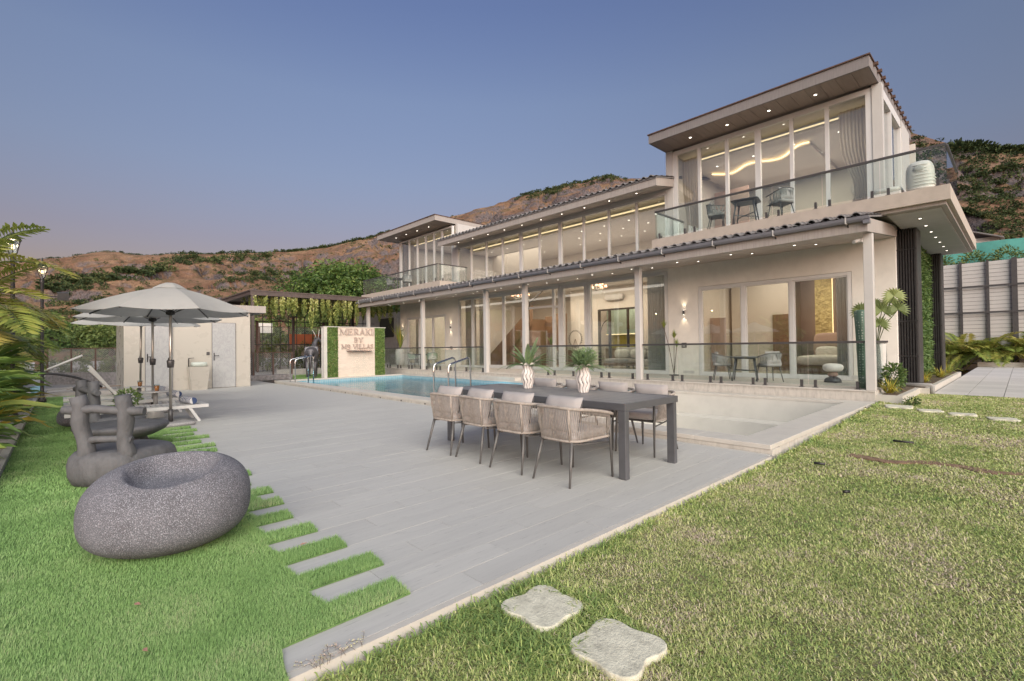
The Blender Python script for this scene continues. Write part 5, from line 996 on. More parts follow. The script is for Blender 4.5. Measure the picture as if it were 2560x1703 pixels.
MB().bb(SX+.001, SX+.02, 3.90, 4.0, 1.22, 1.34).build('switch_plate', M['rail'], sh); MB().bb(SX+.001, SX+.015, 3.92, 4.02, .27, .36).build('socket_plate', M['white'], sh)
wb = thing('wash_stand', 'pedestal wash stand with stone bowl and black tap against the shed', 'basin', (-20.2, 3.6, 0)); MB().prism([(-20.46, 3.36), (-19.98, 3.36), (-19.98, 3.84), (-20.46, 3.84)], 0, .05).add([(-20.45, 3.36, .05), (-20.02, 3.36, .05), (-20.02, 3.84, .05), (-20.45, 3.84, .05), (-20.46, 3.29, .82), (-19.94, 3.29, .82), (-19.94, 3.91, .82), (-20.46, 3.91, .82)], [(3, 2, 1, 0), (4, 5, 6, 7), (0, 1, 5, 4), (1, 2, 6, 5), (2, 3, 7, 6), (3, 0, 4, 7)]).build('pedestal', M['shed'], wb)
M['celadon'] = pm('celadon_bowl', (.50, .54, .48), .35, .06, 8, bmp=.05); MB().blob((-20.2, 3.62, .90), (.2, .24, .08), .3, .4, 24, 8).build('bowl', M['celadon'], wb); MB().tube([(-20.4, 3.34, .82), (-20.4, 3.34, 1.12), (-20.28, 3.36, 1.12)], .015, 8).tube([(-20.4, 3.34, 1.12), (-20.4, 3.50, 1.13)], .01, 6).build('tap', M['dark'], wb)
# ================================================================== SIGN WALL
sg = thing('sign_wall', 'freestanding wall with raised letters, green side panels and a water spout at the pool end', 'sign wall', (-21.3, 9.97, CZ)); GX = -21.13
MB().bb(GX-.34, GX-.04, 8.50, 11.45, CZ-.001, 2.37).build('wall', M['wall'], sg); MB().bb(GX-.36, GX+.02, 8.47, 11.48, 2.371, 2.40).build('cap', M['coping'], sg); MB().bb(GX-.039, GX+.01, 8.47, 8.62, CZ, 2.37).build('border', M['coping'], sg)
M['clad'] = pm('limestone_cladding', (.64, .54, .45), .7, .07, 5, stretch=(1, 1, 5), bmp=.4, bscale=30, orand=.05)
z = CZ; k = 0
while z < 2.34:
    h_ = .148; zz_ = min(2.368, z+h_); sp = [9.12]+([9.9, 10.6] if k % 2 else [9.55, 10.2])+[10.91]
    for a, b2 in zip(sp[:-1], sp[1:]): MB().bb(GX-.039, GX-.004+random.uniform(-.004, .004), a+.001, b2-.001, z+.002, zz_-.001).build('stone', M['clad'], sg)
    z += h_; k += 1
M['ivy'] = leafmat('panel_leaves', [(0, (.08, .14, .04)), (.45, (.17, .26, .07)), (.8, (.28, .37, .11)), (.93, (.36, .40, .2)), (1, (.30, .13, .10))], .5, .2)
for y0, y1 in ((8.63, 9.11), (10.92, 11.43)):
    MB().bb(GX-.0385, GX-.015, y0, y1, CZ, 2.365).build('leaf_panel_back', M['turfb'], sg); n_ = 2600; C = np.stack([GX+rng.uniform(-.015, .035, n_), rng.uniform(y0, y1, n_), rng.uniform(CZ+.01, 2.36, n_)], -1); V, F, T = leafcloud(C, .062, .036, np.clip(rng.normal(.45, .25, n_), 0, 1), .9, 3, nrm=np.array([[.5, 0, .1]])); tag(npmesh('leaf_panel', V, F, M['ivy'], sg, col=T), kind='stuff')
def arc(cx, cy, rx, ry, a0, a1, n_=7): return [(cx+rx*math.cos(R(a0+(a1-a0)*i/n_)), cy+ry*math.sin(R(a0+(a1-a0)*i/n_))) for i in range(n_+1)]
TK, TN = .15, .07
LET = {'M': [([(.10, 0), (.10, 1)], TN), ([(.14, 1), (.5, .12)], TK), ([(.5, .12), (.86, 1)], TN), ([(.88, 0), (.88, 1)], TK), ([(0, .03), (.22, .03)], .06), ([(.76, .03), (1, .03)], .06), ([(0, .97), (.2, .97)], .06), ([(.8, .97), (1, .97)], .06)],
 'E': [([(.2, 0), (.2, 1)], TK), ([(.05, .035), (.9, .035)], TN), ([(.05, .965), (.85, .965)], TN), ([(.2, .5), (.7, .5)], TN), ([(.88, 0), (.88, .22)], .06), ([(.83, .8), (.83, 1)], .06), ([(.7, .4), (.7, .6)], .06)],
 'R': [([(.2, 0), (.2, 1)], TK), ([(.05, .03), (.38, .03)], .06), ([(.05, .97), (.5, .97)], .06), (arc(.45, .74, .32, .235, 90, -90), .11), ([(.2, .505), (.45, .505)], .06), ([(.45, .5), (.92, .03)], TK)],
 'A': [([(.08, 0), (.5, 1)], TN), ([(.5, 1), (.9, 0)], TK), ([(.22, .34), (.76, .34)], .06), ([(0, .03), (.22, .03)], .06), ([(.76, .03), (1, .03)], .06)],
 'K': [([(.2, 0), (.2, 1)], TK), ([(.05, .03), (.38, .03)], .06), ([(.05, .97), (.38, .97)], .06), ([(.25, .42), (.85, .97)], TN), ([(.42, .58), (.9, .03)], TK), ([(.7, .97), (.98, .97)], .06)],
 'I': [([(.5, 0), (.5, 1)], TK*2.2), ([(.1, .03), (.9, .03)], .06), ([(.1, .97), (.9, .97)], .06)],
 'B': [([(.2, 0), (.2, 1)], TK), ([(.05, .97), (.5, .97)], .06), ([(.05, .03), (.5, .03)], .06), ([(.2, .52), (.5, .52)], .06), (arc(.48, .745, .28, .225, 90, -90), .11), (arc(.5, .27, .34, .245, 90, -90), .12)],
 'Y': [([(.1, .97), (.5, .46)], TK), ([(.9, .97), (.5, .46)], TN), ([(.5, 0), (.5, .48)], TK), ([(0, .97), (.25, .97)], .06), ([(.75, .97), (1, .97)], .06), ([(.3, .03), (.7, .03)], .06)],
 '9': [(arc(.48, .62, .32, .30, 0, 360, 14), .13), ([(.80, .62), (.78, .1)], .13), (arc(.45, .02, .33, .22, 20, -150), .11)],
 'V': [([(.08, 1), (.5, 0)], TK), ([(.5, 0), (.92, 1)], TN), ([(0, .97), (.25, .97)], .06), ([(.75, .97), (1, .97)], .06)],
 'L': [([(.2, 0), (.2, 1)], TK), ([(.05, .035), (.9, .035)], TN), ([(.05, .97), (.4, .97)], .06), ([(.88, 0), (.88, .24)], .06)],
 'S': [(arc(.5, .74, .3, .225, 25, 270, 9), .11), (arc(.5, .27, .33, .235, 90, -160, 9), .12), ([(.8, .75), (.8, .98)], .05), ([(.17, .02), (.17, .25)], .05)]}
M['letter'] = pm('letter_metal', (.50, .40, .345), .45, .06, 8, metal=.2, bmp=.04)
def word(txt, y0, y1, z0, z1):
    wd = {'I': .5, 'M': 1.35, ' ': .45, 'L': .85, 'E': .88, 'B': .9, 'S': .75, '9': .85, 'V': 1.02}; tot = sum(wd.get(c, 1)+.10 for c in txt)-.10; u_ = (y1-y0)/tot; y = y0; h_ = z1-z0
    for c in txt:
        w2 = wd.get(c, 1)*u_
        if c != ' ':
            mb = MB()
            for pl_, tk in LET[c]:
                for p, q_ in zip(pl_[:-1], pl_[1:]): 
                    a = Vector((0, y+p[0]*w2, z0+p[1]*h_)); b2 = Vector((0, y+q_[0]*w2, z0+q_[1]*h_)); e_ = (b2-a).normalized()*.006; a -= e_; b2 += e_; a.x = b2.x = GX+.026+.001*random.random(); mb.bar(a, b2, tk*h_*1.15, .05, upv=(1, 0, 0))
            mb.build('letter', M['letter'], sg)
        y += w2+.10*u_
word('MERAKI', 9.19, 10.86, 2.03, 2.31); word('BY', 9.86, 10.31, 1.70, 1.91); word('M9 VILLAS', 9.27, 10.82, 1.40, 1.60)
MB().bb(GX-.003, GX+.24, 9.51, 10.74, 1.285, 1.30).bb(GX-.003, GX+.012, 9.51, 10.74, 1.301, 1.33).build('spout', M['steel'], sg)
fw_ = MB(); 
for i in range(15):
    y = 9.60+i*.073+random.uniform(-.02, .02); r0 = random.uniform(.003, .008); fw_.tube([(GX+.24+.10*f**.5*(.8+.2*math.sin(i)), y+.01*math.sin(7*f+i), 1.285-f*1.34) for f in np.linspace(0, 1, 7)], [r0*(1-.4*f) for f in np.linspace(0, 1, 7)], 5)
tag(fw_.build('falling_water', M['railglass']), 'thin strands of water falling from the wall spout into the pool', 'waterfall', kind='stuff')
# ================================================================== POOL LADDERS
def ladder(xs, y0, y1, label):
    t_ = thing('pool_ladder', label, 'handrail', (sum(xs)/2, y0, 0), 0, 'steel pool handrails')
    for x in xs:
        P = [(x, y0, .02), (x, y0, .90), (x, y0+.02, .97), (x, y0+.08, 1.005), (x, y1-.08, 1.13), (x, y1-.02, 1.12), (x, y1+.01, 1.05), (x, y1+.03, -.6)]; MB().tube(P, .0215, 10).build('rail', M['steel'], t_)
    for z in (-.3, -.55): MB().bb(xs[0], xs[1], y1-.02, y1+.07, z, z+.025).build('tread', M['steel'], t_)
ladder((-9.68, -9.08), 6.52, 7.15, 'pair of polished steel pool handrails behind the dining chairs'); ladder((-19.85, -19.3), 6.62, 7.3, 'pair of polished steel pool handrails at the far end near the statue')
# ================================================================== ANTELOPE STATUE
def skinfig(name, verts, edges, radii, root, mat, parent, sub=2):
    me = bpy.data.meshes.new(name); me.from_pydata(verts, edges, []); o_ = link(name, me, parent, False); me.materials.append(mat)
    md = o_.modifiers.new('skin', 'SKIN'); sv = me.skin_vertices[0].data if me.skin_vertices else None
    if sv is None: raise RuntimeError('no skin layer')
    for i, r_ in enumerate(radii): sv[i].radius = r_ if isinstance(r_, tuple) else (r_, r_); sv[i].use_root = (i == root)
    md.use_smooth_shade = True; s2 = o_.modifiers.new('sub', 'SUBSURF'); s2.levels = sub; s2.render_levels = sub; return o_
M['bronze'] = pm('dark_statue_bronze', (.12, .115, .125), .42, .25, 5, metal=.25, bmp=.1)
stt = thing('antelope_statue', 'dark life-size horned horse statue standing beside the sign wall, seen from behind', 'statue', (-24.2, 9.12, -.02), R(64))
# local: faces -... body along +Y forward
bv = [(0, -.62, 1.22), (0, -.35, 1.25), (0, 0, 1.20), (0, .35, 1.22), (0, .58, 1.30), (.03, .78, 1.58), (.10, .90, 1.86), (.20, 1.00, 1.92), (.38, 1.06, 1.78)]; br = [(.22, .24), (.34, .32), (.31, .31), (.29, .31), (.21, .26), (.135, .20), (.10, .14), (.095, .11), (.055, .065)]
be = [(i, i+1) for i in range(8)]
def leg_(att, pts, rs):
    k = len(bv); bv.extend(pts); br.extend([(r_, r_) for r_ in rs]); be.append((att, k)); be.extend((k+i, k+i+1) for i in range(len(pts)-1))
for s2 in (-1, 1):
    leg_(1, [(s2*.17, -.50, .98), (s2*.18, -.42, .78), (s2*.18, -.60, .50), (s2*.18, -.57, .22), (s2*.18, -.55, .05), (s2*.18, -.50, .02)], [.14, .105, .06, .045, .05, .06]); leg_(3, [(s2*.15, .42, .95), (s2*.16, .42, .72), (s2*.16, .44, .46), (s2*.16, .43, .22), (s2*.16, .44, .05), (s2*.16, .49, .02)], [.12, .085, .058, .042, .05, .06])
leg_(0, [(0, -.74, 1.10), (0, -.80, .80), (0, -.79, .50)], [.05, .055, .03])
skinfig('body', bv, be, br, 2, M['bronze'], stt)
for s2 in (-1, 1): MB().tube([(.16+s2*.04, .98, 1.98), (.14+s2*.10, .94, 2.2), (.10+s2*.17, .86, 2.42)], [.022, .018, .006], 8).build('horn', M['pot'], stt, False); MB().blob((.14+s2*.10, .94, 1.96), (.03, .02, .08), 1, 1, 8, 6).build('ear', M['bronze'], stt, False)
MB().blob((0, .62, 1.62), (.02, .12, .22), .8, .8, 10, 8, rot=Matrix.Rotation(R(-40), 3, 'X')).build('mane', M['bronze'], stt, False)
P = [(-22.0, 8.0), (-22.0, 8.45), (-21.5, 8.46), (-21.5, 12.2), (-26.6, 12.2), (-26.6, 8.4), (-23.6, 8.0)]; tag(MB().prism(P, -.05, .012).build('statue_lawn', M['turfb']), 'small patch of green turf under the statue', kind='structure')
n_ = 9000; x = rng.uniform(-26.6, -21.5, n_); y = rng.uniform(8, 12.2, n_); k = inpoly(x, y, P); x, y = x[k], y[k]; n_ = len(x); V, F, T = blades(np.stack([x, y, np.full(n_, .01)], -1), np.full(n_, .05), np.full(n_, .02), rng.uniform(.2, 1, n_), rng.uniform(0, 6, n_), rng.uniform(.2, .8, n_)); tag(npmesh('statue_turf', V, F, M['turf'], col=T), 'green turf fibres around the statue', 'turf', kind='stuff')
# ================================================================== PERGOLA, VINES, GRID FENCE
pg = thing('pergola', 'dark brown steel pergola with flat roof behind the pool', 'pergola', (-28.3, 10.3, 0)); PXF = -25.9
MB().bb(-32.5, PXF+.02, 6.75, 15.2, 4.30, 4.36).build('roof', M['pergola'], pg)
for q in ((PXF-.1, PXF, 6.8, 15.1, 4.10, 4.298), (-32.4, -32.3, 6.8, 15.1, 4.10, 4.298), (-32.3, PXF-.1, 6.8, 6.9, 4.12, 4.298), (-32.3, PXF-.1, 15.0, 15.1, 4.12, 4.298)): MB().bb(*q).build('beam', M['pergola'], pg)
for x, y in ((PXF-.05, 6.9), (-32.35, 6.9), (-32.35, 11), (-32.35, 15.0)): MB().bb(x-.07, x+.07, y-.07, y+.07, 0, 4.10).build('post', M['pergola'], pg)
M['vine'] = leafmat('vine_leaves', [(0, (.11, .16, .05)), (.4, (.28, .33, .09)), (.7, (.50, .52, .17)), (1, (.68, .67, .34))], .55, .35)
def vine_mesh(seed, L):
    r_ = np.random.default_rng(seed); n_ = 230; f = r_.random(n_)**.9; a = r_.uniform(0, TAU, n_); w2 = .135*np.sin(PI*np.clip(.18+.80*f, 0, 1))**.7*r_.random(n_)**.5; C = np.stack([w2*np.cos(a), w2*np.sin(a), -f*L], -1); tn = np.clip(.75-.55*f+r_.normal(0, .15, n_), 0, 1)*r_.uniform(.7, 1.2)
    V, F, T = leafcloud(C, .11, .045, tn, .6, seed, nrm=np.array([[0, 0, -.9]])); o_ = npmesh('hanging_vine', V, F, M['vine'], col=T); me = o_.data; bpy.data.objects.remove(o_); return me
vms = [vine_mesh(60+i, .75+.12*i) for i in range(5)]; k = 0
for row, xx in enumerate((PXF-.05, PXF-.45, PXF-1.6, PXF-3.2)):
    y = 6.98+row*.11
    while y < 14.9:
        o_ = bpy.data.objects.new('hanging_vine', vms[(k*7+row) % 5]); COL.objects.link(o_); o_.location = (xx+random.uniform(-.08, .08), y, 4.10 if row == 0 else 4.29); o_.rotation_euler = (0, 0, random.uniform(0, 6)); s2 = random.uniform(.8, 1.25); o_.scale = (s2, s2, s2*random.uniform(.85, 1.15))
        tag(o_, 'hanging strand of yellow green artificial vine under the pergola roof', 'vine', 'vine strands hanging under the pergola'); y += random.uniform(.24, .52)*(1+row*.2); k += 1
gf = thing('grid_fence', 'tall dark steel grid fence behind the pergola', 'fence', (-33, 12, 0))
for i in range(17): MB().bb(-33.02, -32.98, 8.3+i*.52, 8.335+i*.52, 0, 4.6).build('bar', M['dark'], gf)
for z in (1.70, 3.18): MB().bb(-32.978, -32.94, 8.2, 17.0, z, z+.05).build('rail', M['dark'], gf)
for y in (9.0, 13.2): MB().bb(-33.2, -33.05, y, y+.14, 0, 3.2).build('post', M['rust'], gf)
# chain-link fences
def chain_fence(label, p0, p1, z0, z1, posts, cell=.075, wall=None, wm='concrete'):
    t_ = thing('chain_link_fence', label, 'fence', (*p0, 0), 0, 'chain-link fences'); L = math.dist(p0, p1); d = ((p1[0]-p0[0])/L, (p1[1]-p0[1])/L); H = z1-z0; P = lambda u_, z: (p0[0]+d[0]*u_, p0[1]+d[1]*u_, z); mb = MB()
    u_ = -H
    while u_ < L:
        for s2 in (0, 1):
            a, b2 = max(0, u_), min(L, u_+H); 
            if b2-a > .02:
                za, zb = z0+(a-u_), z0+(b2-u_)
                if s2: za, zb = z1-(a-u_), z1-(b2-u_)
                mb.tube([P(a, za), P(b2, zb)], .0065, 3, cap=False)
        u_ += cell
    tag(mb.build('mesh', M['strap'], t_), kind='stuff'); 
    for i in range(posts+1): MB().bar(P(L*i/posts, 0), P(L*i/posts, z1+.02), .06, .06).build('post', M['rust'], t_)
    MB().bar(P(0, z1), P(L, z1), .035, .035).build('top_rail', M['rust'], t_)
    if wall: MB().bar(P(0, wall/2), P(L, wall/2), .18, wall).build('base_wall', M[wm], t_)
    return t_
chain_fence('rusty chain-link fence on a low stone kerb between shed and statue', (-23.75, 5.5), (-23.75, 8.0), .28, 1.26, 3, .10, .24, 'stonewall'); chain_fence('chain-link fence on a stone base wall left of the shed', (-29.0, -.4), (-25.2, 2.6), .05, 1.55, 4, .08, .52, 'stonewall'); chain_fence('long chain-link fence farther behind the pergola', (-36.0, 4), (-36, 18), .3, 3.0, 7, .14, .3)
tag(MB().bb(-24.2, -23.85, 5.4, 8.0, -.02, .24).build('low_kerb_wall', M['concrete']), 'low concrete kerb behind the chain-link fence', 'kerb'); tag(MB().bb(-26.8, -26.6, 8.2, 14, -.02, .35).build('low_kerb_wall', M['concrete']), 'long low concrete kerb behind the statue', 'kerb')
M['banner'] = pm('orange_banner', (.42, .12, .05), .7, .1, 3, bmp=.05); tag(MB().bb(-34.3, -34.25, 11.4, 15.3, 1.75, 2.45).build('banner', M['banner']), 'faded orange banner stretched behind the grid fence', 'banner'); tag(MB().bb(-37, -36.9, 10.2, 11.1, 2.6, 3.3).bb(-36.98, -36.92, 10.2, 10.26, 0, 2.6).build('notice_board', M['wall']), 'small pale board behind the grid fence', 'board')
# neighbouring building behind the left end of the villa
nb = thing('outbuilding', 'grey lean-to building with dark eave behind the left end of the villa', 'building', (-33, 19, 0)); MB().bb(-37, -30.5, 17.5, 22, 0, 4.0).build('wall', M['concrete'], nb); MB().add([(-37.5, 15.2, 4.7), (-29, 15.2, 4.7), (-29, 22, 6.0), (-37.5, 22, 6.0), (-37.5, 15.2, 4.58), (-29, 15.2, 4.58), (-29, 22, 5.88), (-37.5, 22, 5.88)], [(0, 1, 2, 3), (7, 6, 5, 4), (4, 5, 1, 0), (5, 6, 2, 1), (6, 7, 3, 2), (7, 4, 0, 3)]).build('roof', M['fascia'], nb); MB().bb(-33, -31, 17.45, 17.5, 2.2, 3.6).build('window', M['dark'], nb)
# ================================================================== LEFT SIDE: fence, lamps, debris
lf = thing('louvre_fence', 'cream and brown louvred boundary fence behind the left plants', 'fence', (-24, -2.6, 0))
for i in range(14):
    x = -14.5-i*1.6; MB().bb(x-.06, x+.06, -2.62, -2.5, 0, 2.75).build('post', M['rust'], lf)
    if i % 2: 
        for k in range(18): MB().bb(x-1.54, x-.06, -2.58, -2.55, .2+k*.14, .31+k*.14).build('louvre', M['wood'], lf)
    else: MB().bb(x-1.54, x-.06, -2.6, -2.56, .1, 2.7).build('panel', M['pot'], lf)
def street_lamp(x, y, label, flood):
    t_ = thing('street_lamp', label, 'lamp', (x, y, 0), 0, 'black garden lamp posts'); MB().lathe([(.09, 0), (.09, .1), (.05, .2), (.038, .5), (.035, 3.3), (.05, 3.34), (.03, 3.4), (.06, 3.45)], (x, y, 0), 12).build('post', M['dark'], t_)
    ln = MB()
    for i in range(6): a = TAU*i/6; ln.bar((x+.065*math.cos(a), y+.065*math.sin(a), 3.46), (x+.125*math.cos(a), y+.125*math.sin(a), 3.74), .012, .012)
    ln.lathe([(.15, 3.74), (.15, 3.755), (.10, 3.83), (.03, 3.89), (.015, 3.96), (.004, 4.0)], (x, y, 0), 6, sm=False); ln.build('lantern', M['dark'], t_); MB().lathe([(.058, 3.46), (.115, 3.735)], (x, y, 0), 6, sm=False).build('glass', M['railglass'], t_); MB().blob((x, y, 3.60), (.03, .03, .05), 1, 1, 10, 8).build('bulb', M['lamp_warm'], t_)
    if flood: MB().tube([(x, y, 2.95), (x+.08, y+.30, 2.93)], .014, 6).build('arm', M['dark'], t_); MB().box((x+.09, y+.42, 2.95), (.06, .24, .22), Matrix.Rotation(.3, 3, 'Y')).build('floodlight', M['rail'], t_)
    l = bpy.data.lights.new('lamp_glow', 'POINT'); l.energy = 1.5; l.color = (1, .75, .45); l.shadow_soft_size = .05; lo = bpy.data.objects.new('lamp_glow', l); COL.objects.link(lo); lo.location = (x, y, 3.68)
street_lamp(-14.4, -.72, 'black lantern lamp post behind the near palm fronds, lit', False); street_lamp(-18.4, -.36, 'black lantern lamp post with a floodlight arm, lit, farther along the left fence', True)
tag(MB().tube([(-20.9, -.75, .62), (-20.6, .52, 1.28)], .035, 8).build('leaning_pipe', M['pot']), 'white plastic pipe leaning over the rubble at the left', 'pipe')
tag(MB().tube([(-21.5, -.5+.22*i, .72-.012*i*i*.9) for i in range(8)], .035, 8).build('hose', M['dark']), 'black hose arching over the rubble at the left', 'hose')
M['blue'] = pm('blue_plastic', (.25, .45, .55), .5, .08, 5, bmp=.05); tag(MB().lathe([(.13, 0), (.17, .32), (.16, .32), (.12, .02)], (-21.2, -.52, .01), 16).build('bucket', M['blue']), 'pale blue plastic bucket among the rubble', 'bucket')
tag(frame_rect(-22.8, -21.0, 0, .9, 0, .05, .08).build('window_frame', M['strap']), 'grey discarded window frame lying flat at the end of the turf', 'frame').rotation_euler = (R(-86), 0, 0); bpy.data.objects['window_frame'].location = (.4, -.4, .14)
tag(MB().bb(-20.75, -20.42, -.48, 1.5, .0, .13).build('rubble_kerb', M['concrete']), 'low concrete kerb closing the far end of the turf', 'kerb')
for i in range(7): 
    x = -21.6-random.random()*1.6; y = -.4+i*.28; tag(MB().bar((x, y, .06+.02*i), (x+random.uniform(-.8, .8), y+random.uniform(.3, .9), .09+.02*i), .09, .03).build('offcut', M['pot'] if i % 2 else M['wood']), ['pale plank offcut', 'brown plank offcut'][(i+1) % 2]+' in the rubble heap, '+['first', 'second', 'third', 'fourth', 'fifth', 'sixth', 'seventh'][i]+' from the left', 'plank', 'plank offcuts in the rubble')
# ================================================================== PLANTS
M['palm'] = leafmat('palm_leaflets', [(0, (.10, .15, .04)), (.35, (.20, .27, .06)), (.65, (.36, .39, .09)), (1, (.52, .44, .14))], .45, .3)
def palm(loc, label, nf, L, ll, lw, z0, seed, bias=None, tint=.5, droop=.9, stems=5, group=None, nl=34, spread=(.2, 1.25)):
    t_ = thing('palm', label, 'palm', loc, 0, group); r_ = random.Random(seed); V = []; F = []; T = []; st_ = MB()
    for k in range(stems):
        a = TAU*k/stems; st_.tube([(.12*math.cos(a), .12*math.sin(a), 0), (.2*math.cos(a), .2*math.sin(a), z0*r_.uniform(.6, 1))], [.035, .025], 6)
    for i in range(nf):
        a = TAU*i/nf*1.618+r_.uniform(-.3, .3); el = r_.uniform(*spread)
        if bias is not None and r_.random() < .55: a = bias+r_.uniform(-.8, .8)
        d = (math.cos(a)*math.cos(el), math.sin(a)*math.cos(el), math.sin(el)); pt = frond_leaf(V, F, T, (.15*math.cos(a), .15*math.sin(a), z0*r_.uniform(.65, 1)), d, L*r_.uniform(.75, 1.15), droop, nl, ll, lw, min(1, max(0, tint+r_.uniform(-.3, .3))), r_, .25)
        st_.tube(pt[::5]+[pt[-1]], [.012-.009*j/(len(pt[::5])) for j in range(len(pt[::5])+1)], 4, cap=False)
    npmesh('fronds', np.array(V), np.array(F), M['palm'], t_, False, col=np.array(T)); st_.build('stems', M['palm'], t_, False); return t_
GP = 'palms along the left fence'
palm((-10.6, -1.3, .05), 'big yellow green palm whose drooping fronds reach in from the left edge', 22, 1.45, .50, .058, 2.45, 3, .5, .74, 1.0, group=GP, nl=36, spread=(.35, 1.3)); palm((-12.6, -1.7, .05), 'second palm along the left fence, half hidden by the near fronds', 16, 1.4, .5, .048, 1.9, 5, .7, .55, .95, group=GP, spread=(.3, 1.2)); palm((-15.4, -1.6, .05), 'third palm along the left fence with brown hanging fronds', 15, 1.4, .48, .046, 1.5, 8, .7, .65, 1.0, group=GP); palm((-19.3, -1.5, .05), 'small feathery palm before the chain-link fence at the left', 13, 1.4, .45, .034, 1.3, 11, .6, .45, .9, group=GP); palm((-26, -1.3, .05), 'feathery palm farther back at the left beside the rubble', 16, 2.1, .5, .04, 2.2, 12, .4, .4, .9, group=GP)
# broad-leaved plants: each large leaf an object
M['helic'] = leafmat('broad_leaf', [(0, (.07, .14, .035)), (.45, (.15, .25, .06)), (.72, (.27, .33, .08)), (1, (.50, .40, .07))], .4, .25)
def leaf_mesh(seed, L=.62, W=.105):
    r_ = random.Random(seed); n_ = 9; V = []; F = []
    for i in range(n_+1):
        f = i/n_; w2 = W*math.sin(PI*min(1, f**.8))**.75*(1 if f < .97 else .3)+.004; x = L*(f-.12*f*f); z = .30*L*f*(1-1.25*f*r_.uniform(.85, 1.1)); V += [(x, -w2/2, z+.018*abs(math.sin(PI*f))), (x, 0, z), (x, w2/2, z+.018*abs(math.sin(PI*f)))]
    for i in range(n_): F += [(i*3, i*3+1, i*3+4, i*3+3), (i*3+1, i*3+2, i*3+5, i*3+4)]
    o_ = npmesh('leaf', np.array(V), np.array(F), M['helic'], smooth=True, col=np.full(len(V), [.2, .35, .45, .55, .7, 1.0][seed % 6])); me = o_.data; bpy.data.objects.remove(o_); return me
lms = [leaf_mesh(i, .55+.06*i, .10+.008*i) for i in range(6)]; wts = [0, 0, 1, 1, 1, 2, 2, 2, 3, 3, 4]
def broad_plant(loc, label, n_, h_, sc, seed, bias=.9, group='broad-leaved plants along the left kerb'):
    t_ = thing('broad_leaf_plant', label, 'plant', loc, 0, group); r_ = random.Random(seed); st_ = MB()
    for i in range(n_):
        a = r_.uniform(0, TAU) if r_.random() < .4 else bias+r_.uniform(-1, 1); z = h_*r_.uniform(.12, 1.0); rad = r_.uniform(.05, .30); el = R(r_.uniform(-8, 50)); k = r_.choice(wts); k = 5 if z < .3*h_ and r_.random() < .25 else k
        o_ = bpy.data.objects.new('leaf', lms[k]); COL.objects.link(o_); o_.parent = t_; o_.location = (rad*math.cos(a), rad*math.sin(a), z); o_.rotation_euler = (r_.uniform(-.5, .5), -el, a); s2 = sc*r_.uniform(.75, 1.2); o_.scale = (s2, s2, s2)
        st_.tube([(rad*.3*math.cos(a), rad*.3*math.sin(a), 0), (rad*math.cos(a), rad*math.sin(a), z)], .006, 4, cap=False)
    st_.build('stalks', M['helic'], t_, False)
BL = ['tall broad-leaved plant nearest the camera on the left kerb with yellow leaves', 'second broad-leaved plant along the left kerb', 'third broad-leaved plant along the left kerb', 'fourth broad-leaved plant along the left kerb', 'fifth broad-leaved plant along the left kerb before the rubble', 'broad-leaved plant closest to the lower left edge, mostly out of view']
for i, (x, y, h_) in enumerate(((-8.6, -1.02, 1.15), (-9.8, -1.05, 1.2), (-11.2, -1.05, 1.25), (-12.8, -1.1, 1.25), (-14.6, -1.1, 1.2), (-7.5, -1.05, 1.0))): broad_plant((x, y, .05), BL[i], 60, h_, 1.05, 40+i)
# trees
def tree(loc, label, H, rad, n_, leaf, mat, seed, trunk=.25, flat=.8, group='trees behind the pool', lobes=26):
    t_ = thing('tree', label, 'tree', loc, 0, group); r_ = np.random.default_rng(seed); tk = MB(); zc = H-rad[2]; C = []; tn = []
    tk.tube([(0, 0, -.5), (.1, .05, H*.25), (.05, 0, zc*.9)], [trunk, trunk*.75, trunk*.5], 8)
    for k in range(lobes):
        d = r_.normal(size=3); d /= np.linalg.norm(d); d[2] = abs(d[2])*.9-.35; c = np.array([0, 0, zc])+d*np.array(rad)*r_.uniform(.5, .92); tk.tube([(.05, 0, zc*.75), (c[0]*.5, c[1]*.5, (zc*.75+c[2])/2+.1), tuple(c)], [trunk*.35, trunk*.2, .03], 5, cap=False)
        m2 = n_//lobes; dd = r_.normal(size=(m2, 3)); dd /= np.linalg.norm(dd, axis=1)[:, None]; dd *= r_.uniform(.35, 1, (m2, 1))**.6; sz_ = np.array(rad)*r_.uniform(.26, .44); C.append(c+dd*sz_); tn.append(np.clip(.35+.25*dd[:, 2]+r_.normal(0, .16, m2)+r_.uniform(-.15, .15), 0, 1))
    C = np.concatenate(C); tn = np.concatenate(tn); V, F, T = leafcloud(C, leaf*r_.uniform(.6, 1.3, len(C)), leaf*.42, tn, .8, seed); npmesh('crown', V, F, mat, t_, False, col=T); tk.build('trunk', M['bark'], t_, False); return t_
M['bark'] = pm('bark', (.11, .075, .055), .9, .25, 8, bmp=.6, bscale=20, bdist=.03); M['tleaf'] = leafmat('mango_leaves', [(0, (.035, .07, .02)), (.4, (.075, .135, .03)), (.7, (.14, .21, .05)), (1, (.27, .32, .09))], .5, .22); M['tleaf2'] = leafmat('light_tree_leaves', [(0, (.06, .10, .03)), (.5, (.14, .19, .05)), (1, (.27, .30, .10))], .55, .25)
tree((-44, 20.3, 0), 'large dense mango tree with reddish branches behind the left balcony', 11.2, (5.0, 5.6, 4.6), 30000, .36, M['tleaf'], 1, .35, lobes=40)
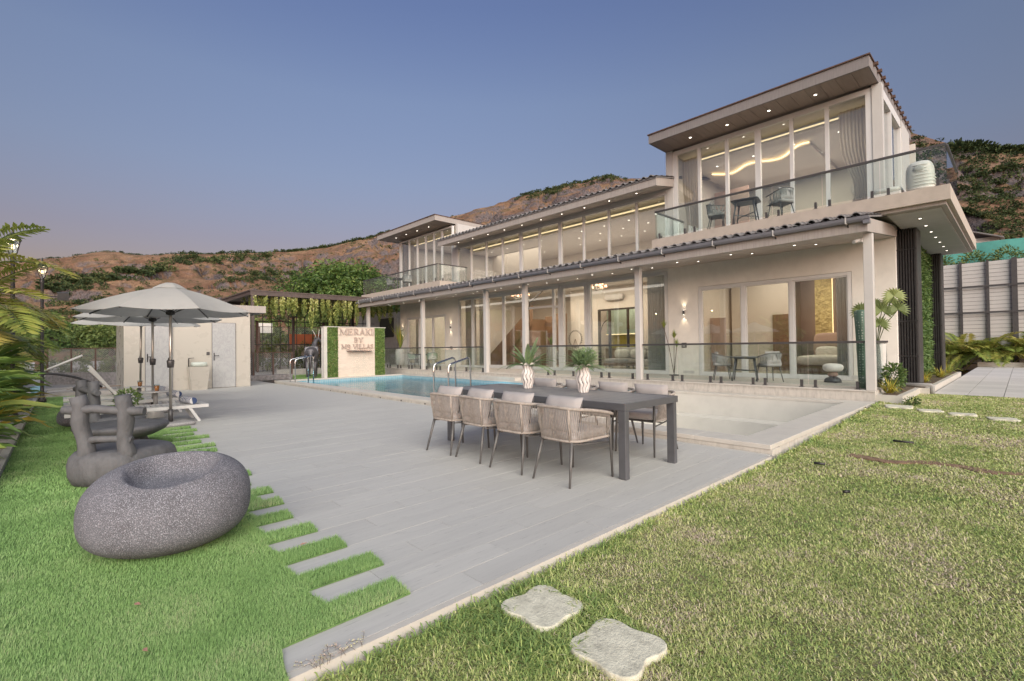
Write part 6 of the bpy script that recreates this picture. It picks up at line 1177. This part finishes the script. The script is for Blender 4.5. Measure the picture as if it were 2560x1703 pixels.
tree((-40, 16.0, 0), 'round green tree behind the grid fence', 5.0, (2.6, 2.8, 2.1), 7000, .26, M['tleaf2'], 2); tree((-42, 11.5, 0), 'light green tree left of the notice board behind the fence', 4.6, (2.2, 2.4, 1.9), 6000, .25, M['tleaf2'], 3); tree((-48, 7.0, 0), 'yellow green bushy tree beyond the shed', 4.8, (3, 3, 2.2), 7000, .28, M['tleaf2'], 4); tree((-44, 2.6, 0), 'bushy tree left of the shed behind the chain-link fence', 4.2, (2.6, 2.6, 1.9), 7000, .26, M['tleaf2'], 6); tree((-50, -1.2, 0), 'dark tree far left beyond the palms', 5.2, (3, 3, 2.4), 6000, .3, M['tleaf'], 7); tree((-56, 12, 0), 'dark round tree on the slope behind the pergola', 6.0, (3.5, 3.5, 2.8), 7000, .32, M['tleaf'], 8); tree((-60, 5, 0), 'dark tree on the slope above the shed roof', 5.5, (4, 4, 2.6), 7000, .34, M['tleaf'], 9)
def shrub(loc, label, rad, n_, leaf, seed, mat=None, group=None):
    t_ = thing('shrub', label, 'shrub', loc, 0, group); leafy(t_, (0, 0, rad[2]*.95), rad, n_, leaf, leaf*.42, mat or M['shrub'], seed, world=False, shell=.3); st_ = MB()
    for k in range(5): a = TAU*k/5; st_.tube([(0, 0, 0), (rad[0]*.5*math.cos(a), rad[1]*.5*math.sin(a), rad[2])], [.015, .006], 5)
    st_.build('stems', M['bark'], t_, False); return t_
ORD = ['first','second','third','fourth','fifth','sixth','seventh','eighth','ninth','tenth','eleventh']
for i in range(11):
    y = 6.6+i*.82; shrub((-33.9-.3*(i % 2), y, 0), 'yellow green hedge shrub behind the grid fence, '+ORD[i]+' counted from the shed', (.55, .55, .8+.25*((i*7) % 3)), 900, .14, 80+i, M['tleaf2'], 'hedge shrubs behind the grid fence')
for i in range(6): shrub((-30.5-.6*i, -.2+.75*i, 0), 'low green shrub behind the chain-link fence, '+ORD[i]+' counted from the left edge', (.6, .6, .6+.15*(i % 3)), 700, .14, 100+i, M['tleaf2'], 'shrubs behind the left fence')
# ---- right side
rf = thing('panel_fence', 'tall boundary fence of white louvres in dark steel posts at the right', 'fence', (0, 34, 0))
for i, x in enumerate((-4.3, -3.02, -2.12, -1.13, -.2, .75, 1.7, 2.65)):
    w2 = .10 if i == 4 else .05; MB().bb(x-w2, x+w2, 33.86, 33.98, 0, 5.45).build('post', M['rail'], rf)
for z in (2.78, 4.10): MB().bb(-4.3, 2.7, 33.82, 33.858, z, z+.09).build('rail', M['rail'], rf)
MB().bb(-4.4, 2.8, 34.06, 34.08, .2, 5.4).build('backing', M['rail'], rf)
for k in range(26): MB().bb(-4.4, 2.8, 34.02, 34.05, .25+k*.198, .25+k*.198+.182).build('louvre', M['white'], rf)
tag(MB().bb(-1.53, 6, 33.0, 33.2, .1, .34).build('bed_kerb', M['coping']), 'low kerb in front of the palms at the right', 'kerb')
for i, x in enumerate((-2.7, -2.0, -1.2, -.45, .3, 1.2)): palm((x, 33.45, .1), ['feathery palm beside the slatted tower at the fence', 'second feathery palm under the white fence', 'middle feathery palm under the white fence', 'fourth feathery palm under the white fence', 'feathery palm at the right edge of the photo', 'palm just beyond the right edge of the photo'][i], 22, 1.55, .46, .06, .8, 20+i, None, .62, .95, 4, 'palms under the white fence', 28)
M['net'] = pm('green_shade_net', (.07, .26, .22), .8, .15, 2, bmp=.2, bscale=30); mb = MB(); nx = 30
mb.add([(-12+i*.8, 42+.15*math.sin(i*1.7), z) for z in (5.0, 7.55) for i in range(nx+1)], [(i, i+1, nx+2+i, nx+1+i) for i in range(nx)], 0, True); ob = mb.build('shade_net', M['net']); ob.modifiers.new('t', 'SOLIDIFY').thickness = .02; tag(ob, 'green shade net stretched behind the white fence', 'net')
hut = thing('hut', 'small hut with tiled roof on the slope above the green net', 'hut', (-1.8, 60, 8)); MB().bb(-3.0, -1.2, 60, 63, 6, 10.6).build('wall', M['wall'], hut); MB().add([(-3.6, 59.2, 11.5), (-.9, 59.2, 10.4), (-.9, 64, 10.4), (-3.6, 64, 11.5), (-3.6, 59.2, 11.4), (-.9, 59.2, 10.3), (-.9, 64, 10.3), (-3.6, 64, 11.4)], [(0, 1, 2, 3), (7, 6, 5, 4), (4, 5, 1, 0), (5, 6, 2, 1), (6, 7, 3, 2), (7, 4, 0, 3)]).build('roof', M['tile'], hut)
for i, (x, y) in enumerate(((-3.4, 38), (-1.9, 39), (-.5, 38.5), (.8, 39.4))): shrub((x, y, 5.2), ['yellow green shrub beside the tower above the white fence', 'second shrub above the white fence', 'third shrub above the white fence', 'shrub above the white fence at the right edge'][i], (.8, .7, .8), 900, .16, 120+i, M['tleaf2'], 'shrubs above the white fence')
tag(MB().bb(-6, 4, 37, 41, -.2, 5.2).build('bank', M['earth']), 'raised earth bank behind the white fence', kind='structure')
# green wall between the slatted towers
MB().bb(-2.198, -2.15, 16.7, 21.1, .3, 4.28).build('green_wall_back', M['turfb'], villa); n_ = 5200; C = np.stack([-2.14+rng.uniform(0, .13, n_), rng.uniform(16.7, 21.1, n_), rng.uniform(.3, 4.25, n_)], -1); V, F, T = leafcloud(C, .16, .05, np.clip(rng.normal(.5, .2, n_), 0, 1), .8, 77, nrm=np.array([[.5, -.2, -.2]])); tag(npmesh('green_wall', V, F, M['shrub'], villa, col=T), kind='stuff')
# planter plants
def tuft(loc, label, n_, L, w2, tint, seed, mat, group=None, arch=1.25):
    t_ = thing('grass_tuft', label, 'plant', loc, 0, group); r_ = np.random.default_rng(seed); a = r_.uniform(0, TAU, n_); P = np.stack([.05*np.cos(a), .05*np.sin(a), np.zeros(n_)], -1); V, F, T = blades(P, L*r_.uniform(.6, 1.1, n_), np.full(n_, w2), r_.uniform(.5, arch+.9, n_), a+r_.normal(0, .3, n_), np.clip(r_.normal(tint, .15, n_), 0, 1), .45); npmesh('leaves', V, F, mat, t_, False, col=T); MB().lathe([(.05, -.02), (.03, .03)], (0, 0, 0), 8).build('root', M['bed'], t_, False)
GS = 'spider plants in the planter'
tuft((-2.0, 13.15, .27), 'yellow striped spider plant at the planter corner', 90, .42, .02, .88, 1, M['helic'], GS); tuft((-1.86, 17.2, .27), 'yellow spider plant between the slatted towers', 90, .45, .022, .9, 2, M['helic'], GS); tuft((-1.75, 19.8, .27), 'spider plant farther along the planter', 90, .45, .022, .85, 3, M['helic'], GS); tuft((-1.8, 22.6, .27), 'long-leaved tuft beyond the second tower', 90, .55, .025, .75, 4, M['helic'], GS)
shrub((-2.0, 13.75, .27), 'leafy green shrub in the planter before the slatted tower', (.24, .36, .36), 900, .085, 31); shrub((-1.55, 12.55, .05), 'low weedy plant at the foot of the planter wall', (.16, .16, .12), 260, .06, 33)
tag(MB().tube([(-2.0, 15.3, .33), (-1.52, 15.3, .33), (-1.50, 15.3, .31), (-1.50, 15.3, .10)], .045, 10).build('drain_pipe', M['strap']), 'grey drain pipe elbow on the planter wall', 'pipe')
# ---- terrace decorations
m_, t, b, o_ = newmat('cactus_skin'); v = mapping(t); vo = N(t, 'ShaderNodeTexVoronoi'); vo.inputs['Scale'].default_value = 17; vo.inputs['Randomness'].default_value = .25; t.links.new(v, vo.inputs['Vector']); c = ramp(t, vo.outputs['Distance'], [(.16, (.55, .60, .52)), (.24, (.09, .16, .115))]); t.links.new(c, b.inputs['Base Color']); b.inputs['Roughness'].default_value = .6; M['cactus'] = m_
t_ = thing('cactus', 'tall dark green column cactus with white dots beside the right column', 'cactus', (-2.46, 13.22, TZ)); MB().tube([(.02, 0, 0), (.0, 0, .5), (-.02, 0, 1.0), (-.03, 0, 1.4), (-.045, 0, 1.74), (-.045, 0, 1.77)], [.125, .12, .115, .12, .125, .07], 20).build('stem', M['cactus'], t_, False)
pt_ = thing('fan_palm', 'potted fan palm in a tall white pot at the terrace end', 'palm', (-2.42, 14.45, TZ)); MB().lathe([(.13, 0), (.17, .5), (.19, 1.0), (.17, 1.0), (.16, .94), (.01, .93)], (0, 0, 0), 4, sm=False).build('pot', M['pot'], pt_, False)
M['fan'] = leafmat('fan_palm_leaf', [(0, (.10, .135, .05)), (.5, (.20, .25, .085)), (1, (.34, .37, .14))], .5, .3)
def fan_leaf(c, r0, nrm, tint, parent):
    n_ = 17; V = []; F = []; nv = Vector(nrm).normalized(); u_ = nv.cross(Vector((0, 0, 1))).normalized(); v_ = u_.cross(nv)
    for i in range(n_):
        a = R(-130+260*i/(n_-1)); d = v_*math.cos(a)+u_*math.sin(a); s2 = nv.cross(d)*.03*r0/.3; tip = Vector(c)+d*r0+Vector((0, 0, -.10*r0)); md = Vector(c)+d*r0*.55+nv*.02; k = len(V); V += [tuple(c), tuple(md-s2), tuple(tip), tuple(md+s2)]; F.append((k, k+1, k+2, k+3))
    npmesh('fan_leaf', np.array(V), np.array(F), M['fan'], parent, False, col=np.full(len(V), tint)); MB().tube([(0, 0, .93), (c[0]*.4, c[1]*.4, .93+(c[2]-.93)*.6), c], .009, 5, cap=False).build('stalk', M['fan'], parent, False)
for q, r0, nn, tn in (((.36, -.05, 2.12), .27, (.35, -.8, .3), .8), ((.42, -.0, 1.80), .25, (.3, -.9, .2), .3), ((.12, -.05, 1.78), .26, (.2, -.9, .25), .5), ((.08, -.1, 1.45), .24, (.2, -.9, .1), .4), ((-.30, -.02, 1.82), .26, (-.1, -.9, .2), .35), ((-.05, .1, 1.95), .22, (-.2, -.9, .4), .4), ((.25, .15, 2.0), .22, (.2, -.8, .5), .6)): fan_leaf(q, r0, nn, tn, pt_)
sl = thing('stone_stack', 'stack of three smooth stones, cream over pink over black, outside the bedroom', 'sculpture', (-3.42, 14.75, TZ)); MB().blob((0, 0, .0), (.20, .18, .15), .8, 1, 24, 12, f=lambda p: (p.x, p.y, max(0, p.z))).build('black_stone', M['black'], sl, False); M['pink'] = pm('pink_stone', (.40, .25, .21), .6, .15, 6, bmp=.1); MB().blob((0, 0, .21), (.12, .11, .075), .9, 1, 20, 10).build('pink_stone', M['pink'], sl, False); MB().blob((.01, 0, .38), (.235, .2, .115), .75, 1, 28, 12, f=lambda p: (p.x*(1+.6*p.z), p.y, p.z)).build('cream_stone', M['vase'], sl, False)
dr = thing('dracaena', 'slender dracaena with two grassy heads left of the bedroom door', 'plant', (-8.1, 15.15, TZ)); MB().lathe([(.16, 0), (.16, .025), (.01, .03)], (0, 0, 0), 20).build('base_disc', M['dark'], dr, False)
for q in ((-.35, 0, 1.62), (.02, 0, 1.25), (.10, .02, .95)):
    MB().tube([(0, 0, .02), (q[0]*.5, q[1], q[2]*.6), q], .010, 5).build('stem', M['bark'], dr, False); r_ = np.random.default_rng(int(q[2]*100)); n_ = 60; a = r_.uniform(0, TAU, n_); V, F, T = blades(np.tile(np.array(q), (n_, 1)), r_.uniform(.22, .36, n_), np.full(n_, .018), r_.uniform(.1, 1.5, n_), a, r_.uniform(.4, .9, n_), .4); npmesh('leaf_head', V, F, M['helic'], dr, False, col=T)
po = thing('urn_plant', 'tall pale urn with a spiky plant at the far left terrace end', 'plant', (-24.6, 14.3, TZ)); MB().lathe([(.2, 0), (.28, .3), (.3, .8), (.24, 1.0), (.2, 1.0), (.02, .95)], (0, 0, 0), 24).build('urn', M['pot'], po, False); n_ = 50; r_ = np.random.default_rng(9); V, F, T = blades(np.tile(np.array([0, 0, .95]), (n_, 1)), r_.uniform(.9, 1.7, n_), np.full(n_, .05), r_.uniform(.05, .9, n_), r_.uniform(0, TAU, n_), r_.uniform(.5, 1, n_), .4); npmesh('leaves', V, F, M['helic'], po, False, col=T)
# balcony: white sculpture and daybed at the right corner
sc_ = thing('shell_chair', 'white ribbed sculptural chair at the right corner of the balcony', 'chair', (-1.55, 14.5, UZ)); MB().blob((0, 0, .41), (.26, .22, .42), .55, .8, 24, 14).build('back', M['vase'], sc_, False)
for k in range(9): MB().blob((.02, -.0, .10+k*.075), (.285-.006*k*k*.2, .24, .035), .8, .9, 24, 6).build('rib', M['vase'], sc_, False)
MB().blob((0, -.22, .62), (.10, .03, .07), 1, 1, 14, 8).build('hollow', M['pot'], sc_, False)
db = thing('daybed', 'low white daybed on the right balcony beside the ribbed chair', 'daybed', (-2.0, 14.6, UZ)); MB().bb(-.42, .12, -.3, .9, .02, .22).build('base', M['vase'], db, False, bevel=.02); MB().blob((-.15, .3, .28), (.27, .6, .07), .35, .3, 20, 8).build('mattress', M['vase'], db, False)
# ================================================================== INTERIOR THINGS
bd = thing('bed', 'bed with white linen and padded headboard seen through the bedroom door', 'bed', (-4.2, 18.7, TZ)); MB().bb(-.95, .95, -1.2, 1.0, .05, .32).build('base', M['wood'], bd, False); MB().blob((0, -.1, .46), (.95, 1.1, .17), .3, .3, 24, 10).build('mattress', M['vase'], bd, False); MB().blob((0, 1.05, .85), (.95, .09, .55), .3, .3, 20, 8).build('headboard', M['blush'], bd, False); MB().blob((-.45, .75, .72), (.36, .15, .20), .6, .5, 16, 8).build('pillow', M['vase'], bd, False); MB().blob((.45, .75, .72), (.36, .15, .20), .6, .5, 16, 8).build('pillow', M['vase'], bd, False)
so_ = thing('sofa', 'beige sofa in the living room', 'sofa', (-11.7, 18.6, TZ)); MB().bb(-1.3, 1.3, -.4, .4, .12, .42).build('base', M['cushion'], so_, False, bevel=.04); MB().bb(-1.3, 1.3, .25, .45, .42, .95).build('backrest', M['cushion'], so_, False, bevel=.05)
for x in (-.85, 0, .85): MB().blob((x, .12, .66), (.38, .11, .2), .5, .4, 16, 8).build('cushion', M['pot'], so_, False)
ot = thing('ottoman', 'padded ottoman bench in front of the living room sofa', 'ottoman', (-11.6, 17.1, TZ)); MB().blob((0, 0, .40), (.62, .32, .09), .3, .3, 24, 8).build('cushion', M['cushion'], ot, False); MB().bb(-.6, .6, -.3, .3, .2, .32).build('base', M['wood'], ot, False)
for a in (-.5, .5):
    for b2 in (-.24, .24): MB().tube([(a, b2, .2), (a*1.05, b2*1.05, 0)], .018, 6).build('leg', M['dark'], ot, False)
fwh = thing('ferris_wheel_model', 'decorative ferris wheel model standing in the living room', 'ornament', (-14.2, 17.4, 1.2)); rgm = MB(); n_ = 28
rgm.tube([(.36*math.cos(TAU*i/n_), 0, .52+.36*math.sin(TAU*i/n_)) for i in range(n_+1)], .010, 5, cap=False); rgm.build('wheel_rim', M['dark'], fwh, False)
for i in range(n_): a = TAU*i/n_; MB().box((.40*math.cos(a), 0, .52+.40*math.sin(a)), (.03, .03, .03)).build('gondola', M['dark'], fwh, False)
MB().tube([(-.22, 0, 0), (0, 0, .52), (.22, 0, 0)], .014, 5).tube([(-.08, 0, 0), (0, 0, .52), (.08, 0, 0)], .010, 5).build('stand', M['wood'], fwh, False); MB().bb(-.35, .35, -.12, .12, -.83, 0).build('console', M['wood'], fwh, False)
def chand(loc, label):
    t_ = thing('chandelier', label, 'chandelier', loc, 0, 'crystal chandeliers of the living room'); MB().tube([(0, 0, 0), (0, 0, -.45)], .012, 5).build('rod', M['steel'], t_, False)
    for i in range(12):
        a = TAU*i/12; rr_ = .42 if i % 2 else .28; z = -.30 if i % 2 else -.18; MB().tube([(0, 0, -.42), (rr_*.6*math.cos(a), rr_*.6*math.sin(a), z-.15), (rr_*math.cos(a), rr_*math.sin(a), z)], .008, 4).build('arm', M['steel'], t_, False); MB().lathe([(.075, 0), (.045, .1)], (rr_*math.cos(a), rr_*math.sin(a), z), 10).build('shade', M['shade'], t_, False); MB().blob((rr_*.9*math.cos(a), rr_*.9*math.sin(a), z-.25), (.02, .02, .10), 1, 1, 6, 5).build('crystal', M['railglass'], t_, False)
M['shade'] = emis('lit_peach_shade', (1, .55, .33), 1.1); chand((-17.4, 17.0, 4.26), 'crystal chandelier with lit peach shades behind the glass doors'); chand((-12.9, 17.3, 4.26), 'second chandelier glimpsed behind the thick window frame')
dc = strap_chair(M['cushion'], M['cushion'], 'indoor_chair'); dc.location = (-16.9, 16.9, TZ); dc.rotation_euler = (0, 0, 1.2); tag(dc, 'upholstered chair just inside the glass doors', 'chair', 'indoor chairs'); copy_tree(dc, (-15.1, 17.3, TZ), -1.0, 'upholstered chair behind the open door pane', 'indoor chairs')
fp = thing('floor_plant', 'potted palm on a stand inside the living room', 'plant', (-15.0, 16.6, TZ)); MB().lathe([(.12, 0), (.14, .9), (.16, 1.1), (.02, 1.08)], (0, 0, 0), 16).build('pot', M['pot'], fp, False); n_ = 40; r_ = np.random.default_rng(2); V, F, T = blades(np.tile(np.array([0, 0, 1.08]), (n_, 1)), r_.uniform(.3, .6, n_), np.full(n_, .04), r_.uniform(.1, 1.3, n_), r_.uniform(0, TAU, n_), r_.uniform(.3, .8, n_), .4); npmesh('leaves', V, F, M['helic'], fp, False, col=T)
# ================================================================== SMALL BITS ON THE GROUND
for (x, y, a, L, lb) in ((-1.62, 6.35, .15, .11, 'short black pipe offcut on the lawn near the basin corner'), (-1.12, 8.25, .05, .22, 'black pipe offcut lying farther back on the lawn'), (-1.15, 5.35, .9, .06, 'small dark clip lying in the grass')):
    z = float(lawn_z(y))+.045; tag(MB().tube([(x-L/2*math.cos(a), y-L/2*math.sin(a), z), (x+L/2*math.cos(a), y+L/2*math.sin(a), z)], .014, 8).build('pipe_offcut', M['dark']), lb, 'pipe', 'pipe offcuts on the lawn')
tag(MB().tube([(-2.15, 11.6, .10), (-2.05, 11.35, .02)], .012, 6).build('iron_peg', M['rust']), 'rusty iron peg leaning on the pool wall', 'peg')
M['dleaf'] = pm('fallen_leaf', (.42, .22, .17), .7, .2, 20, bmp=.2)
for i, (x, y, a, lb) in enumerate(((-3.24, .30, .4, 'pinkish fallen leaf on the turf in front of the boulder'), (-3.42, 1.22, 1.2, 'brown fallen leaf on a turf strip'), (-4.05, -.32, 2.2, 'curled dry leaf at the left edge of the turf'), (-2.72, .28, .2, 'small dry leaf near the bottom edge of the turf'))):
    s2 = (.028, .022, .07, .025)[i]; V = [(-s2, 0, .0), (-s2*.3, s2*.4, .006), (s2, 0, .012), (-s2*.3, -s2*.4, .006)]; o_ = MB().add(V+[(p[0], p[1], p[2]+.0015) for p in V], [(3, 2, 1, 0), (4, 5, 6, 7), (0, 1, 5, 4), (1, 2, 6, 5), (2, 3, 7, 6), (3, 0, 4, 7)]).build('fallen_leaf', M['dleaf']); o_.location = (x, y, .037); o_.rotation_euler = (.2, .1, a); tag(o_, lb, 'leaf', 'fallen leaves on the turf')
# creeping runner over the deck corner
cr = thing('creeper', 'brown creeping runner growing from the lawn over the deck corner', 'plant', (-2.2, 1.0, 0)); r_ = random.Random(4); V = []; F = []; T = []
for k in range(14):
    p = Vector((-2.12+r_.uniform(-.01, .02), .80+.26*r_.random()**1.5, .0)); a_ = PI+r_.uniform(-1.2, 1.2); pts = [p.copy()]
    for j in range(r_.randint(4, 9)):
        a_ += r_.uniform(-.7, .7); d = Vector((math.cos(a_), math.sin(a_), 0)); p = p+d*r_.uniform(.008, .02); p.z = .008+.014*r_.random(); pts.append(p.copy())
        for s2 in (-1, 1):
            e_ = Vector((-d.y*s2+r_.uniform(-.5, .5), d.x*s2+r_.uniform(-.5, .5), .4)).normalized()*r_.uniform(.006, .014); q_ = d*.003; b0 = len(V); V += [tuple(p), tuple(p+e_*.5+q_), tuple(p+e_), tuple(p+e_*.5-q_)]; F.append((b0, b0+1, b0+2, b0+3)); T += [r_.uniform(.7, 1)]*4
    MB().tube(pts, .0009, 4, cap=False).build('runner', M['bark'], cr)
npmesh('leaves', np.array(V), np.array(F), M['lawn'], cr, col=np.array(T))
